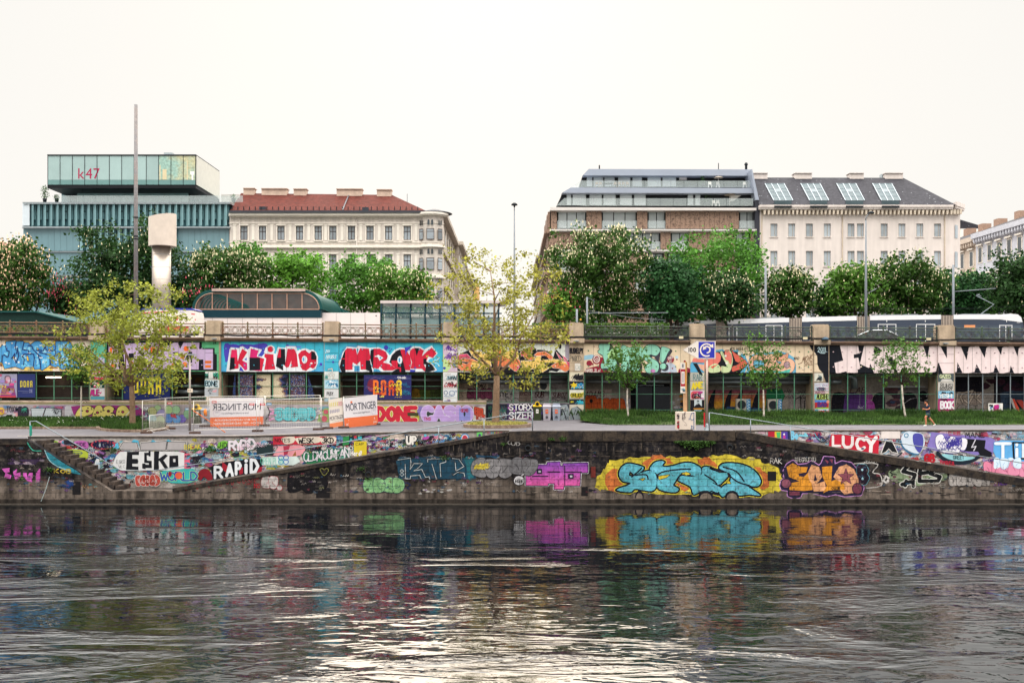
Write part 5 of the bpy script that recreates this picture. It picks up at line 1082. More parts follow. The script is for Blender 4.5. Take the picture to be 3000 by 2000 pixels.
pcs=[[(390,230),(400,170),(480,150),(570,155),(580,220),(560,300),(640,240),(720,240),(780,290),(760,400),(700,460),(720,600),(660,640),(560,600),(500,590),(440,600),(425,550),(440,505),(490,510),(460,380),(435,350),(380,320),(375,280),(410,265)],
[(780,260),(800,190),(860,200),(920,230),(1080,220),(1160,250),(1170,400),(1090,460),(1110,600),(1000,665),(900,600),(830,660),(780,600),(800,420)],
[(1170,280),(1220,200),(1320,170),(1420,200),(1470,280),(1400,370),(1300,350),(1280,390),(1400,460),(1450,540),(1430,640),(1380,668),(1240,668),(1200,560),(1290,500),(1200,440)],
[(1490,230),(1540,215),(1640,260),(1600,330),(1530,480),(1480,480),(1470,380)],[(1470,550),(1500,510),(1560,515),(1570,580),(1530,610),(1480,595)]]
for q in pcs:p.line([(x+34,y+22)for x,y in q],26,'#3b3a44',2,closed=True,smooth=True);p.poly([(x+34,y+22)for x,y in q],'#3b3a44',2,smooth=True)
for k,q in enumerate(pcs):p.line(q,16,dk,3,closed=True,smooth=True);p.poly(q,mn,4+k%2,smooth=True)
p.poly([(560,330),(640,250),(740,270),(700,380),(620,420),(550,420)],'#a8d090',6,smooth=True);p.line([(600,350),(660,360),(710,320)],7,dk,7,smooth=True);p.poly([(520,500),(540,400),(570,470)],'#6e7480',7);p.disc(497,548,16,'#d8d8d0',7);p.disc(500,548,9,dk,8)
p.poly([(1365,410),(1460,375),(1450,480)],'#3b3a44',7);p.disc(1315,372,26,dk,7,20);p.disc(1342,640,45,'#c480b8',7,32);p.disc(1275,455,30,dk,7,22)
p.disc(1655,438,64,mr_,6);p.word('SNUS',1605,400,1700,445,'#ddd0cc',7,w=.16,up=.3);p.word('zE',1630,455,1680,495,'#ddd0cc',7,w=.16);p.word('NARB..2Lo!',155,605,415,660,'#ddd0c8',3,w=.16,gap=.15);p.at(0,0,1);seams(p,5,12);p.done('mural',gal,'mint green rounded letters with a grey shadow on beige')
# pier 6
p=pier_paint(6)
p.rect(2022.4,1005,2063.6,1090,'#dcc6aa',0);p.poly([(2022.5,1066),(2032,1050),(2050,1052),(2063,1060),(2063,1090),(2022.5,1090)],'#549fc4',1);p.poly([(2027,1060),(2032,1048),(2063,1052),(2063,1062)],'#d8786c',2);p.poly([(2030,1064),(2042,1064),(2060,1100),(2050,1098)],'#17161e',3);p.poly([(2044,1066),(2063,1068),(2063,1088),(2052,1080)],'#dca48c',4)
for yy_ in(1009,1036,1062):p.line([(2022.4,yy_),(2063.6,yy_)],.6,'#4a4038',6)
p.rect(2022.4,1091,2063.6,1115,'#a8a69e',1);p.word('RAR',2031,1096,2056,1114,'#2a6a70',2,w=.07);p.poly([(2043,1090),(2055,1096),(2063,1093),(2060,1102),(2050,1100)],'#cfd0b4',3);p.rect(2022.4,1117,2063.6,1141,'#b0aa9e',1);p.squig(2030,1120,2060,1130,5,['#4f8f8a'],2);p.word('ANE',2029,1122,2058,1138,'#d2ba30',4,w=.3,jit=.1,up=.1);p.squig(2030,1132,2063,1141,5,['#3f5f8a','#d8d4d0'],3)
p.rect(2022.4,1143,2063.6,1170,'#c8bcc4',1);p.blots(2024,1145,2062,1168,14,['#c44a60','#d86a5a','#a83a7a','#d8ccd0'],2,(3,7));p.word('GEN',2028,1154,2052,1166,'#15141a',7,w=.2)
p.rect(2022.4,1171,2063.6,1232,'#15131a',0);p.rect(2034,1170,2056,1194,'#b9c2c6',2);p.poly([(2034,1190),(2040,1184),(2044,1184),(2047,1180),(2050,1184),(2056,1190),(2056,1196),(2034,1196)],'#17161c',3);p.disc(2045,1178,3.6,'#9aa4a8',4,5);p.poly([(2041,1175),(2045,1171),(2049,1175)],'#17161c',5);p.rect(2032,1195,2062,1199,'#b87a30',3);p.rect(2034,1200,2056,1220,'#9fb2b6',2);p.disc(2045,1206,3.6,'#7a888c',3,5);p.poly([(2034,1220),(2040,1211),(2050,1211),(2056,1220)],'#17161c',3)
p.done('mural',gal)
# red/green letters and peach letters on beige
p=gpnt();wall_bg(p,6,'#dcc6aa');p.at(1980,980,5.227)
p.poly([(440,580),(460,300),(560,240),(720,220),(760,270),(940,230),(1060,320),(1110,430),(1060,580)],'#5aa4c6',1);p.poly([(1080,583),(1130,330),(1220,280),(1500,270),(1560,240),(1720,290),(1810,350),(1840,480),(1840,583)],'#67aac8',1)
dkk='#16161e'
p.poly([(440,582),(450,360),(600,270),(720,260),(800,230),(960,280),(1110,445),(980,582)],dkk,2)
for q,cc in(([(440,380),(590,275),(680,300),(680,400),(640,450),(690,500),(680,560),(600,582),(500,570),(440,500)],'#d87468'),([(500,500),(600,440),(670,480),(680,560),(600,582),(510,575)],'#c4cfa0'),([(680,280),(720,260),(760,380),(820,330),(800,250),(850,270),(870,420),(830,560),(760,582),(700,570),(700,480),(780,480)],'#c4cfa0'),([(750,260),(800,240),(860,330),(840,460),(800,400),(760,380)],'#d8786c'),([(860,260),(900,280),(1100,445),(880,565),(860,500),(920,440)],'#d06050'),([(950,260),(1020,270),(990,320),(950,310)],'#d4d4c0')):p.line(q,12,dkk,3,closed=True,smooth=len(q)>5);p.poly(q,cc,4,smooth=len(q)>5)
p.poly([(880,390),(980,440),(900,480)],dkk,6);p.poly([(530,490),(650,450),(560,520)],'#d06050',6);p.rect(760,420,795,450,'#dedad4',6);p.rect(745,310,775,340,'#dedad4',6)
for q,cc in(([(1120,480),(1130,380),(1220,310),(1330,300),(1400,350),(1390,440),(1330,400),(1230,380),(1180,440),(1230,520),(1320,500),(1300,575),(1180,582)],'#dba68a'),([(1390,320),(1500,300),(1540,420),(1620,460),(1600,582),(1340,582),(1360,440)],'#dfae92'),([(1500,300),(1610,275),(1650,310),(1720,285),(1700,370),(1620,410),(1540,390)],'#d99a80'),([(1620,410),(1700,360),(1790,390),(1825,470),(1780,570),(1680,582),(1610,560)],'#dfae92')):p.line(q,11,'#4a3a48',3,closed=True,smooth=True);p.poly(q,cc,4,smooth=True)
p.disc(1700,460,50,'#4a3a48',5,55);p.disc(1700,460,42,'#a88a92',6,48);p.poly([(1150,582),(1180,540),(1300,560),(1400,545),(1640,560),(1760,520),(1740,582)],'#52b4a4',7);p.poly([(1590,300),(1640,320),(1610,345),(1570,340)],dkk,6)
p.word('WDD HiGHLiFE',830,195,1110,240,'#1c1a1e',3,w=.12);p.word('WAD',1805,340,1885,380,'#1c1a1e',3,w=.12,shear=.2);p.word('MOiK',1930,345,2090,430,'#7a5a44',3,w=.1,up=.35,shear=.2);p.word('SNZL',1960,420,2100,485,'#7a5a44',3,w=.1,up=.2,shear=.2);p.line([(1875,450),(1930,430)],8,'#7a5a44',3);p.squig(1880,500,2080,560,8,['#b07a58','#8a8fa8'],3)
p.poly([(2040,150),(2120,150),(2117,270),(2070,220)],'#12141e',5);p.at(0,0,1);seams(p,6,14);p.done('mural',gal,'red and green letters and round peach letters on beige')
# pier 7 with the year
p=pier_paint(7).at(2350,980,6.03)
p.rect(216,172,467,662,'#dcc6aa',0);p.poly([(214,172),(467,172),(467,850),(420,840),(370,700),(350,660),(300,610),(270,520),(265,380),(214,300)],'#10131d',1);p.word('2011.',275,225,440,305,'#c4dfe6',3,w=.13);p.line([(310,318),(410,318)],8,'#c4dfe6',3);p.line([(325,330),(405,330)],6,'#c4dfe6',3)
for yy_ in(355,512,664,830):p.line([(216,yy_),(467,yy_)],5,'#0a0b12',8)
p.rect(216,680,370,825,'#cdc9bd',1);p.squig(230,700,350,815,6,['#3a5a60','#22252a'],5,h=(40,70),w=(.8,1.5));p.rect(216,850,467,990,'#b9bcc6',2);p.squig(222,860,462,985,12,['#3a6a9a','#d8d4d8','#c07a9a'],3,h=(30,60));p.word('KEGSR',265,935,410,980,'#1a1c3a',6,w=.22,gap=.1)
p.rect(216,996,467,1050,'#c4b3b0',2);p.word('MADZEL',235,1000,425,1042,'#7a3a5a',3,w=.2);p.rect(216,1052,467,1140,'#7ab8b4',2);p.word('AUSTHE',260,1055,462,1135,'#10141c',3,w=.18,outline='#b8c85a',ow=.34,gap=.08);p.rect(225,1155,467,1195,'#4a80c4',2);p.rect(225,1195,467,1290,'#a8242e',2);p.word('BAD',280,1195,430,1275,'#4a2a6e',3,w=.3);p.disc(455,1185,26,'#d88a74',4);p.rect(250,1285,465,1308,'#8fbe3a',4);p.rect(225,1312,467,1450,'#b3c4ce',2);p.word('SPRiN',290,1340,467,1430,'#b52a30',4,w=.13);p.blots(225,1320,460,1430,8,['#5fa8c4','#d8dcde'],3,(15,30))
p.done('mural',gal)
# black band with pale pink letters
pn='#e6d2d2'
p=gpnt();wall_bg(p,7,'#10131d');p.at(2350,980,6.03)
def rag(pts,amp=5,n=5,seed=3):
 rr=random.Random(seed);out=[]
 for i in range(len(pts)):
  a,b_=pts[i],pts[(i+1)%len(pts)]
  for k in range(n):t_=k/n;out.append((lerp(a[0],b_[0],t_)+(rr.uniform(-amp,amp)if k else 0),lerp(a[1],b_[1],t_)+(rr.uniform(-amp,amp)if k else 0)))
 return out
p.poly(rag([(665,190),(790,178),(985,178),(1000,270),(1020,330),(910,350),(915,420),(990,405),(1010,480),(1025,600),(975,615),(985,668),(790,674),(780,648),(700,662),(690,675),(595,675),(570,500),(725,455)],3,4),pn,2)
p.poly([(1100,180),(1560,180),(1600,260),(1590,380),(1500,440),(1580,560),(1640,676),(1270,676),(1205,510),(1180,590),(1020,515)],pn,2,holes=[[(1285,205),(1350,225),(1395,270),(1380,320),(1320,335),(1255,305)]]);p.disc(1042,565,15,'#c8c0a0',3)
p.at(0,0,1)
def topz(x):return PT(x)+1.5
p.poly(rag([(2622,1013),(2660,1012),(2700,1012),(2704,1012),(2717,1052),(2722,1015),(2747.7,1012),(2747.7,1060),(2742,1088),(2724,1091),(2654,1091),(2644,1076),(2636,1091),(2630,1091),(2618,1060),(2612,1040)],.5,3),pn,2)
p.at(0,0,1);seams(p,7,12);p.done('mural',gal,'pale pink ragged letters on a black band')
p=pier_paint(8)
p.rect(2748.4,1012,2794.6,1093,pn,0);p.poly([(2754,1012),(2774,1012),(2774.5,1050),(2768,1038)],'#10131d',1);p.poly([(2748.5,1062),(2751,1064),(2763,1096),(2748.5,1096)],'#10131d',1)
for yy_ in(1037.5,1063.5):p.line([(2750,yy_),(2794,yy_)],.7,'#6a4a52',3)
p.rect(2748.4,1094,2794.6,1118,'#4a5458',0);p.word('GAZED',2753,1097,2786,1107,'#c9d0a8',2,w=.2,outline='#1a1c22',ow=.36,gap=.1);p.poly([(2755,1118),(2760,1110),(2785,1110),(2793,1118)],'#c2bdb8',1);p.rect(2748.4,1119,2794.6,1144,'#bdb8b2',0);p.word('RUHS!',2756,1122,2792,1134,'#17161c',2,w=.12,up=-.05);p.word('BOSSOY',2754,1134,2790,1143,'#17161c',2,w=.16)
p.rect(2748.4,1145,2794.6,1167,'#7fb4d0',0);p.squig(2755,1146,2792,1154,4,['#121820'],2,w=(1.5,2.5));p.word('YESH!',2752,1154,2790,1165,'#e0e4e6',3,w=.22,gap=.1);p.rect(2750,1167,2794.6,1172,'#a82a6c',1);p.rect(2748.4,1172,2794.6,1206,'#a82a70',0);p.word('BOOK',2756,1176,2794,1196,'#e2dce0',2,w=.24,gap=.02);p.rect(2755,1168,2775,1172,'#17101a',3);p.rect(2748.4,1206,2794.6,1226,'#1a2428',0);p.word('OLDES!',2757,1208,2786,1220,'#a8c8c4',2,w=.2,gap=.08)
p.done('mural',gal)
p=gpnt();wall_bg(p,8,pn)
for x0,x1,xm,yb in((2814,2838,2832,1055),(2867,2890,2885,1048),(2919,2936,2933,1040),(2969,2985,2981,1043),(3020,3034,3030,1043),(3068,3080,3078,1040)):p.poly([(x0,PT(x0)+.5),(x1+8,PT(x1)+.5),(x1,PT(x1)+6),(xm,yb)],'#10131d',1)
for x0,xm,x1,yt in((2803,2805,2820,1061),(2855,2861,2875,1066),(2911,2916,2928,1068),(2958,2961,2971,1070),(3008,3012,3024,1070)):p.poly([(x0-16,PB(x0)-.5),(x0,PB(x0)-4),(xm,yt),(x1,PB(x1)-.5)],'#10131d',1)
for k in range(9):x=2800+k*33;p.poly(rag([(x,PT(x)+.2),(x+26,PT(x)+.2),(x+20,PT(x)+3),(x+6,PT(x)+2.4)],.6,3,k),'#10131d',3)
seams(p,8,12);p.done('mural',gal,'pale pink zigzag letters on black')
# ------------------------------------------------------------------ inside the bays
YB=YW+BD
def bp_(x,y):return P(x,y,YB)
ins=gal
p=Paint(YB-.006)  # bay walls seen through the openings
def inner(x):return x
# bay 4
p.rect(1345,1120,1430,1172,'#b5a294',0);p.bubble(1370,1138,1440,1168,4,'#7a3a56','#1d1018',1,1.1);p.word('MJMG!',1388,1124,1424,1136,'#1a1418',2,w=.14);p.rect(1455,1126,1520,1172,'#aaa2a0',0);p.word('BYE+',1458,1146,1502,1162,'#26262e',2,w=.14);p.rect(1520,1120,1560,1190,'#75665e',0);p.word('DES',1524,1140,1556,1156,'#4a1f2c',2,w=.1,shear=.3);p.rect(1560,1120,1665,1170,'#a09a9a',0);p.word('GUB',1566,1146,1592,1164,'#4a1f2a',2,w=.12,shear=.2);p.word('SUBOZ',1618,1150,1658,1164,'#4a1f2a',2,w=.12,shear=.2)
p.bubble(1440,1168,1520,1200,4,'#9a9694','#191920',1,1.2);p.bubble(1560,1170,1660,1200,4,'#948f90','#191920',1,1.2)
# bay 5
p.rect(1712,1140,1792,1168,'#a08e88',0);p.word('ADAMS',1714,1146,1770,1162,'#4a2030',2,w=.12,shear=.2)
org='#a8481e'
for x0,x1,yt in((1712,1750,1158),(1745,1772,1166),(1764,1790,1166),(1784,1812,1166),(1800,1832,1166)):
 q=[(x0,1226),(x0-1,1190),(x0+4,yt+4),((x0+x1)/2,yt),(x1-4,yt+4),(x1,1185),(x1+3,1210),(x1-2,1226)]
 p.line(q,1.8,'#20100c',1,closed=True,smooth=True);p.poly(q,org,2,smooth=True)
p.disc(1732,1174,5,'#150c0a',4,6)
p.rect(1826,1166,1846,1226,'#a09aa2',0);p.rect(1848,1124,1962,1230,'#0f1016',0)
for k in range(20):a=k/20*6.283;p.disc(1938+15*cos(a),1180+30*sin(a),.6,'#7d8288',1,n=6)
for k in range(12):a=-1.2+k/12*2.4;p.disc(1880+16*cos(a),1180+30*sin(a),.6,'#6d7278',1,n=6)
p.rect(1868,1168,1884,1180,'#b09a88',1);p.rect(1882,1180,1896,1200,'#8a8484',1);p.blots(1964,1150,2020,1226,22,['#2a5a66','#8a4a24','#b07a2a','#3a3440','#a8a4a8'],0,(3,9))
# bay 6
def sunset(x,y):return mixc('#7a3a5c','#c0762a',min(max((y-1140)/40,0),1))if y<1180 else mixc('#c8902a','#3a2848',min((y-1180)/40,1))
p.grid(2068,1142,2246,1228,14,9,sunset,0)
for x in(2070,2118,2150,2200):p.poly([(x,1222),(x+8,1170),(x+26,1140),(x+22,1190),(x+32,1215),(x+18,1226)],'#16131e',1,smooth=True)
p.poly([(2246,1140),(2290,1136),(2300,1160),(2280,1200),(2310,1228),(2240,1228)],'#1c6a44',1);p.poly([(2130,1190),(2230,1195),(2240,1228),(2120,1228)],'#23406a',2)
p.rect(2310,1146,2384,1228,'#8f8683',0);p.line([(2325,1226),(2330,1170),(2345,1160),(2348,1226)],2.6,'#14141a',1);p.line([(2360,1226),(2356,1175),(2372,1165),(2376,1215),(2386,1216)],2.6,'#14141a',1);p.squig(2290,1140,2380,1170,14,['#17161c','#26242c'],2,h=(6,12))
# bay 7
p.rect(2432,1140,2500,1228,'#857569',0);p.bubble(2440,1150,2486,1226,1,'#12101a','#0a0a10',1,1);p.poly([(2476,1228),(2474,1170),(2480,1154),(2500,1150),(2520,1154),(2536,1152),(2540,1228)],'#4a2a66',2,smooth=True);p.poly([(2534,1232),(2536,1180),(2546,1172),(2560,1180),(2564,1210),(2556,1230)],'#8a3a84',4,smooth=True);p.disc(2546,1162,11,'#8a4478',4);p.bubble(2560,1150,2590,1226,1,'#1a1420','#0c0a12',1,1);p.word('LAB',2490,1134,2536,1150,'#3a1c24',3,w=.12,shear=.3);p.line([(2519,1154),(2519,1190)],.8,'#9a90a4',4);p.squig(2512,1186,2530,1198,3,['#a8a0b0'],5)
p.blots(2586,1136,2650,1226,26,['#3a2834','#5a3a40','#2f3a54','#48343c'],0,(6,14));p.rect(2650,1136,2746,1228,'#6d6768',0);p.disc(2664,1178,24,'#121018',1,30);p.disc(2704,1160,14,'#121018',1,16);p.disc(2692,1216,13,'#6a2a68',2,18);p.disc(2692,1206,3,'#140c18',3,8);p.squig(2710,1140,2745,1215,16,['#17161c','#a09aa0'],2,h=(5,10));p.line([(2640,1190),(2668,1168),(2700,1166)],1,'#b0aab0',3,smooth=True)
# bay 8
p.rect(2797,1104,2880,1150,'#171420',0);p.rect(2797,1148,2912,1228,'#8d7f76',0)
for q in([(2802,1184),(2806,1150),(2822,1150),(2814,1162),(2820,1176)],[(2826,1150),(2850,1144),(2838,1166),(2850,1160),(2838,1182),(2826,1172)],[(2856,1148),(2860,1166),(2874,1150)],[(2858,1164),(2876,1180)]):p.line(q,7,'#15131a',1);p.line(q,4.6,'#b3a294',2)
p.bubble(2806,1186,2880,1222,3,'#7f7772','#15141a',3,1.1)
p.poly([(2880,1150),(2905,1145),(2912,1170),(2890,1190),(2880,1180)],'#8f8781',1);p.rect(2912,1100,3130,1228,'#15131d',0);p.poly([(2936,1228),(2930,1150),(2980,1140),(3030,1150),(3030,1228)],'#2a3a4c',1);p.blots(2880,1110,3000,1145,12,['#3a1c2c','#2a1a30'],2,(6,14))
# bays 0-3
p.squig(205,1108,262,1160,16,['#5a5458','#4a4448'],1,h=(6,12));p.word('HRK',520,1096,560,1122,'#7a3a5c',1,w=.34);p.blots(515,1096,590,1120,8,['#6a4a2a','#5a2a4a'],0,(5,9));p.word('BKARO',525,1158,552,1164,'#1a1614',2,w=.14)
p.bubble(1208,1138,1230,1168,1,'#8a6a24','#1a140c',1,1);p.bubble(1232,1140,1262,1168,1,'#4a5424','#1a1a0c',1,1);p.bubble(1262,1140,1296,1168,2,'#3c4824','#161a0c',1,1)
p.done('graffiti',gal,None,M['paint_old'])
duct=material('insulated_duct','#6f757a',.35,.6,var=.2,scale=2)
for(x0,x1,y,r_)in((1342,1668,1117,.16),(1712,2020,1117,.16),(2066,2380,1119,.16),(2066,2380,1106,.22),(1342,1668,1103,.18),(508,604,1130,.14),(505,604,1148,.18),(900,948,1133,.12),(995,1296,1112,.12),(2432,2464,1118,.2)):
 mb=MB();mb.tube([P(x0,y,YW+1.05),P(x1,y,YW+1.05)],r_,12);mb.build('duct',duct,gal)
mb=MB();mb.tube([P(2480,1101,YW+1.1),P(2492,1102,YW+1.1),P(2502,1108,YW+1.1),P(2504,1138,YW+1.1)],.26,12);mb.build('duct',duct,gal)
# tube lamp in the first dark bay (lit)
t=thing('tube_lamp','lit white fluorescent tube hanging in the dark bay behind the left tree','tube lamp',P(156,1104,YW+1.2))
mb=MB();mb.tube([P(135,1105,YW+1.2),P(178,1105,YW+1.2)],.045,8);mb.build('tube',material('lit_tube','#f5ead8',.5,emit=('#ffeccd',6.0)),t)
mb=MB();q0,q1=P(134,1101.5,YW+1.2),P(179,1103,YW+1.2);mb.box(q0[0],q1[0],YW+1.12,YW+1.28,q1[2]-.002,q0[2]);mb.build('housing',M['white'],t)
for(x0,x1,y)in((1870,1945,1128),(2130,2200,1131),(2600,2710,1132)):
 mb=MB();a,b_=P(x0,y,YW+1.5),P(x1,y,YW+1.5);mb.box(a[0],b_[0],YW+1.45,YW+1.55,a[2]-.04,a[2]+.03)
 lab={1870:'unlit strip lamp above the black double door',2130:'unlit strip lamp above the sunset-coloured graffiti',2600:'long unlit strip lamp above the black and purple bubbles'}[x0]
 tag(mb.build('strip_lamp',M['metal_paint'],None,P((x0+x1)/2,y,YW+1.5)),lab,'strip lamp','unlit strip lamps in the bays')
# air conditioners
def aircon(label,x0,y0,x1,y1,Y,fans,side=None):
 t=thing('air_conditioner',label,'air conditioner',P((x0+x1)/2,y1,Y),'air conditioners in the bays');mb=MB();mb.pbox(x0,y0,x1,y1,Y,.4);mb.build('casing',material('ac_casing','#99938a',.6,var=.15),t)
 for(cx,cy,r_)in fans:
  mb=MB();q=P(cx,cy,Y-.01)
  V=[(q[0]+r_*cos(k*.2618)*Y/F,Y-.012,q[2]+r_*sin(k*.2618)*Y/F)for k in range(24)];mb.add(V,[tuple(range(24))[::-1]]);torus(mb,q,r_*Y/F,.02,20,5);mb.ellipsoid((q[0],Y-.03,q[2]),(.05,.03,.05),8,5);mb.build('fan',M['dark'],t)
 if side:
  p=Paint(Y-.006);p.rect(side[0],y0+1,side[1],y1-1,'#2f6a94',0)
  for k in range(6):yy_=y0+4+k*(y1-y0-6)/6;p.line([(side[0]+2,yy_),(side[1]-2,yy_+5),(side[0]+3,yy_+6)],1.4,'#b8ccd6',1)
  p.done('side_cover',t)
aircon('tall twin-fan air conditioner with blue side, in front of the sunset graffiti',2158,1168,2199,1223,YW+.9,((2173,1185,12),(2173,1212,12)),(2187,2199))
aircon('tall twin-fan air conditioner with blue side, near the green wall',2250,1169,2291,1223,YW+.9,((2265,1186,12),(2265,1213,12)),(2280,2291))
aircon('wall-hung air conditioner in the bay above the three bins',1578,1120,1612,1145,YW+1.35,((1592,1130,10),))
aircon('low grey air conditioner behind the outlined letters, left of the painted year pier',2316,1198,2362,1226,YW+.9,((2340,1213,12),))
# black gate with two leaves in the bay of the orange letters
t=thing('bay_gate','black double gate in the bay under the mint letters','gate',P(1912,1226,YW+.9))
for x0,x1 in((1862,1911),(1914,1963)):mb=MB();mb.pbox(x0,1132,x1,1224,YW+.9,.05);mb.build('gate_leaf',material('black_gate','#16181d',.5,var=.2),t)
# leaning planks
for k,(xa,xb,w_,cc,lab)in enumerate(((2962,2985,3,'#8f8a86','grey plank leaning in the far right bay'),(2968,2999,4,'#a33a2a','narrow bright red plank leaning among boards at far right'),(2985,3032,9,'#7a2a22','wide dark red board leaning behind the red plank at far right'))):
 mb=MB();a,b_=Vector(P(xa,1165+k*3,YW+1.6)),Vector(P(xb,1231,YW+.7));wv=Vector((w_*YW/F,0,0));th=Vector((0,.06,0))
 mb.hexa([b_-wv,b_+wv,b_+wv+th,b_-wv+th],[a-wv,a+wv,a+wv+th,a-wv+th]);tag(mb.build('board',material('board_'+cc[1:],cc,.8,var=.2),None,tuple(b_)),lab,'board')
# sticker-covered sign on the far right screen
t=thing('sticker_board','square board plastered with black, white and pink stickers at the far right gate','sign',P(2920,1228,YW-.1))
mb=MB();mb.pbox(2896,1181,2938,1222,YW-.1,.05);mb.build('board',M['white'],t)
p=Paint(YW-.106)
for _ in range(46):x,y=U(2897,2931),U(1182,1216);p.rect(x,y,x+U(3,7),y+U(3,7),R.choice(['#14141a','#d8d6d4','#d8d6d4','#4a86b4','#b4304a','#2a2c34']),R.randint(0,2))
p.poly([(2904,1206),(2914,1200),(2912,1186),(2926,1184),(2926,1212),(2918,1210),(2906,1212)],'#b8287c',4);p.done('stickers',t)
for xx in(2908,2926):mb=MB();a=P(xx,1182,YW-.04);z1=P(xx,1232,YW)[2];mb.box(a[0]-.03,a[0]+.03,YW-.048,YW-.0,z1,a[2]);mb.build('post',M['metal'],t)
# posters, banners and the bead portrait
def sheet(name,label,cat,x0,y0,x1,y1,Y,col,draw,group=None):
 t=thing(name,label,cat,P((x0+x1)/2,y1,Y),group);mb=MB();mb.pbox(x0,y0,x1,y1,Y,.015,0,c(col));mb.build('sheet',M['print'],t)
 p=Paint(Y-.004);draw(p);p.done('print',t,None,M['print']);return t
def blockword(p,t,x0,y0,x1,y1,cols,layer,w=.3,gap=.42):
 n=len(t);u=(x1-x0)/(n+gap*(n-1));x=x0
 for i,ch in enumerate(t):
  a,b_,h=x,x+u,y1-y0;cc=cols[i%len(cols)];bw=u*.34;r_=u*.28
  outer=[(a,y0+r_*.6),(a+r_,y0),(b_-r_,y0),(b_,y0+r_),(b_,y1-r_),(b_-r_,y1),(a+r_,y1),(a,y1-r_)]
  if ch=='O':p.poly(outer,cc,layer,holes=[[(a+bw,y0+h*.2),(b_-bw,y0+h*.2),(b_-bw,y1-h*.2),(a+bw,y1-h*.2)]])
  elif ch=='D' or ch=='P':
   p.poly([(a,y0),(b_-r_,y0),(b_,y0+r_),(b_,y1-r_-(h*.0)),(b_-r_,y1-h*.06),(a+bw,y1-h*.06),(a+bw*.6,y1+h*.04),(a,y1)],cc,layer,holes=[[(a+bw,y0+h*.16),(b_-bw,y0+h*.16),(b_-bw,y1-h*.2),(a+bw,y1-h*.2)]])
  else:
   p.poly([(a,y0+r_),(a+r_,y0),(b_-r_,y0),(b_,y0+r_),(b_,y0+h*.45),(b_-bw*.4,y0+h*.53),(b_,y0+h*.62),(b_,y1),(b_-bw,y1),(b_-bw,y0+h*.62),(a+bw,y0+h*.62),(a+bw,y1),(a,y1)],cc,layer,holes=[[(a+bw,y0+h*.15),(b_-bw,y0+h*.15),(b_-bw,y0+h*.45),(a+bw,y0+h*.45)]])
  x+=u*(1+gap)
def d1(p):
 blockword(p,'PORR',59,1115,95,1134,['#b9a83a'],1);p.line([(53,1145),(83,1146)],1.6,'#5a5f86',1);p.text('DIE',86,1140,95,1150,'#8a8cb0',1);p.line([(66,1150),(83,1150)],1.2,'#5a5f86',1)
sheet('banner','dark blue banner with pale yellow block letters beside the pink poster','banner',51,1095,103,1164,YW+.1,'#262f62',d1)
def d2(p):
 p.poly([(0,1164),(8,1125),(18,1130),(40,1128),(48,1164)],'#7a3a72',1);p.disc(23,1113,7.5,'#b48a98',2,10);p.line([(16,1118),(15,1104),(22,1100),(29,1103),(31,1115),(28,1124)],2.6,'#6a5260',3,smooth=True);p.blots(-20,1095,48,1160,16,['#a8506e','#c0487e','#8a7ab0','#b9a0b8'],0,(3,6));p.text('NEN',-14,1128,18,1136,'#c0a640',4,.025);p.text('REGISTER',6,1137,42,1149,'#a8883c',4);p.line([(0,1153),(30,1154)],2,'#b08a4a',4);p.rect(-20,1159,46,1164,'#a83a44',3)
sheet('poster','pinkish poster with a portrait and yellow words at the far left edge','poster',-40,1095,49.5,1164,YW+.1,'#8d8aa4',d2)
def d3(p):
 blockword(p,'PORR',390,1104,472,1154,['#cdb92c'],1);p.text('GET TO WORK',452,1158,471,1160.5,'#b9a93a',1);p.squig(404,1102,420,1110,3,['#a8a8b4'],1)
sheet('banner','large navy banner with tall bright yellow block letters behind the left tree','banner',362,1092,498,1170,YW+.08,'#141f52',d3)
def d4(p):
 blockword(p,'PORR',1093,1113,1177,1158,['#d96a2a','#d86430','#d2542c','#d8b83a'],3)
 p.disc(1090,1128,14,'#6a2036',1,20);p.squig(1068,1102,1205,1112,22,['#4a4a78','#5a4a80','#3a4a7a'],1,h=(3,6));p.squig(1068,1125,1092,1145,7,['#a84a5a','#5a4a78'],2,h=(4,6));p.squig(1175,1115,1202,1160,14,['#1f5a6a','#26648a','#22406a'],1,h=(5,10),w=(1,2));p.squig(1160,1101,1190,1110,6,['#c8c4cc'],2);p.squig(1094,1116,1176,1156,26,['#8a2c1c','#d8c23a','#2a3a3c','#b83a20'],6,h=(5,14),w=(.6,1.2));p.squig(1105,1157,1125,1164,5,['#c8b85a'],2);p.text('porr-group.com',1157,1162,1177,1165,'#cdb93a',2)
sheet('banner','blue banner with orange block letters, sprayed over, under the second turquoise mural','banner',1066,1098,1205,1170,YW+.08,'#26265a',d4)
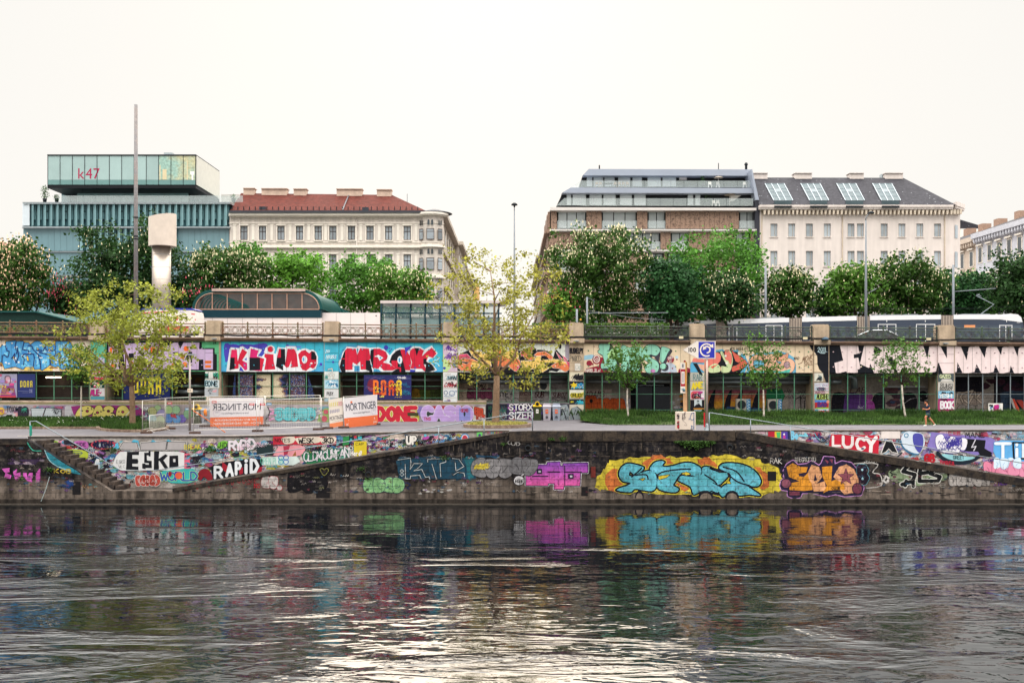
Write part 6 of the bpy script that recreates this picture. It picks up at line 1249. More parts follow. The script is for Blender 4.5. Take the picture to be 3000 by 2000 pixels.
# portrait made of hanging discs
t=thing('disc_curtain','curtain of small hanging discs showing a pair of eyes under the first turquoise mural','artwork',P(800,1168,YW+.3))
cols_n=[(677,690),(697,741),(749,793),(801,843),(851,894),(903,925)]
def eye(x,y):
 def g2(cx,cy,sx,sy):return math.exp(-((x-cx)/sx)**2-((y-cy)/sy)**2)
 v=.15+1.0*g2(775,1130,34,60)+.95*g2(815,1140,26,60)-.9*g2(759,1133,11,7)-.75*g2(765,1112,20,5)-.85*g2(830,1112,22,7)-.8*g2(830,1128,17,7)-.25*g2(800,1132,5,30)-.3*g2(845,1120,20,60)
 v-=.3*g2(770,1146,14,4)+.3*g2(828,1146,14,4)
 v+=U(-.2,.2);hair=g2(715,1130,24,60)+g2(870,1130,34,60)
 if hair>.45 and v<.6:return R.choice(['#32508f','#3d3a52','#6a4440','#4a3540','#8f8f9c','#2c2c44','#5c3f40'])
 return '#cdbfa4' if v>.72 else('#9c8472' if v>.55 else('#6a4a48' if v>.36 else('#2f3f70' if v>.1 else '#181c30')))
for k,(x0,x1)in enumerate(cols_n):
 mb=MB();y=1097;row=0
 while y<1166:
  x=x0+(row%2)*1.35
  while x<x1:
   if not(k==0 and x<684-(y-1130)*.1)and not(k==5 and(x-903)>(y-1100)*.32):
    q=P(x,y,YW+.3);r_=.034;mb.add([(q[0]-r_,q[1],q[2]),(q[0],q[1]-.004,q[2]-r_),(q[0]+r_,q[1],q[2]),(q[0],q[1]-.004,q[2]+r_)],[(0,1,2,3)],0,c(eye(x,y)))
   x+=2.7
  y+=1.45;row+=1
 mb.build('strand_panel',M['print'],t)
# ------------------------------------------------------------------ low garden wall, sill and bank at left
sillm=material('pale_sill','#ad998a',.9,var=.25,scale=1.4,streak=.3)
g=MB()
for(x0,x1)in((-400,265),(307,605),(648,950),(992,1298),(1340,1425)):
 a,b_=P(x0,0,YW),P(x1,0,YW);g.box(a[0],b_[0],YW-.25,YW+.115,P(0,1184,YW)[2]-.6,P(0,1173,YW)[2])
for(x0,x1)in((265,307),(605,648),(950,992),(1298,1340)):
 a,b_=P(x0,0,YW),P(x1,0,YW);g.box(a[0]+.004,b_[0]-.004,YW-.25,YW-.16,P(0,1184,YW)[2]-.6,P(0,1177,YW)[2])
g.build('sill',sillm,gal)
p=Paint(YW-.254)
p.rect(214,1174,255,1183,'#4a2c26',0);p.word('NOMUSY',216,1175,253,1182,'#c4b4a4',1,w=.24,gap=.15)
p.word('MACKBEST',1150,1177,1198,1182,'#1d1a1c',1,w=.2);p.word('DISKO',1203,1177,1231,1183,'#1d1a1c',1,w=.24);p.word('JANGYOMA',1240,1177,1290,1183,'#1d1a1c',1,w=.2);p.word('CURSEDIEF',1345,1176,1420,1182,'#b8a89c',1,w=.2)
p.done('graffiti',gal)
earth=material('planted_bank_earth','#5b4a38',.95,var=.35,scale=2,col2='#4e5230')
bankz=EYE+(CY-1184.5)*YL/F
g=MB();g.quad((P(-400,0,YL)[0],YL+.28,bankz-.02),(P(1425,0,YL)[0],YL+.28,bankz-.02),(P(1425,0,YW)[0],YW-.2,bankz+.1),(P(-400,0,YW)[0],YW-.2,bankz+.1));struct(g.build('bank',earth))
lw=thing('low_garden_wall','low block wall along the promenade covered in yellow, turquoise, red and violet graffiti','wall',P(700,1235,YL))
g=MB();a,b_=P(-400,0,YL),P(1423,0,YL);g.box(a[0],b_[0],YL,YL+.3,-.4,bankz,0);g.build('wall_face',material('low_wall_block','#9a9094',.85,var=.25,scale=1.5,streak=.3),lw)
p=Paint(YL-.006)
y0_,y1_=1186,1242
p.blots(-30,1188,220,1235,40,['#b0aab0','#a89fae','#8a6a8c','#b46a5a','#5a7aa0','#c48a90','#b9b4b8'],0,(6,16));p.blots(560,1190,1000,1236,50,['#a89aa8','#8d8a9e','#b4a8b0','#7a6f8a','#c0a0b4','#4e8494'],0,(6,16))
p.disc(4,1204,9,'#cfa63a',5,11);p.word('PS',-1,1200,9,1208,'#8a2a7a',6,w=.2);p.bubble(54,1190,82,1222,2,'#2a2434','#15121c',5,.8);p.squig(60,1192,80,1215,5,['#2f8a74'],12);p.word('TOXY',20,1190,50,1206,'#2a2234',6,w=.12)
for q in([(94,1220),(92,1196),(132,1196),(124,1220)],[(128,1220),(136,1194),(180,1200),(178,1220)]):p.piece(q,'#b0b6bc',5,'#1c1a24',3)
p.squig(96,1188,186,1196,12,['#17161e','#2f8a94','#b03a44'],8,h=(3,6));p.rect(190,1190,208,1224,'#b3b0b6',4);p.squig(150,1196,180,1218,5,['#1a1a22'],8)
p.poly([(208,1190),(240,1187),(400,1187),(440,1215),(420,1232),(240,1232),(215,1212)],'#8c2a6e',4)
ylw='#d2c26c'
for q in([(220,1225),(232,1196),(260,1188),(275,1198),(268,1212),(250,1218),(245,1228)],[(272,1226),(280,1192),(296,1188),(304,1210),(302,1228)],[(304,1228),(304,1196),(320,1188),(334,1196),(330,1208),(340,1220),(330,1230)],[(340,1220),(346,1194),(366,1188),(380,1206),(370,1226),(352,1230)]):p.line(q,3.4,'#17131c',5,closed=True,smooth=True);p.poly(q,ylw,6,smooth=True)
for x,y in((256,1204),(286,1208),(318,1204),(360,1206)):p.disc(x,y,5,'#231a22',8,4);p.disc(x,y,2.6,'#a8245c',9)
p.blots(225,1192,372,1226,22,['#2a2430'],7,(1.5,3));p.line([(360,1228),(384,1200),(410,1230)],2,'#d4d8d8',8);p.squig(384,1190,440,1230,12,['#3a93a4','#d0d8dc','#6a3a84','#16202c'],7,h=(6,14),w=(1,2))
for(x,y,r_,cc)in((446,1205,13,'#a4a86a'),(462,1196,10,'#8fb07a'),(474,1212,14,'#8d86b4'),(494,1200,12,'#94b478'),(492,1224,16,'#4a7fc0'),(516,1200,12,'#86b086'),(518,1228,12,'#5a94cc'),(534,1226,12,'#6a5ab0'),(552,1212,14,'#7aa880'),(470,1230,13,'#9ab484'),(446,1226,13,'#7fb0b4')):p.disc(x,y,r_+.9,'#16202c',5+int(x)%3);p.disc(x,y,r_,cc,6+int(x)%3)
p.poly([(499,1212),(508,1214),(514,1211),(519,1226),(508,1222),(501,1220)],'#b0303e',10)
p.bubble(806,1193,922,1232,5,'#4fb6be','#17202c',6,.8);p.ring(815,1212,12,1,'#17202c',12)
for k in range(4):a=k*.785;p.line([(863+9*cos(a),1212+14*sin(a)),(863-9*cos(a),1212-14*sin(a))],1,'#17202c',13)
p.word('SYL',880,1224,896,1230,'#14161e',13,w=.16);p.disc(914,1222,8,'#3aa4b0',12);p.word('36',909,1218,919,1226,'#14161e',13,w=.18);p.disc(776,1202,14,'#b8b2b4',6,15);p.line([(784,1192),(790,1206),(784,1222),(776,1230)],3.4,'#15141a',7,smooth=True);p.blots(788,1192,810,1232,8,['#c87aa8','#d092b8'],5,(3,7));p.blots(918,1192,945,1230,10,['#8f6ab4','#c4b03a','#5aa08a','#d4d0d4'],5,(3,6));p.squig(918,1194,946,1218,6,['#e0dce0','#2a2430'],9,h=(5,10))
p.poly([(930,1235),(935,1210),(952,1195),(965,1195),(965,1236)],'#7a9a4a',5);p.disc(955,1206,7,'#b0304a',8);p.disc(950,1226,9,'#b0304a',8)
p.rect(1095,1190,1228,1233,'#b4b03e',5);p.word('DONE',1105,1194,1220,1230,'#bb2438',7,w=.36,outline='#d8c8a0',ow=.46,gap=.3);p.rect(1194,1208,1226,1218,'#3f3c22',11);p.poly([(1222,1190),(1240,1190),(1240,1225),(1222,1212)],'#7a6aa8',6)
p.rect(1236,1190,1385,1233,'#2c3a34',5);p.poly([(1246,1190),(1300,1188),(1360,1190),(1385,1190),(1380,1198),(1300,1200),(1250,1198)],'#9c2a44',6)
vio='#b79ad0'
p.word('CASIO',1240,1194,1380,1230,vio,8,w=.42,outline='#cfc4d8',ow=.5,gap=.25);p.rect(1345,1194,1378,1231,'#8b8ccc',11);p.disc(1361,1212,3,'#26343c',12,7);p.word('GEMS',1350,1197,1372,1206,'#a83050',12,w=.2);p.word('TNS',1242,1222,1262,1230,'#b02848',12,w=.2)
p.rect(1386,1191,1422,1233,'#c8bdb4',5);p.word('EROL',1392,1194,1420,1212,'#b5442c',7,w=.28,outline='#1d1416',ow=.42,up=-.2,gap=.05);p.word('TE',1394,1214,1410,1228,'#b5442c',7,w=.28,outline='#1d1416',ow=.42);p.blots(1384,1190,1422,1233,14,['#b83a3a','#c8bdb4'],6,(2,5))
for y in(1200,1211,1222):p.line([(-40,y),(1423,y)],.35,'#4a4448',15)
p.done('mural',lw,None,M['paint'])
# the stretch with white letters on violet and the grey bubbles by the bins
sw=thing('graffiti_wall','short wall with white letters on violet dots behind the centre tree and bins','wall',P(1560,1236,YW-.7))
g=MB();Ys=YW-.7;a,b_=P(1424,0,Ys),P(1668,0,Ys);g.box(a[0],b_[0],Ys,Ys+.55,-.3,P(0,1181,Ys)[2],0);g.build('wall_face',MATS['low_wall_block'],sw)
p=Paint(Ys-.006)
p.rect(1424.5,1182,1486,1234,'#1c1e2a',0);p.squig(1426,1184,1484,1230,26,['#2a4a5a','#3a7a84','#6a3a3a','#2f6a50','#8a9aa0'],1,h=(10,22),w=(.8,1.8));p.rect(1486,1182,1566,1234,'#30264a',0);p.blots(1488,1184,1564,1232,60,['#7a3a9a','#a050a8','#4a3a8a','#c07ab8','#302850'],1,(2,5));p.blots(1490,1224,1564,1234,10,['#a8584a','#b06a8a'],5,(2,4))
p.word('STORX',1492,1184,1560,1201,'#d5d2d6',7,w=.2,outline='#16141e',ow=.36,gap=.2);p.word('SIZER',1492,1207,1560,1226,'#d5d2d6',7,w=.2,outline='#16141e',ow=.36,gap=.2)
p.rect(1566,1182,1668,1234,'#3a3a44',0);p.blots(1566,1184,1590,1215,10,['#2a4a84','#4a3a80','#b06a3a'],1,(2,5));p.rect(1590,1182,1640,1192,'#a8a4a4',2);p.poly([(1636,1234),(1648,1205),(1640,1188),(1660,1184),(1668,1200),(1668,1234)],'#8c959a',3);p.line([(1640,1188),(1652,1206),(1660,1234)],2.6,'#15141a',5,smooth=True);p.disc(1646,1212,2,'#22252c',6);p.squig(1600,1184,1640,1192,5,['#17161c'],4);p.squig(1640,1190,1667,1232,5,['#d4d2cc','#16161c'],5)
p.done('mural',sw)
# ------------------------------------------------------------------ vegetation builders
M['bark']=material('tree_bark','#7c6450',.9,var=.3,scale=5,bump=.4)
M['barkd']=material('dark_bark','#3a2f28',.9,var=.3,scale=5)
M['lime']=material('limewashed_bark','#c9c0b4',.9,var=.2,scale=6,col2='#8f8378')
LEAF={}
def leafmat(k,col,tr=.35):
 if k not in LEAF:LEAF[k]=material('leaves_'+k,col,.55,var=.3,scale=.6,island=.5,transl=tr,spec=.08)
 return LEAF[k]
flower_m=material('chestnut_blossom','#c2b894',.7,var=.1,island=.25,transl=.2)
pinkfl_m=material('pink_blossom','#b8485c',.7,var=.15,island=.3,transl=.2)
def lobes(cx,cy,rx,ry,n,rng,amt=.55):
 out=[(cx,cy,.72)]
 for _ in range(n):
  a=rng.uniform(0,6.283);d=rng.uniform(.35,.78);out.append((cx+rx*d*cos(a),cy+ry*d*sin(a),rng.uniform(.3,.5)))
 return out
def tree(name,label,x0,y0,x1,y1,Y,base,leaf,n,size,trunk_r=.2,bark=None,flower=None,fmat=None,seed=1,group=None,clump=.45,nclump=140,depth=None,split=.45,branchy=0,kind='tree',shell=.4,sq=.8,lean=.0,trunk_mat2=None,up=.4):
 """crown fitted to a box of the picture at depth Y, trunk from base"""
 rng=np.random.default_rng(seed);rr=random.Random(seed)
 A,B=P(x0,y1,Y),P(x1,y0,Y);cx,cz=(A[0]+B[0])/2,(A[2]+B[2])/2;rx,rz=(B[0]-A[0])/2,(B[2]-A[2])/2
 ry=depth if depth else min(rx,rz*1.2)
 t=thing(name,label,kind,base,group)
 # clump centres through an uneven crown
 cen=[];ph=[(rr.uniform(0,6.283),rr.uniform(0,6.283))for _ in range(3)]
 while len(cen)<nclump:
  v=rng.normal(size=3);v/=np.linalg.norm(v);th=math.atan2(v[1],v[0]);el=math.asin(v[2])
  bump=1-.13*(1+sin(3*th+ph[0][0])*cos(2*el+ph[0][1]))-.08*(1+sin(5*th+ph[1][0])*cos(5*el+ph[1][1]))-.1*rr.random()
  d=bump*(1-(1-shell)*rr.random()**1.3)
  q=np.sign(v)*np.abs(v)**sq*d
  cen.append(q)
 cen=np.array(cen);mx=np.percentile(np.abs(cen),97,axis=0);cen=np.clip(cen/mx,-1.08,1.08)
 cen=cen*np.maximum(np.array([rx,ry,rz])-clump*.9,.2)+np.array([cx,Y,cz])
 per=max(1,n//nclump)
 w=rng.uniform(.5,1.5,nclump);cnt=np.maximum(3,(per*w).astype(int))
 pts=np.concatenate([cen[i]+rng.normal(size=(cnt[i],3))*np.array([1,1,.75])*clump*rng.uniform(.7,1.25)for i in range(nclump)])
 dirs=(pts-np.array([cx,Y,cz-rz*.3]));dirs/=np.linalg.norm(dirs,axis=1)[:,None]+1e-6
 nn=len(pts);sz=size*rng.uniform(.6,1.35,nn)
 nrm=rng.normal(size=(nn,3))*.75+dirs*.6;nrm[:,2]+=up;nrm/=np.linalg.norm(nrm,axis=1)[:,None]
 tg=rng.normal(size=(nn,3));tg-=nrm*(tg*nrm).sum(1)[:,None];tg/=np.linalg.norm(tg,axis=1)[:,None];bt=np.cross(nrm,tg);s1=sz[:,None]
 V=np.empty((nn,4,3));V[:,0]=pts-tg*s1*.55;V[:,1]=pts+bt*s1*.4-nrm*s1*.1;V[:,2]=pts+tg*s1*.55;V[:,3]=pts-bt*s1*.4-nrm*s1*.1
 me=fast_mesh('crown',V.reshape(-1,3),np.arange(nn*4).reshape(nn,4),4);link('crown',me,[leaf],t)
 if flower:
  outer=pts[rng.permutation(nn)];d=(outer-np.array([cx,Y,cz]))/np.array([rx,ry,rz]);rad=np.linalg.norm(d,axis=1)
  sel=outer[(rad>.6)&(d[:,1]<.4)][:int(flower*1.1)]
  if len(sel):
   m_=len(sel);hgt=rng.uniform(.2,.36,m_)[:,None];wd=rng.uniform(.055,.085,m_)[:,None];up_=np.array([[0,0,1.0]]);sx=np.array([[1.0,0,0]]);sy=np.array([[0,1.0,0]]);o_=sel+np.array([0,-.18,.18])+rng.normal(size=(m_,3))*.05
   V=np.empty((m_,5,3));V[:,0]=o_+sx*wd;V[:,1]=o_+sy*wd;V[:,2]=o_-sx*wd;V[:,3]=o_-sy*wd;V[:,4]=o_+up_*hgt
   Fc=np.concatenate([[(5*i+a,5*i+(a+1)%4,5*i+4)for a in range(4)]for i in range(m_)]);link('blossom',fast_mesh('blossom',V.reshape(-1,3),Fc,3),[fmat or flower_m],t)
 # trunk and limbs
 mb=MB();b0=Vector(base);fork=Vector((lerp(base[0],cx,.5)+lean,lerp(base[1],Y,.5),lerp(base[2],cz-rz,split)if split<=1 else cz-rz+(split-1)*rz))
 if trunk_mat2:pass
 mid=b0.lerp(fork,.5)+Vector((rr.uniform(-.05,.05),0,0))
 mb.tube([b0-Vector((0,0,.15)),b0+Vector((0,0,.25)),mid,fork],[trunk_r*1.45,trunk_r*1.1,trunk_r*.95,trunk_r*.85],9)
 mb.build('trunk',trunk_mat2 or bark or M['barkd'],t)
 mb=MB();top=Vector((cx+rr.uniform(-.15,.15)*rx,Y,cz+rz*.7));joints=[]
 order=sorted(range(nclump),key=lambda i:-cen[i][2]);mains=[top]+[Vector(cen[i])for i in rr.sample(order[nclump//5:nclump*3//5],6)]
 for k,e in enumerate(mains):
  d=e-fork;pts_=[fork]
  for u in(.25,.5,.75,1):pts_.append(fork+Vector((d.x*u**.85,d.y*u**.85,d.z*u**1.1))+Vector((rr.uniform(-.05,.05),rr.uniform(-.05,.05),0))*d.length*(u<1))
  r0=trunk_r*(.75 if k==0 else rr.uniform(.38,.52));mb.tube(pts_,[r0,r0*.78,r0*.55,r0*.33,r0*.1],6);joints+=[[pts_[j].lerp(pts_[j+1],rr.random()),r0*(.8,.6,.4,.25)[j-1],0]for j in(1,2,3,1,2,3,2,3)]
 for i in rr.sample(range(nclump),min(nclump,12+branchy)):
  e=Vector(cen[i]);jn_=min(joints,key=lambda q:(q[0]-e).length+(3 if q[0].z>e.z else 0)+q[2]*.35);jn_[2]+=1;s_,r0=jn_[:2];m1=s_.lerp(e,.5)+Vector((rr.uniform(-.1,.1),rr.uniform(-.1,.1),.08))*(e-s_).length;r0=min(r0*.5,trunk_r*.2);joints.append([m1,r0*.8,1]);mb.tube([s_,m1,e],[r0,r0*.6,r0*.2],4)
 mb.build('limbs',bark or M['barkd'],t)
 return t
# ------------------------------------------------------------------ grass
def blades(name,area,n,h,mat,label,kind='stuff',loc=(0,0,0),wid=.03):
 """area(): random ground point"""
 pts=np.array([area()for _ in range(n)]);hh=h*NR.uniform(.45,1.35,n);a=NR.uniform(0,6.283,n);w=wid*NR.uniform(.6,1.5,n)
 V=np.empty((n,3,3));V[:,0]=pts;V[:,1]=pts;V[:,2]=pts;V[:,0,0]-=w*np.cos(a);V[:,0,1]-=w*np.sin(a);V[:,1,0]+=w*np.cos(a);V[:,1,1]+=w*np.sin(a)
 V[:,2,2]+=hh;V[:,2,0]+=NR.normal(size=n)*h*.35;V[:,2,1]+=NR.normal(size=n)*h*.35
 me=fast_mesh(name,V.reshape(-1,3),np.arange(n*3).reshape(n,3),3);o=link(name,me,[mat],None,loc);tag(o,label,'grass',kind=kind);return o
grass_m=material('grass_blades','#45622a',.6,var=.35,scale=.45,island=.55,transl=.3,col2='#2d451c')
dry_m=material('dry_grass_blades','#9a9448',.7,var=.2,island=.4,transl=.4,col2='#b0a564')
soil=material('grassy_soil','#3d4a24',.95,var=.3,scale=2,col2='#31391e')
GF=69.3
def gzz(px,Y):  # ground of the right-hand grass bank
 t=min(max((Y-GF)/7.2,0),1);return prom(px,Y)+.03+.42*t**1.3
g=MB();xs=list(range(1700,3450,50));ysr=[GF,70.5,72,73.5,75,76.5,76.95]
def gxy(px,Y):
 Yf=Y+(max(0,1790-px)/90.0)*3.0 if Y<72 else Y
 p_=P(px,0,Yf);return(p_[0],Yf,gzz(px,Yf))
for i in range(len(xs)-1):
 for j in range(len(ysr)-1):g.quad(gxy(xs[i],ysr[j]),gxy(xs[i+1],ysr[j]),gxy(xs[i+1],ysr[j+1]),gxy(xs[i],ysr[j+1]))
struct(g.build('verge',soil))
def a1():
 px=U(1702,3120);Y=R.triangular(GF,76.9,76.5)if R.random()<.7 else U(GF,76.9)
 if sin(px*.05+Y)+sin(px*.017-Y*1.3)+R.random()*1.6<-.1:return a1()
 if px<1790 and Y<GF+(1790-px)/30:Y=GF+(1790-px)/30+R.random()*2
 return(P(px,0,Y)[0],min(Y,76.9),gzz(px,Y)-.02)
blades('grass',a1,52000,.26,grass_m,'long green grass growing along the foot of the right-hand bays')
def a1b():
 px=R.gauss(R.choice([1760,1850,2120,2330,2600,2700,2830,2960]),35);Y=U(75.2,76.9);return(P(px,0,Y)[0],Y,gzz(px,Y))
blades('tall_grass',a1b,7000,.4,grass_m,'tufts of taller grass against the bay screens at right',wid=.035)
# left verge with stone kerb
def left_front(px):return interp(px,[-200,180,300,420],[69.2,69.2,69.0,72.5])
g=MB();xs=list(range(-400,440,20))
def lz(px,Y):return prom(px,Y)+.12+.25*min(max((Y-69)/5,0),1)
for i in range(len(xs)-1):
 for j in range(5):
  f=lambda px,j:(lambda Y:(P(px,0,Y)[0],Y,lz(px,Y)))(lerp(left_front(px),YL-.003,j/5))
  g.quad(f(xs[i],j),f(xs[i+1],j),f(xs[i+1],j+1),f(xs[i],j+1))
struct(g.build('verge',soil))
def a2():
 px=U(-60,418);f=left_front(px);Y=lerp(f+.1,YL-.05,R.random()**.8);return(P(px,0,Y)[0],Y,lz(px,Y)-.02)
blades('grass',a2,17000,.22,grass_m,'grass strip with small white flowers under the low wall at left')
pts=[];
for _ in range(130):q=a2();pts.append((q[0],q[1],q[2]+U(.12,.3)))
o=leaf_mass('daisies',pts,.07,material('white_petals','#d9d6cc',.7,var=.05),None,(0,0,0),up=1.5);tag(o,'scattered small white flowers in the left grass strip','flowers',kind='stuff')
kerb_m=material('kerb_stone','#6b574c',.9,var=.3,scale=3,col2='#8a7868',bump=.3)
kerb=thing('kerb','dark segmented stone kerb edging the left grass strip','kerb',gp(150,69));px=-200
while px<300:
 Yk=left_front(px)-.12;a,b_=gp(px,Yk),gp(px+9.2,left_front(px+9.2)-.12);mb=MB()
 mb.hexa([(a[0],a[1],a[2]-.1),(b_[0],b_[1],b_[2]-.1),(b_[0],b_[1]+.2,b_[2]-.1),(a[0],a[1]+.2,a[2]-.1)],[(a[0],a[1],a[2]+.15),(b_[0],b_[1],b_[2]+.15),(b_[0],b_[1]+.2,b_[2]+.15),(a[0],a[1]+.2,a[2]+.15)])
 mb.build('kerb_stone',kerb_m,kerb);px+=9.8
# tree islands
def island(label,cx,Yc,rxp,ryY,h,gmat,gn,gh,glabel):
 t=thing('planter_kerb',label,'planter',gp(cx,Yc));n=30
 def ring(k,f,dz):a=2*math.pi*k/n;px=cx+rxp*f*cos(a);Y=Yc+ryY*f*sin(a);q=gp(px,Y);return(q[0],q[1],q[2]+dz)
 mb=MB()
 for k in range(n):mb.hexa([ring(k,1,-.1),ring(k+1,1,-.1),ring(k+1,.9,-.1),ring(k,.9,-.1)],[ring(k,1,h),ring(k+1,1,h),ring(k+1,.9,h),ring(k,.9,h)])
 mb.build('kerb_ring',kerb_m,t)
 mb=MB()
 V=[ring(k,.9,h-.03)for k in range(n)];q=gp(cx,Yc);V.append((q[0],q[1],q[2]+h+.03));mb.add(V,[(k,(k+1)%n,n)for k in range(n)]);mb.build('soil',soil,t)
 def ar():
  a,d=U(0,6.283),math.sqrt(R.random())*.88;px=cx+rxp*d*cos(a);Y=Yc+ryY*d*sin(a);q=gp(px,Y);return(q[0],q[1],q[2]+h-.03)
 blades('grass',ar,gn,gh,gmat,glabel,loc=(0,0,0))
island('oval stone-edged planter around the left plane tree',388,69.0,108,2.6,.16,grass_m,7000,.3,'thick green grass around the left plane tree trunk')
island('oval dark-edged planter around the centre plane tree',1457,67.6,100,2.0,.22,dry_m,3600,.14,'dry yellow grass around the centre plane tree trunk')
# ------------------------------------------------------------------ promenade trees
ly_l=leafmat('young_plane','#868c38',.32);ly_y=leafmat('yellow_plane','#8f8c3a',.3);lg=leafmat('fresh_maple','#47682a',.3)
def split_tree():pass
b1=gp(388,69.2)
t1=tree('plane_tree','spreading young plane tree with yellow-green leaves in the left planter',208,838,560,1150,69.2,(b1[0],b1[1],b1[2]+.1),ly_l,8200,.19,.2,M['bark'],seed=11,clump=.25,nclump=300,branchy=190,shell=.35,split=1.12)
b2=gp(1452,67.8)
t2=tree('plane_tree','tall airy plane tree with thin yellowish leaves at the centre planter',1268,728,1650,1120,67.8,(b2[0],b2[1],b2[2]+.15),ly_y,7200,.18,.24,M['bark'],seed=23,clump=.25,nclump=300,branchy=200,shell=.35,split=1.1)
b3=P(1840,1230,74.0)
tree('small_maple_tree','small young tree with white trunk in front of the mint green letters',1772,1000,1900,1135,74.0,(b3[0],b3[1],gzz(1840,74)),lg,1800,.17,.065,M['barkd'],seed=31,clump=.16,nclump=140,branchy=60,split=.98,trunk_mat2=M['lime'],group='young limewashed trees in the right grass')
b4=P(2238,1233,73.5)
tree('small_maple_tree','small young tree with white trunk in front of the peach letters',2172,985,2298,1140,73.5,(b4[0],b4[1],gzz(2238,73.5)),lg,1800,.17,.065,M['barkd'],seed=41,clump=.16,nclump=140,branchy=60,split=.98,trunk_mat2=M['lime'],group='young limewashed trees in the right grass')
b5=P(2652,1229,73.5)
tree('small_maple_tree','small leaning tree with white trunk in front of the pale pink letters',2572,988,2716,1125,73.5,(b5[0],b5[1],gzz(2652,73.5)),lg,1600,.17,.065,M['barkd'],seed=53,clump=.16,nclump=130,branchy=60,split=.98,trunk_mat2=M['lime'],lean=-.15,group='young limewashed trees in the right grass')
b6=P(237,1222,73.2)
tree('small_maple_tree','thin young tree with pale trunk growing in the grass at the far left',186,1005,292,1128,73.2,(b6[0],b6[1],lz(237,73.2)),lg,1700,.17,.06,M['barkd'],seed=61,clump=.22,nclump=90,branchy=14,split=.98,trunk_mat2=M['lime'])
# ------------------------------------------------------------------ site fence
def at3(px,py,Y):return Vector(P(px,py,Y))
fm=material('galvanised_fence','#b9b4ad',.4,.4,var=.1)
def fence_panel(label,xa,Ya,xb,Yb,wires=34,hgt=2.05,group='wire site fence panels',foot=True,mat=None):
 a,b_=Vector(gp(xa,Ya)),Vector(gp(xb,Yb));a.z+=.1;b_.z+=.1;U_=Vector((0,0,hgt));m=mat or fm
 t=thing('site_fence',label,'fence',gp((xa+xb)/2,(Ya+Yb)/2),group)
 for q in(a,b_):mb=MB();mb.tube([q,q+U_],.024,6);mb.build('post',m,t)
 mb=MB()
 for h in(.12,hgt-.02):mb.tube([a+Vector((0,0,h)),b_+Vector((0,0,h))],.02,5)
 mb.build('frame',m,t)
 mb=MB()
 for k in range(1,wires):q=a.lerp(b_,k/wires);mb.tube([q+Vector((0,0,.12)),q+Vector((0,0,hgt-.02))],.0055,3,cap=False)
 for h in(.5,.95,1.4,1.75):mb.tube([a+Vector((0,0,h)),b_+Vector((0,0,h))],.006,3,cap=False)
 mb.build('wire_mesh',m,t);return t
foot_m=material('recycled_block','#4b3a34',.9,var=.3,scale=5)
def foot(label,px,Y,w=.75):
 q=gp(px,Y);mb=MB();mb.hexa([(q[0]-w/2,q[1]-.13,q[2]-.06),(q[0]+w/2,q[1]-.13,q[2]-.06),(q[0]+w/2,q[1]+.13,q[2]-.06),(q[0]-w/2,q[1]+.13,q[2]-.06)],[(q[0]-w/2+.03,q[1]-.11,q[2]+.13),(q[0]+w/2-.03,q[1]-.11,q[2]+.13),(q[0]+w/2-.03,q[1]+.11,q[2]+.13),(q[0]-w/2+.03,q[1]+.11,q[2]+.13)])
 tag(mb.build('ballast_block',foot_m,None,q),label,'fence foot','block feet of the site fence')
fence_panel('wire fence panel at the left end, beside the planter grass',417,66.0,483,68.8,16)
fence_panel('long wire fence panel at the back, behind the thin lamp post',486,69.0,607,70.6,26)
fence_panel('front wire fence panel left of the double posts',567,65.6,752,65.9,38)
fence_panel('front wire fence panel right of the double posts',759,65.9,938,66.8,36)
fence_panel('back wire fence panel carrying the mirrored banner',612,70.6,775,70.8,34)
fence_panel('short wire fence panel behind the angled banner',942,66.9,964,67.6,8)
fence_panel('wire fence panel carrying the large readable banner',1006,67.9,1104,70.6,20)
fence_panel('back wire fence panel between the mirrored banner and the angled banner',778,70.8,938,70.9,34)
for l,x,Y in(('block foot under the left end of the site fence',429,65.5),('reddish block foot behind the small barrier',498,68.6),('block foot under the front fence post by the lamp',571,65.3),('block foot below the mirrored banner, left end',600,70.4),('block foot below the mirrored banner, right end',775,70.6),('dark block foot under the double posts',755,66.3),('block foot at the right end of the front panels',933,66.6),('block foot under the angled banner',960,67.4),('block foot under the left corner of the readable banner',1007,67.9),('block foot under the right corner of the readable banner',1100,70.5)):foot(l,x,Y)
# small white crowd barrier
t=thing('crowd_barrier','low white tubular barrier standing inside the left fence panel','barrier',gp(460,66.3));a,b_=Vector(gp(438,66.0)),Vector(gp(483,67.6));wm_=material('white_tube','#cfc8c0',.5,.1)
mb=MB();mb.tube([a,a+Vector((0,0,1.15)),b_+Vector((0,0,1.15)),b_],.022,6);mb.tube([a+Vector((0,0,.15)),b_+Vector((0,0,.15))],.018,5);mb.build('frame',wm_,t)
mb=MB()
for k in range(1,16):q=a.lerp(b_,k/16);mb.tube([q+Vector((0,0,.15)),q+Vector((0,0,1.15))],.009,4)
mb.build('bars',wm_,t)
for q in(a,b_):mb=MB();mb.tube([q+Vector((-.25,-.2,.02)),q+Vector((0,0,.2)),q+Vector((.25,.2,.02))],.016,5);mb.build('foot',wm_,t)
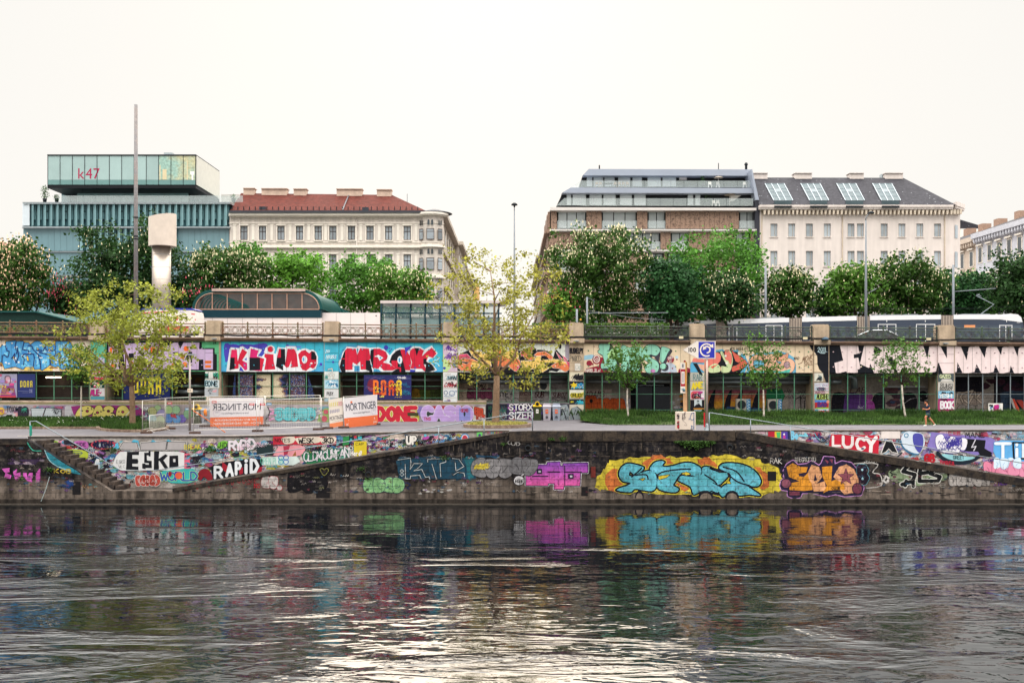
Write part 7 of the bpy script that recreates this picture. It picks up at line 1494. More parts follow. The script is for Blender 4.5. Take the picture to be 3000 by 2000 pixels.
# banners on the fence
def banner(label,quad,Ys,draw,bg='#cfc9cb',orange=None,mirror=False):
 (xa,ya),(xb,yb),(xc,yc),(xd,yd)=quad;Y0,Y1=Ys
 def fn(u,v):
  x=lerp(lerp(xa,xb,u),lerp(xd,xc,u),v);y=lerp(lerp(ya,yb,u),lerp(yd,yc,u),v);return P(x,y,lerp(Y0,Y1,u))
 n=(Vector(fn(1,0))-Vector(fn(0,0))).cross(Vector(fn(0,1))-Vector(fn(0,0))).normalized()
 if n.y>0:n=-n
 t=thing('construction_banner',label,'banner',fn(.5,1),'builder banners on the site fence')
 mb=MB();N_=8
 for i in range(N_):
  for j in range(4):
   q=[fn(u,v)for u,v in((i/N_,j/4),((i+1)/N_,j/4),((i+1)/N_,(j+1)/4),(i/N_,(j+1)/4))];mb.add(q,[(0,1,2,3)],0,c(bg))
 mb.build('sheet',M['print'],t)
 p=Paint(0,fn=fn,nrm=tuple(n));draw(p);p.done('print',t,None,M['print']);return t
SL='#3a3c4c';WT='#d8d2d0'
def bmain(p,mir=False):
 X=(lambda a,b_:(1-b_,1-a))if mir else(lambda a,b_:(a,b_))
 def tx(s,a,b_,y0,y1,cc,la,off=0):q=X(a,b_);p.text(s,q[0],y0,q[1],y1,cc,la,off,mirror=mir)
 p.rect(0,.675,1,1,'#d2683f',0)
 tx('MORTINGER',.07 if not mir else .05,.97 if not mir else .95,.2,.44,SL,2,.0)
 q=X(.2,.25);p.rect(q[0]+.012,.13,q[1]+.02,.19,'#d2683f',3)if not mir else None
 tx('www.moertingerbau.at',.27,.78,.5,.585,'#5c5c6c',1);tx('SEIT 1872! UNTERNEHMEN FÜR',.12,.92,.73,.81,WT,2,.0);tx('HOCH-, TIEF- UND INGENIEURBAU',.05,.97,.86,.95,WT,2,.0)
 cx=.885 if not mir else .13;p.ring(cx,.53,.062,.01,'#bdb2c0',1,.12,n=22);tx('150',cx-.025 if not mir else 1-cx-.03,cx+.025 if not mir else 1-cx+.03,.46,.53,'#9a96a6',2)
banner('large readable builder banner with orange lower strip at the right of the site fence',[(1004,1166),(1104,1156),(1107,1243),(1010,1253)],(67.85,70.5),lambda p:bmain(p))
banner('builder banner seen from behind with mirrored letters, on the back fence panel',[(613,1165),(772,1164),(771,1246),(616,1250)],(70.55,70.75),lambda p:bmain(p,True))
def bside(p):
 p.rect(0,.84,1,1,'#d27a50',0);p.text('MORTINGER',.04,.6,.98,.74,SL,1)
 for k in range(5):p.rect(.06+k*.13,.12,.12+k*.13,.26,'#c8b86a',1)
 for k in range(3):p.ring(.72+k*.1,.2,.035,.02,'#c87a80',1,.07,n=12)
 for k in range(6):p.ring(.1+k*.12,.43,.03,.02,'#6a6a94',1,.05,n=12)
 p.text('www.moertingerbau.at',.2,.77,.9,.81,'#9a8a84',1)
banner('narrow side banner with tool icons, angled beside the large readable banner',[(962,1170),(1003,1164),(1008,1246),(966,1254)],(67.4,67.95),bside,'#cfc4b8')
# small red and blue tags on the fence
for k,(x,y,Y,cc,lab)in enumerate(((497,1181,69.0,'#c0303a','small red tag on the long back fence panel'),(627,1177,70.45,'#c0303a','small red tag at the top corner of the mirrored banner'),(738,1184,65.8,'#c0303a','small red tag near the double fence posts, left one'),(769,1184,65.8,'#c0303a','small red tag near the double fence posts, right one'),(788,1183,66,'#4a8cb4','small blue and white tag on the front fence panel'),(549,1198,69.6,'#5a94b8','small blue tag on the back fence panel by the lamp post'))):
 mb=MB();mb.pbox(x-7,y-3,x+7,y+3,Y-.06,.01);t=thing('fence_tag',lab,'tag',P(x,y+3,Y-.06));mb.build('plate',material('tag_'+cc[1:],cc,.5,var=.05),t)
 p=Paint(Y-.064);p.rect(x-5,y-1,x+5,y+1,'#dcd4d0',0);p.done('print',t,None,M['print'])
q0,q1,q2=at3(566,1202,65.5),at3(600,1224,65.7),at3(660,1266,66.2);mb=MB();mb.tube([q0,q1,q2],.03,5);tag(mb.build('strap',M['orange'],None,tuple(q2)),'orange strap running down behind the front fence panel','strap')
mb=MB();mb.tube([at3(602,1197,70),at3(600,1206,70),at3(603,1217,70)],[.06,.12,.1],8);tag(mb.build('warning_light',material('amber_plastic','#e07a1c',.4,var=.1),None,P(603,1217,70)),'orange hooded warning light on the fence beside the mirrored banner','warning light')
# ------------------------------------------------------------------ bins
def bin_(label,px,Y,w,y0,y1,body,lid,hole,sticker,group):
 q=gp(px,Y);sc=Y/F;W2=w*sc/2;H=(y1-y0)*sc;z=q[2];x=q[0];t=thing('litter_bin',label,'bin',q,group)
 mb=MB();d=.3;mb.hexa([(x-W2*.82,Y-d*.8,z),(x+W2*.82,Y-d*.8,z),(x+W2*.82,Y+d,z),(x-W2*.82,Y+d,z)],[(x-W2,Y-d,z+H*.8),(x+W2,Y-d,z+H*.8),(x+W2,Y+d,z+H*.8),(x-W2,Y+d,z+H*.8)]);mb.build('body',body,t)
 mb=MB();zl=z+H*.8;mb.hexa([(x-W2*1.1,Y-d*1.1,zl+.003),(x+W2*1.1,Y-d*1.1,zl+.003),(x+W2*1.1,Y+d,zl+.003),(x-W2*1.1,Y+d,zl+.003)],[(x-W2*.9,Y-d*.6,zl+H*.1),(x+W2*.9,Y-d*.6,zl+H*.1),(x+W2*.9,Y+d,zl+H*.1),(x-W2*.9,Y+d,zl+H*.1)])
 if hole:mb.tube([(x,Y-.3,zl+H*.14),(x,Y+.1,zl+H*.14)],.19,14)
 else:mb.box(x-W2*.75,x+W2*.75,Y-.1,Y+.25,zl+H*.1+.003,zl+H*.2)
 mb.build('lid',lid,t)
 if hole:mb=MB();mb.tube([(x,Y-.304,zl+H*.14),(x,Y-.302,zl+H*.14)],.13,14);mb.build('opening',M['black'],t)
 p=Paint(Y-.325);cxp=px;yt=y0+(y1-y0)*.32
 p.rect(cxp-w*.16,yt,cxp+w*.16,yt+12,sticker,0);p.rect(cxp-w*.1,yt+4,cxp+w*.1,yt+7,'#8a86a0' if sticker!='#d8d4cc' else '#8a8a84',1)
 if not hole:p.squig(cxp-4,yt+16,cxp+4,yt+28,3,['#23232c'],1,h=(6,10))
 p.done('sticker',t,None,M['print'])
 for s_ in(-1,1):mb=MB();mb.tube([(x+s_*W2*.8-.06,Y+d,z+.12),(x+s_*W2*.8+.06,Y+d,z+.12)],.12,12);mb.build('wheel',M['black'],t)
gb=material('green_bin_plastic','#38422a',.5,var=.12);yb_=material('yellow_bin_plastic','#d6ad1e',.45,var=.1);gy=material('grey_bin_plastic','#9298a6',.5,var=.1);gy2=material('light_grey_bin_plastic','#a9a2ac',.5,var=.1)
bin_('dark green bin with yellow bottle lid, left of two grey bins',1574,75.4,24,1182,1233,gb,yb_,True,'#d8d4cc','recycling bins by the graffiti wall')
bin_('lilac-grey bin with orange sticker, between the green bin and another grey bin',1602,75.4,24,1183,1233,gy2,gy2,False,'#d8622a','recycling bins by the graffiti wall')
bin_('blue-grey bin with orange sticker, rightmost of the bins by the wall',1630,75.4,24,1183,1233,gy,gy,False,'#d8622a','recycling bins by the graffiti wall')
bin_('green bin with yellow bottle lid behind the site fence',578,73.2,23,1188,1240,gb,yb_,True,'#d8d4cc','recycling bins behind the site fence')
bin_('grey bin half hidden behind the mirrored banner',603,73.2,22,1190,1240,gy,gy,False,'#d8622a','recycling bins behind the site fence')
# ------------------------------------------------------------------ sign with the round arrows, board, cabinet
Ysn=YQ+.9
t=thing('turning_sign','white arrow-shaped board with 100 and a blue round-arrow panel on a tall pole','sign',P(2071,1263,Ysn))
mb=MB();mb.prism([(2000,1024.5),(2042,998),(2097,998),(2097,1051),(2045,1051)],Ysn-.1,.05);mb.build('board',material('sign_white','#d9cfc6',.4,var=.05),t)
p=Paint(Ysn-.102);bl='#2f36a4'
p.rect(2046.5,1001,2093.5,1048,bl,0);p.text('100',2016,1017.5,2039,1031,'#16161c',0,.025)
def arc(cx,cy,r_,a0,a1,w,col,la,n=26):p.line([(cx+r_*cos(rad(lerp(a0,a1,k/n))),cy+r_*sin(rad(lerp(a0,a1,k/n))))for k in range(n+1)],w,col,la)
arc(2070,1025,18,65,325,4,'#dfd2c4',1);p.poly([(2078,1015),(2090,1019),(2089,1006)],'#dfd2c4',2);arc(2071,1024,9.2,85,-120,4,'#dfd2c4',1);p.poly([(2058.5,1025),(2070,1021),(2061,1013)],'#dfd2c4',2)
p.line([(2000,1024.5),(2042,998.4),(2096.6,998.4),(2096.6,1050.6),(2045,1050.6)],.5,'#8a6a60',3,closed=True)
p.done('print',t,None,M['print'])
mb=MB();a=P(2071,1263,Ysn+.02);mb.tube([(a[0],Ysn+.02,a[2]),(a[0],Ysn+.02,P(0,1002,Ysn)[2])],.075,10);mb.build('pole',material('pinkish_steel','#a5948a',.45,.3,var=.12),t)
mb=MB();mb.lathe([(.24,a[2]-.02),(.2,a[2]+.02),(.1,a[2]+.35),(.08,a[2]+.5)],a[0],Ysn+.02,10);mb.build('base',M['metal'],t)
mb=MB();mb.pbox(2062,1208,2066,1250,Ysn-.1,.04);mb.build('side_plate',M['red'],t)
# narrow red and white gauge board on a wooden post
Yg=YQ+1.3
t=thing('channel_board','narrow red and white board with black bar on a wooden post','sign',P(2009,1262,Yg))
mb=MB();mb.pbox(2003,1060,2013,1262,Yg+.02,.2);mb.build('post',material('pale_wood','#b08a68',.8,var=.2,scale=3),t)
mb=MB();mb.pbox(1994,1062,2008,1151,Yg-.06,.05);mb.build('board',material('sign_white','#d9cfc6'),t);mb=MB();mb.pbox(2008.2,1060,2010.4,1143,Yg-.03,.1);mb.build('edge_strip',material('yellow_paint','#d8a02c',.5),t)
p=Paint(Yg-.063);p.rect(1994.3,1081,2007.7,1131,'#a3202f',0);p.rect(1996.3,1088,2005.7,1124,'#d8d0ca',1);p.rect(2000,1092,2001.8,1120,'#15151c',2);p.squig(1995,1133,2007,1149,7,['#3a4a5a','#4a9ab0','#2a2a34'],1,h=(3,6));p.rect(1998,1066,2003,1076,'#7a7a80',0);p.done('print',t,None,M['print'])
t=thing('utility_cabinet','white utility cabinet tagged with thin black and blue lines at the quay edge','cabinet',P(2010,1263,YQ+.7))
mb=MB();mb.pbox(1982,1206,2038,1258,YQ+.7,.5);mb.build('body',material('cabinet_paint','#cdbeb0',.5,var=.1,scale=2),t);mb=MB();mb.pbox(1992,1258.2,2030,1264,YQ+.75,.4);mb.build('plinth',ramp_m,t)
p=Paint(YQ+.694);p.squig(1983,1209,1990,1258,26,['#24242c','#24242c','#b03038'],0,h=(3,6));p.line([(2033,1208),(2033,1258)],1.8,'#2f5a8c',1);p.line([(2033,1210),(2028,1208),(2024,1216),(2022,1224),(2028,1230),(2033,1226)],1.4,'#2f5a8c',2,smooth=True);p.line([(2033,1250),(2025,1246),(2027,1252),(2024,1256),(2032,1254)],1.4,'#2f5a8c',2);p.disc(2019,1227,1.6,'#2f5a8c',2)
p.word('CAKC',1996,1210,2012,1226,'#4a3f44',1,w=.05,jit=.2);p.line([(1998,1212),(2008,1210),(2000,1218),(2006,1228),(2000,1230),(2008,1238),(2012,1246),(2004,1244)],.7,'#4a3f44',2,smooth=True);p.done('scribble',t)
# promenade lamp
Yl_=67.5;q=gp(556,Yl_);t=thing('lamp_post','slim promenade lamp post with a flat double head and a small white plate','street lamp',q)
mb=MB();mb.tube([q,(q[0],q[1],P(0,1040,Yl_)[2])],[.09,.055],8);mb.build('pole',material('warm_grey_steel','#9a8f88',.45,.4),t)
mb=MB();mb.pbox(549,1036,569,1040,Yl_-.25,.5);mb.build('lamp_head',M['metal_paint'],t)
mb=MB();mb.pbox(549,1138,564,1149,Yl_-.1,.02);mb.build('plate',material('cream_plate','#d8c8b4',.5),t);p=Paint(Yl_-.104);p.disc(553,1143,1.6,'#8a6a40',0);p.disc(558,1143,1.6,'#6a6a70',0);p.done('pictogram',t)
# ------------------------------------------------------------------ jogger
Yj=68.4
jg=thing('person','jogging man in dark blue t-shirt and green shorts running left along the promenade','person',gp(2726,Yj))
skin=material('skin','#b9785a',.55,var=.06);shirt=material('navy_cotton','#1e2a3c',.85,var=.1);shorts=material('green_cotton','#2f4a44',.85,var=.1);hairm=material('dark_hair','#17120f',.7);shoe=material('pale_shoe','#c9cdc8',.6)
J0=gp(2726,Yj);SJ=(EYE+(CY-1172)*Yj/F-J0[2])/1.0  # standing height in metres
def jp(zx,zy,dy=.0):px,py=2690+zx/8.145,1160+zy/8.145;q=P(px,py,Yj);return Vector((q[0],Yj+dy,q[2]))
def skinmesh(name,verts,edges,radii,mat,parent,sub=2,root=0):
 me=bpy.data.meshes.new(name);me.from_pydata([tuple(v)for v in verts],edges,[]);o=bpy.data.objects.new(name,me);COL.objects.link(o)
 sm=o.modifiers.new('s','SKIN');sm.use_smooth_shade=True
 for i,r_ in enumerate(radii):me.skin_vertices[0].data[i].radius=(r_,r_)if not isinstance(r_,tuple)else r_
 me.skin_vertices[0].data[root].use_root=True
 ss=o.modifiers.new('d','SUBSURF');ss.levels=sub;ss.render_levels=sub
 dg=bpy.context.evaluated_depsgraph_get();m2=bpy.data.meshes.new_from_object(o.evaluated_get(dg));bpy.data.objects.remove(o)
 for pl in m2.polygons:pl.use_smooth=True
 m2.name=name;m2.materials.clear();return link(name,m2,[mat],parent)
hip=jp(235,420);chest=jp(225,250);neck=jp(205,190);headc=jp(192,145)
V_=[hip,jp(228,330),chest,neck,jp(200,160),headc,
hip+Vector((-.02,-.09,-.02)),jp(160,500,-.1),jp(172,600,-.1),jp(172,690,-.1),jp(140,700,-.1),
hip+Vector((.03,.09,-.02)),jp(295,540,.1),jp(345,590,.1),jp(405,675,.1),jp(385,705,.1),
chest+Vector((.0,-.19,.04)),jp(238,300,-.24),jp(160,318,-.22),jp(125,305,-.2),
chest+Vector((0,.19,.04)),jp(255,300,.26),jp(205,325,.24),jp(165,312,.2)]
E_=[(0,1),(1,2),(2,3),(3,4),(4,5),(0,6),(6,7),(7,8),(8,9),(9,10),(0,11),(11,12),(12,13),(13,14),(14,15),(2,16),(16,17),(17,18),(18,19),(2,20),(20,21),(21,22),(22,23)]
Rr=[(.12,.1),(.11,.09),(.13,.1),.05,.046,.06,.095,.068,.058,.036,.03,.095,.068,.056,.036,.03,.06,.045,.034,.026,.06,.045,.034,.026]
skinmesh('body',V_,E_,Rr,skin,jg)
mb=MB();mb.ellipsoid(headc,(.095,.075,.115),14,10);mb.ellipsoid(headc+Vector((-.098,0,-.01)),(.022,.016,.02),8,6);mb.ellipsoid(headc+Vector((-.06,0,-.09)),(.045,.045,.03),8,6)
for s_ in(-1,1):mb.ellipsoid(headc+Vector((.012,s_*.075,-.005)),(.022,.012,.03),8,6)
mb.build('head',skin,jg)
mb=MB()
for s_ in(-1,1):mb.ellipsoid(headc+Vector((-.083,s_*.03,.015)),(.012,.014,.009),6,5)
mb.box(headc.x-.092,headc.x-.085,headc.y-.022,headc.y+.022,headc.z-.058,headc.z-.05);mb.build('eyes_and_mouth',hairm,jg)
mb=MB();mb.ellipsoid(headc+Vector((.03,0,.05)),(.11,.098,.105),14,9);mb.ellipsoid(headc+Vector((-.05,0,.1)),(.075,.08,.045),10,6);mb.build('hair',hairm,jg)
skinmesh('t_shirt',[jp(240,455),jp(229,330),chest,jp(212,205),chest+Vector((.0,-.19,.045)),jp(233,278,-.235),chest+Vector((0,.19,.045)),jp(245,285,.25)],[(0,1),(1,2),(2,3),(2,4),(4,5),(2,6),(6,7)],[(.165,.145),(.155,.135),(.18,.14),.07,.082,.066,.082,.066],shirt,jg)
skinmesh('shorts',[jp(238,405),jp(235,425),hip+Vector((-.03,-.09,-.04)),jp(172,480,-.1),hip+Vector((.04,.09,-.04)),jp(285,520,.1)],[(0,1),(1,2),(2,3),(1,4),(4,5)],[(.15,.14),(.155,.14),.12,.1,.12,.1],shorts,jg)
for nm,a,b_,dy in(('shoe',(178,700),(115,706),-.1),('shoe',(415,680),(375,722),.1)):
 a,b_=jp(*a,dy),jp(*b_,dy);mb=MB();mb.tube([a+(a-b_).normalized()*.04,a,a.lerp(b_,.55),b_,b_+(b_-a).normalized()*.03],[.03,.05,.05,.035,.012],10);mb.build(nm,shoe,jg)
for sgn,w_,dirx in((-1,jp(125,305,-.2),-1),(1,jp(165,312,.2),-1)):
 mb=MB();mb.ellipsoid(w_+Vector((-.045,0,0)),(.05,.026,.038),10,7)
 for k in range(4):b0=w_+Vector((-.08,0,.026-k*.018));mb.tube([b0,b0+Vector((-.026,sgn*-.012,.002)),b0+Vector((-.02,sgn*-.034,-.004)),b0+Vector((.006,sgn*-.036,-.004))],[.0095,.009,.0085,.007],6)
 b0=w_+Vector((-.03,0,.034));mb.tube([b0,b0+Vector((-.028,sgn*-.012,.018)),b0+Vector((-.058,sgn*-.02,.012))],[.011,.01,.008],6);mb.build('hand',skin,jg)
# ------------------------------------------------------------------ things on the upper street
SZ=6.14
def sp(px,Y):return(P(px,0,Y)[0],Y,SZ)
def ppole(name,label,px,Y,ytop,r0,r1,mat,cat='pole',group=None):
 t=thing(name,label,cat,sp(px,Y),group);mb=MB();q=sp(px,Y);mb.tube([q,(q[0],Y,P(0,ytop,Y)[2])],[r0,r1],10);mb.build('pole',mat,t);return t
t=ppole('mast','very tall plain steel mast rising in front of the glass office building',398,86,307,.19,.15,material('mast_steel','#6f6c6e',.6,.0,var=.2,scale=1,col2='#7d736f'))
for y in(637,692,700):mb=MB();q=P(398,y,86);mb.lathe([(.2,q[2]-.06),(.23,q[2]),(.2,q[2]+.06)],q[0],86,10);mb.build('clamp',M['dark'],t)
# ventilation shaft
YV=92;t=thing('vent_shaft','polished metal ventilation shaft with a wide cream slanted hood','vent shaft',sp(473,YV));q=sp(473,YV);sc=YV/F
mb=MB();zt=P(0,719,YV)[2];mb.tube([(q[0],YV,SZ),(q[0],YV,zt)],26.5*sc,28);mb.build('shaft',material('brushed_shaft_metal','#a3978d',.3,.75,var=.06,scale=2),t)
mb=MB();z=SZ+.4
while z<zt:mb.lathe([(26.5*sc+.004,z),(26.5*sc+.012,z+.012),(26.5*sc+.004,z+.024)],q[0],YV,28);z+=1.15
mb.build('seam_rings',M['metal_paint'],t)
mb=MB();n=32;base=len(mb.v);hx=P(476,0,YV)[0];r_=39*sc;zb=P(0,722,YV)[2]
lo=[(hx+r_*cos(2*math.pi*k/n),YV+r_*sin(2*math.pi*k/n),zb)for k in range(n)]
hi=[(x,y,P(0,lerp(640,627,(x-hx+r_)/(2*r_)),YV)[2])for x,y,_ in lo]
mb.add(lo+hi,[(k,(k+1)%n,n+(k+1)%n,n+k)for k in range(n)],0,None,True);mb.add(lo,[tuple(range(n))[::-1]]);mb.add(hi,[tuple(range(n))]);mb.build('hood',material('cream_hood','#cdbfb2',.4,.0,var=.08),t)
# street lamps and tram poles
lm=material('lamp_steel','#72777d',.55,.0,var=.1)
t=ppole('street_lamp','tall street lamp with a mushroom head in the gap between the buildings',1507,102,610,.17,.06,lm,'street lamp')
mb=MB();q=P(1507,600,102);mb.lathe([(.06,q[2]-.3),(.1,q[2]-.1),(.33,q[2]-.05),(.3,q[2]+.08),(.12,q[2]+.2),(.02,q[2]+.22)],q[0],102,16);mb.build('lamp_head',M['dark'],t)
t=ppole('street_lamp','tall street lamp with a curved arm in front of the white building',2537,102,645,.17,.07,lm,'street lamp')
mb=MB();mb.tube([P(2536,645,102),P(2538,635,102),P(2548,625,102)],.06,7);mb.build('arm',lm,t)
mb=MB();q=P(2552,624,102);mb.lathe([(.34,q[2]-.06),(.3,q[2]+.06),(.14,q[2]+.17),(.02,q[2]+.2)],q[0],102,16);mb.build('lamp_head',M['dark'],t)
mb=MB();mb.tube([P(2541,860,102),P(2568,845,102)],.04,6);mb.build('bracket',lm,t)
poles=[]
for(x,yt,Y,lab)in((2243,782,113,'grey tram pole in front of the dark edge of the brown building'),(2383,846,116,'short grey tram pole between two blossoming chestnuts'),(2793,776,113,'pale tram pole in front of the white building corner'),(2928,850,118,'short tram pole near the pantograph at right'),(1720,870,108,'grey tram pole carrying a long horizontal arm'),(1690,905,100,'thin bluish post just behind the stone pier')):
 poles.append(ppole('tram_pole',lab,x,Y,yt,.16 if yt<860 else .11,.12 if yt<860 else .1,lm,'tram pole','poles along the tram line'))
mb=MB();mb.tube([P(1722,917,108),P(1957,916,108)],.04,6);mb.tube([P(1722,872,108),P(1740,880,108),P(1738,916,108)],.02,5);mb.tube([P(1727,910,108),P(1850,930,108),P(1950,938,108)],.02,5);mb.build('arm',lm,poles[4])
mb=MB();mb.tube([P(2797,854,113),P(2918,845,113)],.05,6);mb.build('arm',lm,poles[2])
mb=MB();mb.tube([P(2243,866,113),P(2180,856,113)],.04,6);mb.tube([P(2243,825,113),P(2185,852,113)],.02,5);mb.build('arm',lm,poles[0])
for k,pts_ in enumerate(([(1300,880),(1720,912),(2183,900),(2600,905),(3050,896)],[(1350,860),(1725,876),(1900,902)],[(2186,858),(2560,900),(3050,905)])):
 mb=MB();mb.tube([P(x,y,112+k)for x,y in smoothpts(pts_,False,5)],.017,4);tag(mb.build('tram_wire',M['dark'],None,P(*pts_[1],112+k)),('long overhead wire running above the tram','sagging wire left of the tram pole with the long arm','overhead wire running right from the short bracket')[k],'wire','tram wires')
# ------------------------------------------------------------------ station hall with curved glass, white wall, glass canopy
YS=95;dg_=material('dark_teal_metal','#143540',.4,.2,var=.12);teal=material('teal_ribbed_metal','#1d4a48',.4,.3,var=.2,scale=1.2)
t=thing('station_hall','station entrance hall with a curved dark teal roof and round-ended glazing on a white base','station',sp(755,YS))
mb=MB()
arcL=[(572+50*(1-cos(rad(a))),905-46*sin(rad(a)))for a in range(0,91,10)];arcR=[(935-50*(1-cos(rad(a))),905-46*sin(rad(a)))for a in range(90,-1,-10)]
gpoly=arcL+arcR
mb.prism(gpoly,YS+.1,9,0);mb.build('glazing',material('station_glass','#4a3a34',.06,var=.3,scale=.25,col2='#2a3436',spec=.9),t)
oL=[(562+60*(1-cos(rad(a))),907-59*sin(rad(a)))for a in range(0,91,10)];oR=[(945-60*(1-cos(rad(a))),907-59*sin(rad(a)))for a in range(90,-1,-10)]
mb=MB();o_=oL+oR;n=len(o_)
for i in range(n-1):
 a,b_=P(*o_[i],YS),P(*o_[i+1],YS);mb.quad(a,b_,(b_[0],YS+11,b_[2]),(a[0],YS+11,a[2]));ia,ib=P(*gpoly[i],YS),P(*gpoly[i+1],YS);mb.quad(a,b_,ib,ia);mb.quad(ia,ib,(ib[0],YS+.1,ib[2]),(ia[0],YS+.1,ia[2]))
mb.build('roof',teal,t)
mb=MB()
for x in(622,666,710,754,797,841,885):a,b_=P(x,905,YS+.02),P(x,859,YS+.02);mb.box(a[0]-.045,a[0]+.045,YS-.02,YS+.09,a[2],b_[2])
a,b_=P(572,906,YS),P(935,904,YS);mb.box(a[0],b_[0],YS-.05,YS+.09,a[2]-.04,a[2]+.05);mb.tube([P(x,y,YS+.02)for x,y in gpoly],.05,5);mb.build('mullions',material('coppery_frame','#b58f7c',.35,.4),t)
mb=MB();mb.pbox(620,845,893,853,YS-.3,8);mb.build('roof_cap',material('pale_copper','#b9a39a',.4,.3),t)
mb=MB();mb.pbox(574,907.5,940,930,YS-.12,9);mb.build('teal_band',dg_,t)
mb=MB();mb.pbox(574,930.3,940,1006,YS-.05,9);mb.build('base_wall',material('white_cladding','#d6cbc8',.4,var=.04),t)
p=Paint(YS-.056)
for x in range(578,940,44):p.line([(x,931),(x,1000)],.6,'#3a3638',0)
p.done('joints',t)
# curved tail of the roof going back to the right, and the twin vault seen through the glass
mb=MB()
for k in range(9):
 Y0,Y1=YS+11+k*2.2,YS+11+(k+1)*2.2
 for i in range(n-1):
  f0,f1=1-k*.05,1-(k+1)*.05
  def q(i,f,Y,k):x,y=o_[i];X=P(754+(x-754)*f,0,YS)[0]+k*k*.16;return(X,Y,SZ+(P(0,y,YS)[2]-SZ)*f)
  mb.quad(q(i,f0,Y0,k),q(i,f0,Y0+1.9,k),q(i+1,f0,Y0+1.9,k),q(i+1,f0,Y0,k))if False else mb.quad(q(i,f0,Y0,k),q(i+1,f0,Y0,k),q(i+1,f1,Y1,k+1),q(i,f1,Y1,k+1))
 mb.tube([q(i,1-k*.05+.004,YS+11+k*2.2,k)for i in range(n)],.06,4)
mb.build('roof_tail',teal,t)
mb=MB()
for k in range(12):
 cx,r_=lerp(632,712,k/11),lerp(52,18,k/11);pts=[P(cx+r_*cos(rad(a))*.9,905-r_*.82*sin(rad(a)),YS+.06)for a in range(0,181,15)];pts=[q_ for q_ in pts if q_[0]>P(575,0,YS)[0]];mb.tube(pts,.05,4)
mb.build('inner_ribs',teal,t)
t=thing('white_wall','plain white panelled wall between the station hall and the glass canopy','wall',sp(1030,YS));mb=MB();mb.pbox(940.5,916,1113,1006,YS+.6,.5);mb.build('panel',MATS['white_cladding'],t)
p=Paint(YS+.594)
for x in(985,1027,1069):p.line([(x,917),(x,1000)],.6,'#3a3638',0)
p.disc(1102,925,2,'#26262a',0);p.done('joints',t)
YC=96;t=thing('glass_canopy','glass shelter with curved dark teal ribs and a pale flat roof','shelter',sp(1280,YC))
mb=MB();mb.pbox(1114,880,1480,888,YC-.3,5);mb.build('roof',material('pale_roof','#bdb2ae',.5,var=.08),t)
for k in range(9):
 x=1118+k*43;mb=MB();mb.tube([P(x-1.5,1006,YC),P(x-1.5,925,YC),P(x-1,905,YC+.1),P(x,890,YC+.3)],.085,7);mb.build('rib',dg_,t)
mb=MB();mb.tube([P(1115,917,YC),P(1470,918,YC)],.07,6);mb.tube([P(1115,929,YC+.1),P(1470,930,YC+.1)],.03,5);mb.build('rail',dg_,t)
for k in range(8):
 x=1118+k*43;mb=MB();a,b_,d,e=P(x+2,1004,YC+.06),P(x+40,1004,YC+.06),P(x+40,889,YC+.28),P(x+2,889,YC+.28);mb.quad(a,b_,d,e);mb.build('pane',material('shelter_glass','#8fb0b0',.05,var=.1,alpha=.45,spec=.8),t)
mb=MB();mb.pbox(1128,931,1465,1004,YC+4,.1);mb.build('back_panel',material('grey_panel','#8f8a86',.5,var=.15),t)
# dark low pavilion at far left
YK=90;t=thing('pavilion','low dark green pavilion with a ribbed sloping roof at the far left','pavilion',sp(60,YK));mb=MB();mb.prism([(-120,914),(105,914),(222,944),(222,990),(-120,990)],YK,7);mb.build('body',material('dark_green_ribs','#16302c',.45,.2,var=.15),t)
mb=MB()
for k in range(10):y=922+k*6;mb.tube([P(-120,y,YK-.02),P(105+(y-914)*3.2 if y<944 else 220,y,YK-.02)],.02,4)
mb.build('louvres',material('green_louvre','#27463e',.4,.2),t)
mb=MB();mb.prism([(-120,911),(106,911),(228,943),(228,946),(105,915),(-120,915)],YK-.3,7.6);mb.build('roof',teal,t)
# hedge behind the railing
pts=[]
for _ in range(6500):pts.append((P(U(1560,1960),0,79.3)[0],79+R.random()*.9,SZ+R.random()**.7*1.5))
o=leaf_mass('hedge',pts,.16,leafmat('hedge','#42601f',.25),None,sp(1760,79.5));tag(o,'clipped green hedge behind the railing right of the centre pier','hedge')
pts=[]
for _ in range(900):pts.append((P(U(-40,130),0,80)[0],79.5+R.random()*.8,SZ+R.random()*1.3))
o=leaf_mass('shrub',pts,.16,leafmat('hedge','#42601f',.25),None,sp(60,80));tag(o,'low green shrub behind the railing at the far left','shrub')
# ------------------------------------------------------------------ ambulance
YA=84;t=thing('ambulance','white ambulance van with a red cross and blue roof stripe behind the left tree','ambulance',sp(490,YA));wh=material('van_white','#d9cfc8',.25,var=.04,spec=.6)
side=[(392,992),(392,950),(402,935),(425,912),(445,905),(562,907),(574,914),(577,930),(577,992)]
mb=MB();mb.prism(side,YA,2.0);mb.build('body',wh,t)
mb=MB();mb.prism([(412,905),(440,902),(562,903),(572,908),(566,908.5),(442,906.5),(418,910)],YA-.02,2.04);mb.build('roof_stripe',material('blue_paint','#2c3a94',.3),t)
p=Paint(YA-.004);rc='#c8303c'
p.poly([(417,915),(497,911),(496,914),(416,918)],rc,0);p.rect(516,924,521,938,rc,0);p.rect(511,928.5,526,933.5,rc,1);p.poly([(470,957),(552,956),(552,972),(462,974)],rc,0);p.text('RETTUNG',502,911,540,916,'#7a86bc',0);p.poly([(560,918),(571,919),(571,922),(561,921)],rc,0);p.disc(572,936,2,rc,0);p.done('livery',t)
mb=MB();mb.prism([(396,938),(408,924),(416,924),(416,938)],YA-.008,.02);mb.build('window',M['dglass'],t)
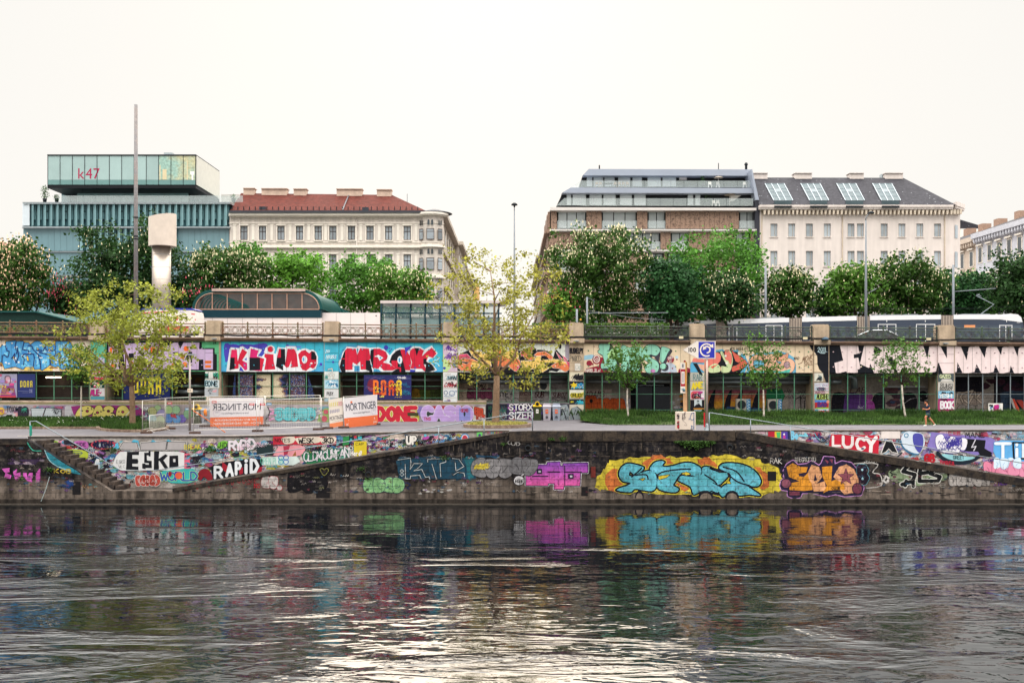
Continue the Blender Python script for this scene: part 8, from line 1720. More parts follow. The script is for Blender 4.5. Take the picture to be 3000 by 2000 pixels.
for x in(420,550):mb=MB();q=sp(x,YA);mb.tube([(q[0],YA-.03,SZ+.36),(q[0],YA+.25,SZ+.36)],.36,16);mb.build('wheel',M['black'],t)
mb=MB();mb.pbox(380,900,400,914,YA+2.2,.3);tag(mb.build('street_sign',material('pale_blue_sign','#a9c4d0',.5),None,P(390,914,YA+2.2)),'small pale blue sign panel left of the ambulance roof','sign');
mb=MB();q=P(390,914,YA+2.35);mb.tube([(q[0],q[1],SZ),(q[0],q[1],q[2])],.04,6);mb.build('post',lm,bpy.data.objects['street_sign'])
# ------------------------------------------------------------------ tram
def ty(x):return lerp(115.0,106.0,(x-1945)/(3000-1945))
def tp(x,y):return P(x,y,ty(x))
def tz(x,h):q=P(x,0,ty(x));return(q[0],q[1],SZ+h)
tram=thing('tram','long low-floor tram with white roof band and dark blue sides seen behind the railing','tram',tz(2480,0))
rooft=lambda x:interp(x,[1946,1960,2100,2300,2510,2760,2930,2960,2998],[962,946,937,931,925.5,922,922,920,930])
twh=material('tram_white','#d2d2d4',.3,var=.04);tbl=material('tram_blue_grey','#2b3546',.25,var=.08,spec=.6);tgl=material('tram_window','#39434e',.1,var=.4,scale=.5,spec=.5)
def tpanel(mb,pts,dy=2.3,off=.0):
 fr=[Vector(P(x,y,ty(x)+off))for x,y in pts];bk=[v+Vector((0,dy,0))for v in fr];n=len(pts);tri=tessellate_polygon([[Vector((v.x,v.z,0))for v in fr]])
 mb.add([tuple(v)for v in fr],list(tri));mb.add([tuple(v)for v in bk],[q[::-1]for q in tri]);mb.add([tuple(v)for v in fr+bk],[(i,(i+1)%n,n+(i+1)%n,n+i)for i in range(n)])
segs=[(1946,2097),(2129,2312),(2350,2510),(2549,2757),(2794,2998)]
for i,(x0,x1)in enumerate(segs):
 r0,r1=rooft(x0+.1),rooft(x1-.1)
 mb=MB()
 if i==0:tpanel(mb,[(1946,1008),(1946,962),(1952,950),(1966,945.5),(x1,r1),(x1,1008)])
 elif i==4:tpanel(mb,[(x0,1008),(x0,r0),(2930,921.5),(2960,919),(2982,921),(2992,930),(2999,952),(3000,1008)])
 else:tpanel(mb,[(x0,1008),(x0,r0),(x1,r1),(x1,1008)])
 mb.build('car_body',tbl,tram)
 mb=MB();hgt=13 if i else 10
 if i==0:tpanel(mb,[(1948,961),(1953,950),(1966,945.2),(x1,r1-.4),(x1,r1+hgt),(2000,954),(1968,957)],.03,-.035)
 elif i==4:tpanel(mb,[(x0,r0-.4),(2930,921),(2960,918.6),(2982,920.6),(2992,929),(2996,944),(2930,935.5),(x0,r0+hgt)],.03,-.035)
 else:tpanel(mb,[(x0,r0-.4),(x1,r1-.4),(x1,r1+hgt),(x0,r0+hgt)],.03,-.035)
 mb.build('roof_band',twh,tram)
 mb=MB();cx0,cx1=x0+4,x1-4;k=max(2,int((x1-x0)/45))
 for j in range(k):
  a,b_=lerp(cx0,cx1,j/k)+2,lerp(cx0,cx1,(j+1)/k)-2;yt=lerp(958,953,(a-1950)/1050)
  if i==0 and j==0:a=1956
  tpanel(mb,[(a,yt),(b_,yt),(b_,yt+34),(a,yt+34)],.02,-.02)
 mb.build('window_strip',tgl,tram)
for(x0,x1,y0,y1)in((2243,2292,952,1000),(2572,2626,949,1000),(2684,2740,949,1000),(2928,2966,952,1000),(2135,2160,956,1000)):
 mb=MB()
 for a,b_ in((x0,x0+2),((x0+x1)/2-1,(x0+x1)/2+1),(x1-2,x1)):tpanel(mb,[(a,y0),(b_,y0),(b_,y1),(a,y1)],.03,-.06)
 tpanel(mb,[(x0+2,y0),(x1-2,y0),(x1-2,y0+2),(x0+2,y0+2)],.03,-.06);mb.build('door_frame',twh,tram)
bel=material('bellows_grey','#4a4340',.7,var=.2);belp=material('bellows_pale','#b0a194',.6,var=.1)
for(x0,x1)in((2097.5,2128.5),(2312.5,2349.5),(2510.5,2548.5),(2757.5,2793.5)):
 mb=MB();tpanel(mb,[(x0,1008),(x0,rooft(x0)+.5),(x1,rooft(x1)+.5),(x1,1008)],2.1,.1);mb.build('bellows',bel,tram)
 mb=MB();n=8
 for k in range(n):a=lerp(x0,x1,(k+.3)/n);tpanel(mb,[(a,1007),(a,rooft(a)+2),(a+1.9,rooft(a)+2),(a+1.9,1007)],.06,.03)
 mb.build('bellows_folds',belp,tram)
mb=MB()
for(a,b_)in((2010,2040),(2140,2200),(2225,2300),(2560,2640),(2650,2690),(2820,2900)):tpanel(mb,[(a,rooft(a)-3),(b_,rooft(b_)-3),(b_,rooft(b_)+.4),(a,rooft(a)+.4)],1.4,.4)
mb.build('roof_units',M['metal_paint'],tram)
mb=MB();mb.tube([P(2872,921,108),P(2912,892,108),P(2860,866,108),P(2870,862,108)],.05,5);mb.tube([P(2862,862,107.5),P(2875,868,107.5)],.03,5);mb.build('pantograph',M['metal'],tram)
p=Paint(0,fn=lambda x,y:P(x,y,ty(x)-.03));p.rect(2825,952,2857,959,'#d08a5c',0)
for x in(2167,2267,2597,2710,2948):p.rect(x,938,x+2,943,'#d8d8d8',0)
p.text('350',2979,942,2989,946,'#c8c8c8',0);p.done('markings',tram,None,M['print'])
# ------------------------------------------------------------------ parked car
YX=96;car=thing('parked_car','dark car with a silver roof edge seen through the railing at right','car',sp(2568,YX));cm=material('car_paint_black','#20242a',.2,.3,var=.05,spec=.7)
prof=[(2492,1008),(2490,998),(2500,989),(2518,984),(2540,972),(2560,968),(2592,968),(2612,974),(2630,984),(2648,988),(2652,998),(2650,1008)]
mb=MB();mb.prism(prof,YX,1.75);mb.build('body',cm,car)
mb=MB();mb.tube([P(x,y-.3,YX-.02)for x,y in((2508,985),(2540,971.5),(2560,967.5),(2592,967.5),(2613,973.5),(2630,983))],.045,6);mb.build('roof_rail',material('chrome','#c9cdd0',.2,.8),car)
for q in([(2524,984),(2543,973),(2560,971),(2568,971),(2568,985)],[(2572,985),(2572,971),(2590,971),(2608,977),(2620,985)]):mb=MB();mb.prism(q,YX-.012,.02);mb.build('window',M['dglass'],car)
for x in(2516,2626):mb=MB();q=sp(x,YX);mb.tube([(q[0],YX-.03,SZ+.32),(q[0],YX+.2,SZ+.32)],.32,16);mb.build('wheel',M['black'],car)
mb=MB();mb.ellipsoid(P(2537,977,YX-.03),(.09,.02,.12),8,6);mb.build('seat_headrest',material('dark_red_fabric','#5c2a2c',.8),car)
# small flower ornament on the centre pier
t=thing('ornament','small yellow round ornament standing on the pier left of the mint letters','ornament',P(1701,940,YW+.3));mb=MB();q=P(1701,936,YW+.3);torus(mb,q,.05,.025,12,6);mb.build('disc',material('yellow_paint','#d8a02c'),t);mb=MB();mb.tube([P(1701,940,YW+.3),q],.012,5);mb.build('stem',M['metal'],t)
# ------------------------------------------------------------------ buildings beyond the street
YB0=140.0;YG=1042  # facade depth, picture row of the street there
def facade(mb,x0,x1,y0,y1,ops,Y,rev=.35,mat=0):
 xs=sorted({x0,x1}|{v for o in ops for v in(o[0],o[2])if x0<v<x1});ys=sorted({y0,y1}|{v for o in ops for v in(o[1],o[3])if y0<v<y1})
 for i in range(len(xs)-1):
  for j in range(len(ys)-1):
   mx,my=(xs[i]+xs[i+1])/2,(ys[j]+ys[j+1])/2
   if any(o[0]<mx<o[2]and o[1]<my<o[3]for o in ops):continue
   mb.quad(P(xs[i],ys[j+1],Y),P(xs[i+1],ys[j+1],Y),P(xs[i+1],ys[j],Y),P(xs[i],ys[j],Y),mat)
 for o in ops:
  a,b_=P(o[0],o[3],Y),P(o[2],o[1],Y)
  X0,X1,Z0,Z1=a[0],b_[0],a[2],b_[2]
  mb.quad((X0,Y,Z0),(X0,Y,Z1),(X0,Y+rev,Z1),(X0,Y+rev,Z0),mat);mb.quad((X1,Y,Z1),(X1,Y,Z0),(X1,Y+rev,Z0),(X1,Y+rev,Z1),mat)
  mb.quad((X0,Y,Z1),(X1,Y,Z1),(X1,Y+rev,Z1),(X0,Y+rev,Z1),mat);mb.quad((X1,Y,Z0),(X0,Y,Z0),(X0,Y+rev,Z0),(X1,Y+rev,Z0),mat)
def shell(mb,x0,x1,y0,y1,Y,dep,mat=0):  # sides, back and top of a block whose front is a facade
 a,b_=P(x0,y1,Y),P(x1,y0,Y);X0,X1,Z0,Z1=a[0],b_[0],a[2],b_[2]
 mb.quad((X0,Y,Z0),(X0,Y,Z1),(X0,Y+dep,Z1),(X0,Y+dep,Z0),mat);mb.quad((X1,Y,Z1),(X1,Y,Z0),(X1,Y+dep,Z0),(X1,Y+dep,Z1),mat)
 mb.quad((X0,Y+dep,Z0),(X0,Y+dep,Z1),(X1,Y+dep,Z1),(X1,Y+dep,Z0),mat);mb.quad((X0,Y,Z1),(X1,Y,Z1),(X1,Y+dep,Z1),(X0,Y+dep,Z1),mat)
def window(root,x0,y0,x1,y1,Y,fm_,pane,cross=(),mull=(.5,),fw=1.4,rev=.3,name='window'):
 mb=MB();Yf=Y+rev-.1
 for q in((x0,y0,x0+fw,y1),(x1-fw,y0,x1,y1),(x0+fw,y0,x1-fw,y0+fw),(x0+fw,y1-fw,x1-fw,y1)):mb.pbox(*q,Yf,.08)
 for m_ in mull:xm=lerp(x0,x1,m_);mb.pbox(xm-fw*.5,y0+fw,xm+fw*.5,y1-fw,Yf+.012,.06)
 for c_ in cross:ym=lerp(y0,y1,c_);mb.pbox(x0+fw,ym-fw*.5,x1-fw,ym+fw*.5,Yf+.004,.065)
 f=mb.build(name,fm_,root);mb=MB();mb.quad(P(x0,y1,Y+rev-.03),P(x1,y1,Y+rev-.03),P(x1,y0,Y+rev-.03),P(x0,y0,Y+rev-.03));mb.build('pane',pane,f);return f
curt=material('curtained_glass','#8d959c',.12,var=.35,scale=.5,objrand=.4,spec=.8);curtd=material('grey_curtained_glass','#a4adb4',.15,var=.2,scale=.5,objrand=.18,spec=.7)
# --- glass office building
gb_=thing('office_building','blue-green glass office building with finned storeys and a cantilevered glass penthouse','building',P(370,YG,YB0))
tgd=material('dark_teal_glass','#45666d',.08,var=.25,scale=.3,spec=.9);gpan=material('grey_blue_panel','#688890',.3,var=.1,scale=.3,spec=.6);fin=material('frosted_glass_fin','#7fa3a8',.2,var=.08,scale=.4,spec=.7);al=material('pale_aluminium','#a9b2b6',.35,.4,var=.08)
mb=MB();mb.pbox(69,594,671,YG,YB0+.5,20);mb.build('core',tgd,gb_)
mb=MB();k=0
for(x0,x1,y0,y1)in((88,671,598,662),(232,520,670,734)):
 x=x0
 while x<x1-6:
  a,b_=P(x+4.2,y1,YB0),P(x+4.2,y0,YB0);X=a[0]
  mb.hexa([(X-.16,YB0+.1,a[2]),(X+.36,YB0-.35,a[2]),(X+.42,YB0-.3,a[2]),(X-.1,YB0+.15,a[2])],[(X-.16,YB0+.1,b_[2]),(X+.36,YB0-.35,b_[2]),(X+.42,YB0-.3,b_[2]),(X-.1,YB0+.15,b_[2])]);x+=18.25
mb.build('fins',fin,gb_)
for(x0,x1,y0,y1)in((88,671,598,662),(232,520,670,734)):
 mb=MB();x=x0;k=0
 while x<x1-6:
  mb.pbox(x+7,y0,min(x+16,x1),y0+(y1-y0)*.72,YB0+.3,.1);k+=1
  if k%3==0:mb.pbox(x+7,y0+20,x+16,y0+22,YB0+.2,.1,1);mb.pbox(x+7,y0+44,x+16,y0+46,YB0+.2,.1,1)
  x+=18.25
 mb.build('window_strip',[material('pale_teal_pane','#6f959a',.08,var=.3,scale=.35,spec=.9),M['dark']],gb_)
mb=MB();q0,q1=P(62,662,YB0),P(90,597,YB0);n=8
pr=[(q0[0]+.9*(1-cos(rad(a))),YB0-.35+.9*(1-sin(rad(a))))for a in range(0,91,15)]+[(q1[0],YB0-.35)]
for i in range(len(pr)-1):mb.quad((pr[i][0],pr[i][1],q0[2]),(pr[i+1][0],pr[i+1][1],q0[2]),(pr[i+1][0],pr[i+1][1],q1[2]),(pr[i][0],pr[i][1],q1[2]))
mb.quad((pr[0][0],YB0+18,q0[2]),(pr[0][0],pr[0][1],q0[2]),(pr[0][0],pr[0][1],q1[2]),(pr[0][0],YB0+18,q1[2]));mb.build('rounded_corner',material('pale_corner_panel','#c3ccd2',.25,var=.05),gb_)
def panels(x0,x1,y0,y1,step):
 mb=MB();x=x0
 while x<x1-1:mb.pbox(x+.25,y0,min(x+step-.25,x1),y1,YB0+.2+.03*(int(x)%3),.25);x+=step
 mb.build('cladding_panels',gpan,gb_)
panels(68,232,669,735,18.2);panels(515,671,669,736,18.2);panels(68,671,740,805,18.2);panels(68,671,811,872,18.2);panels(68,671,878,945,18.2)
mb=MB()
for(y,h,o)in((664,3,-.45),(667.5,1.6,-.2),(736,1.4,-.1),(738,1.6,.05),(806,1.5,-.1),(808.6,1.5,.05),(873,1.5,-.1),(876,1.5,.05)):mb.pbox(64 if y<668 else 68,y,673,y+h,YB0+o,.6-o)
mb.pbox(66,592,674,597,YB0-.5,3);mb.build('ledges',al,gb_)
mb=MB();mb.pbox(66,592.6,674,593.4,YB0-.52,.4);mb.build('roof_edge',M['dark'],gb_)
# setback storey, soffit, cantilevered box
Yp=YB0+1.0
mb=MB();mb.pbox(180,545,560,594,Yp+6,10);mb.build('setback_core',tgd,gb_)
mb=MB()
for k in range(9):mb.pbox(226+k*36.2,556,226+(k+1)*36.2-.6,593,Yp+4.2,.15)
mb.build('setback_glass',material('pale_setback_glass','#9dbcba',.1,var=.12,scale=.4,spec=.8),gb_)
mb=MB();a,b_=P(138,541.5,Yp),P(573,543,Yp);mb.box(a[0],b_[0],Yp+.05,Yp+11.5,a[2]-.45,a[2]-.02);mb.build('soffit',material('black_soffit','#15181c',.5,var=.1),gb_)
mb=MB();mb.pbox(139,455,572.5,541,Yp+.3,11);mb.build('box_core',material('pale_interior','#a3b8b6',.5,var=.1,scale=.3),gb_)
paneg=material('penthouse_glass','#98b0ae',.08,var=.08,scale=.3,objrand=.07,spec=.8)
for k in range(12):
 x0=139.5+k*36.1;mb=MB();mb.pbox(x0+.6,456.5,x0+35.5,527,Yp,.08);mb.build('penthouse_pane',paneg if k<9 else material('clear_room_glass','#8fb0a4',.06,var=.3,scale=.5,col2='#b9b58f',spec=.9),gb_)
mb=MB();mb.pbox(139,527.5,573,541,Yp-.02,.1);mb.build('penthouse_base_strip',material('strip_glass','#6a8c8a',.12,var=.08),gb_)
mb=MB()
for k in range(13):x=139.5+k*36.1;mb.pbox(x-.7,454,x+.6,541.5,Yp-.05,.15)
mb.pbox(138,452.5,574,456,Yp-.1,11.3);mb.build('penthouse_frame',M['dark'],gb_)
mb=MB();a,b_=P(573,541,Yp),P(573,456,Yp);mb.box(a[0],a[0]+.12,Yp+.1,Yp+11.2,a[2],b_[2]);mb.build('penthouse_side',material('sky_glow_side_glass','#c2c0b6',.25,var=.06,spec=.3),gb_)  # sky glow reflected on this side is put into its pale colour
p=Paint(Yp-.012);p.text('k47',229,493,292,524,'#a0204a',1,.0);p.done('lettering',gb_,None,M['print'])
mb=MB()
for(x,w)in((205,36),):pass
for x in[172+k*36 for k in range(15)]:
 mb.pbox(x,573,x+35.4,592,YB0+.3,.03)
mb.build('terrace_glass',M['clear'],gb_)
mb=MB();mb.pbox(480,447,504,453,Yp+5,2);mb.build('roof_unit',al,gb_)
mb=MB()
for k,(x,y0,y1)in enumerate(((467,484,527),(476,496,526),(547,470,527))):mb.pbox(x,y0,x+(12 if k==1 else 3),y1,Yp-.011,.006)
mb.build('curtains',material('pale_curtain','#cdbf9c',.7,var=.1),gb_)
mb=MB();q=P(562,524,Yp+.2);mb.pbox(557,502,569,512,Yp-.012,.006);mb.pbox(561,512,566,530,Yp-.012,.006);mb.build('floor_lamp',material('lamp_white','#dfe0d8',.6),gb_)
def potplant(label,x,y0,y1,Y,n=260,w=14):
 t=thing('potted_plant',label,'plant',P(x,y1,Y));mb=MB();q=P(x,y1,Y);mb.lathe([(.22,q[2]),(.3,q[2]+.5)],q[0],Y,12);mb.build('pot',M['dark'],t)
 mb=MB();mb.tube([(q[0],Y,q[2]+.4),P(x,lerp(y0,y1,.3),Y)],.03,5);mb.build('stem',M['barkd'],t)
 pts=[P(x+R.gauss(0,w*.4),lerp(y0,y1,R.random()**.8*.75),Y+R.gauss(0,.3))for _ in range(n)];leaf_mass('foliage',pts,.16,leafmat('dark','#3f6034',.3),t)
potplant('small potted tree at the left end of the glass office terrace',131,543,592,YB0+1.2);potplant('second smaller potted shrub on the glass office terrace',166,570,592,YB0+1.4,140,10);potplant('potted shrub at the right end of the terrace beside the red roof',684,568,592,YB0+3,120,10)
mb=MB();mb.pbox(648,570,700,620,YB0+4,6);mb.build('stair_block',material('pale_render','#b9b2aa',.7),gb_)
# --- cream ornate building with red roof
cb=thing('apartment_building','cream ornate apartment building with a red tiled roof and rounded corner bay','building',P(960,YG,YB0));crm=material('cream_plaster','#d3c9c0',.85,var=.1,scale=.7,streak=.25);crm2=material('cream_moulding','#ded6cb',.8,var=.08,scale=1.2);wood=material('dark_window_frame','#4a3c38',.5)
wx=[714.5,769,823,877.5,932,975,1029.5,1084,1138.5,1193];rows=[(662.6,703),(746,792),(834,884),(920,970)]
ops=[(x-10.6,y0,x+10.6,y1)for x in wx for y0,y1 in rows]
mb=MB();facade(mb,672.5,1238,622,YG,ops,YB0);shell(mb,672.5,1285,622,YG,YB0+.36,14);mb.build('wall',crm,cb)
for r_,(y0,y1)in enumerate(rows):
 for x in wx:window(cb,x-10.6,y0,x+10.6,y1,YB0,wood,curt,cross=(.38,),mull=(.5,),fw=1.5)
for y0,y1 in rows:
 for x in wx:
  mb=MB();mb.pbox(x-14,y0-6,x+14,y0-2.4,YB0-.2,.197);mb.pbox(x-14,y0-2.2,x-11,y1+1,YB0-.09,.088);mb.pbox(x+11,y0-2.2,x+14,y1+1,YB0-.09,.088);mb.pbox(x-13.5,y1+1.2,x+13.5,y1+3.4,YB0-.22,.217);mb.build('window_surround',crm2,cb)
for x in[687,741.5,796,850,904.5,954,1002,1057,1111,1166,1219]:
 for(y0,y1)in((660,704),(745,795),(833,886)):mb=MB();mb.pbox(x-4,y0,x+4,y1,YB0-.07,.068);mb.pbox(x-5,y0-3,x+5,y0-.2,YB0-.12,.118);mb.build('pilaster',crm2,cb)
mb=MB()
for(y0,y1,o)in((624,630,.75),(630.3,633,.55),(719,722,.3),(722.3,725,.45),(725.2,727,.2),(808,811,.3),(811.2,815,.45),(897,903,.4),(653,655,.12),(709,711,.1)):mb.pbox(670,y0,1240,y1,YB0-o,o-.002)
x=674
while x<1238:mb.pbox(x,633.3,x+2.2,636.5,YB0-.4,.398);x+=4.4
mb.build('cornices',crm2,cb)
p=Paint(YB0-.006);x=680
for y in(645,731):
 x=680
 while x<1232:p.ring(x,y,3,.8,'#b3a793',0);p.line([(x+5,y),(x+10,y-2),(x+15,y+2),(x+20,y)],.9,'#b3a793',0,smooth=True);x+=26
p.done('frieze',cb)
# rounded corner bay
mb=MB();cxb,rb_=P(1262,0,YB0)[0],38*YB0/F;n=20
ang=[rad(a)for a in np.linspace(200,345,n)]
zt,zb=P(0,622,YB0)[2],SZ
for i in range(n-1):
 a0,a1=ang[i],ang[i+1];q=lambda a,z,r_:(cxb+r_*cos(a),YB0+1.2+r_*sin(a),z)
 mb.quad(q(a0,zb,rb_),q(a1,zb,rb_),q(a1,zt,rb_),q(a0,zt,rb_))
mb.build('corner_bay',crm,cb)
for(y0,y1,o)in((624,630,.7),(630.3,633,.5),(719,722,.25),(722.3,725,.4),(808,811,.25),(811.2,815,.4),(897,903,.35),(653,655,.1),(709,711,.08)):
 mb=MB();z0,z1=P(0,y1,YB0)[2],P(0,y0,YB0)[2];R0=rb_+o
 for i in range(n-1):
  a0,a1=ang[i],ang[i+1];q=lambda a,z,r_:(cxb+r_*cos(a),YB0+1.2+r_*sin(a),z)
  mb.quad(q(a0,z0,R0),q(a1,z0,R0),q(a1,z1,R0),q(a0,z1,R0));mb.quad(q(a0,z1,R0),q(a1,z1,R0),q(a1,z1,rb_-.05),q(a0,z1,rb_-.05));mb.quad(q(a0,z0,R0),q(a0,z0,rb_-.05),q(a1,z0,rb_-.05),q(a1,z0,R0))
 mb.build('bay_cornice',crm2,cb)
for(deg,wdt)in((228,.5),(270,.68),(312,.5)):
 for(y0,y1)in((672,703),(757,791),(845,880)):
  a=rad(deg);cx_,cy_=cxb+rb_*cos(a),YB0+1.2+rb_*sin(a);tx_,ty_=-sin(a)*wdt*.75,cos(a)*wdt*.75;nx_,ny_=cos(a),sin(a);z0,z1=P(0,y1,YB0)[2],P(0,y0,YB0)[2]
  def bq(mb,u0,u1,z0,z1,o):mb.quad(*[(cx_+tx_*u+nx_*o,cy_+ty_*u+ny_*o,z)for u,z in((u0,z0),(u1,z0),(u1,z1),(u0,z1))])
  mb=MB();bq(mb,-1.08,1.08,z0-.05,z1+.05,.03+.14);f=mb.build('window',wood,cb);mb=MB();bq(mb,-.92,.92,z0+.06,(z0+z1)/2+.3,.18);bq(mb,-.92,.92,(z0+z1)/2+.4,z1-.06,.18);mb.build('pane',curt,f)
  mb=MB()
  for s_ in(-.5,.5):
   nn_=9;zc=z1+.55;pts=[(cx_+tx_*(s_+.3*cos(t_))+nx_*.17,cy_+ty_*(s_+.3*cos(t_))+ny_*.17,zc+.45+.3*sin(t_))for t_ in np.linspace(0,math.pi,nn_)]
   pts=[(cx_+tx_*(s_+.3)+nx_*.17,cy_+ty_*(s_+.3)+ny_*.17,zc)]+pts+[(cx_+tx_*(s_-.3)+nx_*.17,cy_+ty_*(s_-.3)+ny_*.17,zc)];mb.add(pts,[tuple(range(len(pts)))])
  mb.build('arched_window',M['dglass'],cb)
# side facade along the street going back
mb=MB();Xs=P(1292,0,YB0+1)[0];zc=P(0,628,YB0)[2]
for(Ya,Yb_,top,xo)in((YB0+1.6,YB0+34,zc,0),(YB0+34,YB0+62,zc+.2,.7),(YB0+62,YB0+110,zc-1.0,.2)):
 mb.box(Xs-10+xo,Xs+xo,Ya,Yb_,SZ,top);mb.box(Xs-10+xo,Xs+xo+.8,Ya+.003,Yb_-.003,top+.002,top+.6)
 for zz in(.25,.5,.75):mb.box(Xs+xo+.002,Xs+xo+.35,Ya,Yb_,lerp(SZ,top,zz),lerp(SZ,top,zz)+.4)
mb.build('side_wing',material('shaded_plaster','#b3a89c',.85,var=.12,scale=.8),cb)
Y_=YB0+4
while Y_<YB0+100:
 for zz in(.12,.36,.6,.84):
  xo=0 if Y_<YB0+34 else(.7 if Y_<YB0+62 else .2);z0=lerp(SZ,zc,zz);mb=MB();mb.box(Xs+xo+.004,Xs+xo+.06,Y_,Y_+1.3,z0,z0+2.4);mb.build('side_window',M['dglass'],cb)
 Y_+=5.2
# roof
redr=material('red_roof_tiles','#5c2a22',.85,var=.2,scale=1.5,col2='#4c221b',stretch=(1,1,1));
N,L=redr.node_tree.nodes,redr.node_tree.links;w_=N.new('ShaderNodeTexWave');w_.bands_direction='Z';D(w_,'Scale',1.5);geo=N.new('ShaderNodeNewGeometry');L.new(geo.outputs['Position'],w_.inputs['Vector']);bp=N.new('ShaderNodeBump');D(bp,'Strength',.7);D(bp,'Distance',.15);L.new(w_.outputs['Fac'],bp.inputs['Height']);L.new(bp.outputs[0],N['Principled BSDF'].inputs['Normal'])
def P3(x,y,Y):return P(x,y,Y)
e0,e1=P(673,618.5,YB0-.6),P(1250,618.5,YB0-.6);Yr=YB0+6;r0,r1=P(706,566,Yr),P(1148,571,Yr);hp=P(1272,618,YB0+6)
mb=MB();mb.quad(e0,e1,r1,r0);mb.quad(e1,(hp[0],Yr+4,e1[2]),(r1[0],Yr+.02,r1[2]),r1);mb.quad(r0,r1,(r1[0],Yr+7,e0[2]),(e0[0],Yr+7,e0[2]));mb.quad(e0,r0,(r0[0],Yr+7,e0[2]),(e0[0],Yr+7,e0[2]));rf=mb.build('roof',redr,cb)
mb=MB();a,b_=P(671,623.5,YB0-.85),P(1246,617,YB0-.85);mb.box(a[0],b_[0],YB0-.95,YB0-.55,a[2],b_[2]);mb.build('gutter',material('dark_zinc','#3c3f46',.6,.1),rf)
brick=material('pale_brick','#c0aa9a',.9,var=.18,scale=1.5)
for(x0,x1,y0)in((713,744,552),(766,840,553),(860,897,554),(986,1060,554),(1104,1146,556)):
 mb=MB();mb.pbox(x0,y0,x1,y0+20,Yr-.6,1.2);mb.pbox(x0-1.5,y0-2,x1+1.5,y0-.1,Yr-.8,1.6);mb.build('chimney',brick,rf)
mb=MB();mb.prism([(1020,571),(1024,571),(1006,616),(1001,616)],YB0-.02,.1)if False else None
for(x,y)in((768,611),(1070,613)):
 mb=MB();t_=(618.5-y)/50;Yk_=lerp(YB0-.6,Yr,t_);mb.pbox(x-9,y-6,x+9,y+5,Yk_-.5,.6);mb.build('roof_window',material('dark_zinc','#4a4e56'),rf)
mb=MB();a,b_=P(1002,616,YB0-.55),P(1021,572,Yr-.2);a2,b2=P(1006,616,YB0-.55),P(1024,572,Yr-.2);mb.quad((a[0],a[1]-.1,a[2]+.08),(a2[0],a2[1]-.1,a2[2]+.08),(b2[0],b2[1]-.1,b2[2]+.1),(b_[0],b_[1]-.1,b_[2]+.1));mb.build('roof_flashing',material('grey_zinc','#5a5a5e',.6,.0),rf)
mb=MB();x=680
while x<1235:q=P(x,613,YB0-.1);mb.box(q[0]-.05,q[0]+.05,q[1]-.1,q[1]+.1,q[2]-.1,q[2]+.35);x+=17
mb.build('snow_guard',M['dark'],rf)
mb=MB();zt=P(0,622,YB0)[2];q=(cxb+.4,YB0+1.5);mb.lathe([(rb_+.75,zt),(rb_+.5,zt+.12),(.6,zt+.6),(.02,zt+.75)],q[0],q[1],20);mb.build('bay_roof',material('dark_zinc','#4a4e56'),rf)
mb=MB();mb.tube([P(1193,592,Yr+2),P(1193,568,Yr+2)],.05,5);mb.build('antenna',M['metal'],rf)
# --- brown apartment building with stepped glass top floors
bb=thing('apartment_building','brown-panelled modern apartment building with two stepped glazed top floors','building',P(1910,YG,YB0));lil_=material('lilac_grey_metal','#99a0ae',.4,.1,var=.05,scale=.3);drk=material('black_recess','#1a1c20',.5,var=.15)
bm=bpy.data.materials.new('brown_perforated_panel');bm.use_nodes=True;N,L=bm.node_tree.nodes,bm.node_tree.links;b=N['Principled BSDF'];D(b,'Roughness',.55);geo=N.new('ShaderNodeNewGeometry');vz=N.new('ShaderNodeTexNoise');D(vz,'Scale',4.5);D(vz,'Detail',2);D(vz,'Distortion',1.2);L.new(geo.outputs['Position'],vz.inputs['Vector']);cr=N.new('ShaderNodeValToRGB');cr.color_ramp.elements[0].position=.40;cr.color_ramp.elements[1].position=.45;cr.color_ramp.elements[0].color=c('#553e33');cr.color_ramp.elements[1].color=c('#8f7361');L.new(vz.outputs[0],cr.inputs[0]);L.new(cr.outputs[0],b.inputs['Base Color'])
mb=MB();mb.pbox(1612,612,2212,YG,YB0+1.6,18);mb.build('core',drk,bb)
floors=[(617,671),(679,731),(739,792),(800,852),(860,912),(920,972)]
wins=[[(1632,1718),(1763,1866),(1897,1950),(2165,2212)],[(1720,1750),(1830,1935),(1965,2018),(2155,2198)],[(1633,1690),(1897,1945),(1955,2010),(2160,2212)],[(1700,1760),(1860,1900),(1990,2040),(2120,2165)],[(1640,1700),(1780,1840),(1940,1990),(2100,2150)],[(1700,1780),(1900,1960),(2050,2110)]]
wh_ledge=material('white_ledge','#cfc8c4',.5,var=.06)
sky_gl=material('sky_pane','#c3cccf',.05,var=.12,scale=.3,objrand=.12,spec=.9)  # pale base colour stands in for sky reflected in the panes
def bx(f):return[1614,1609,1610,1606,1605,1604][f]
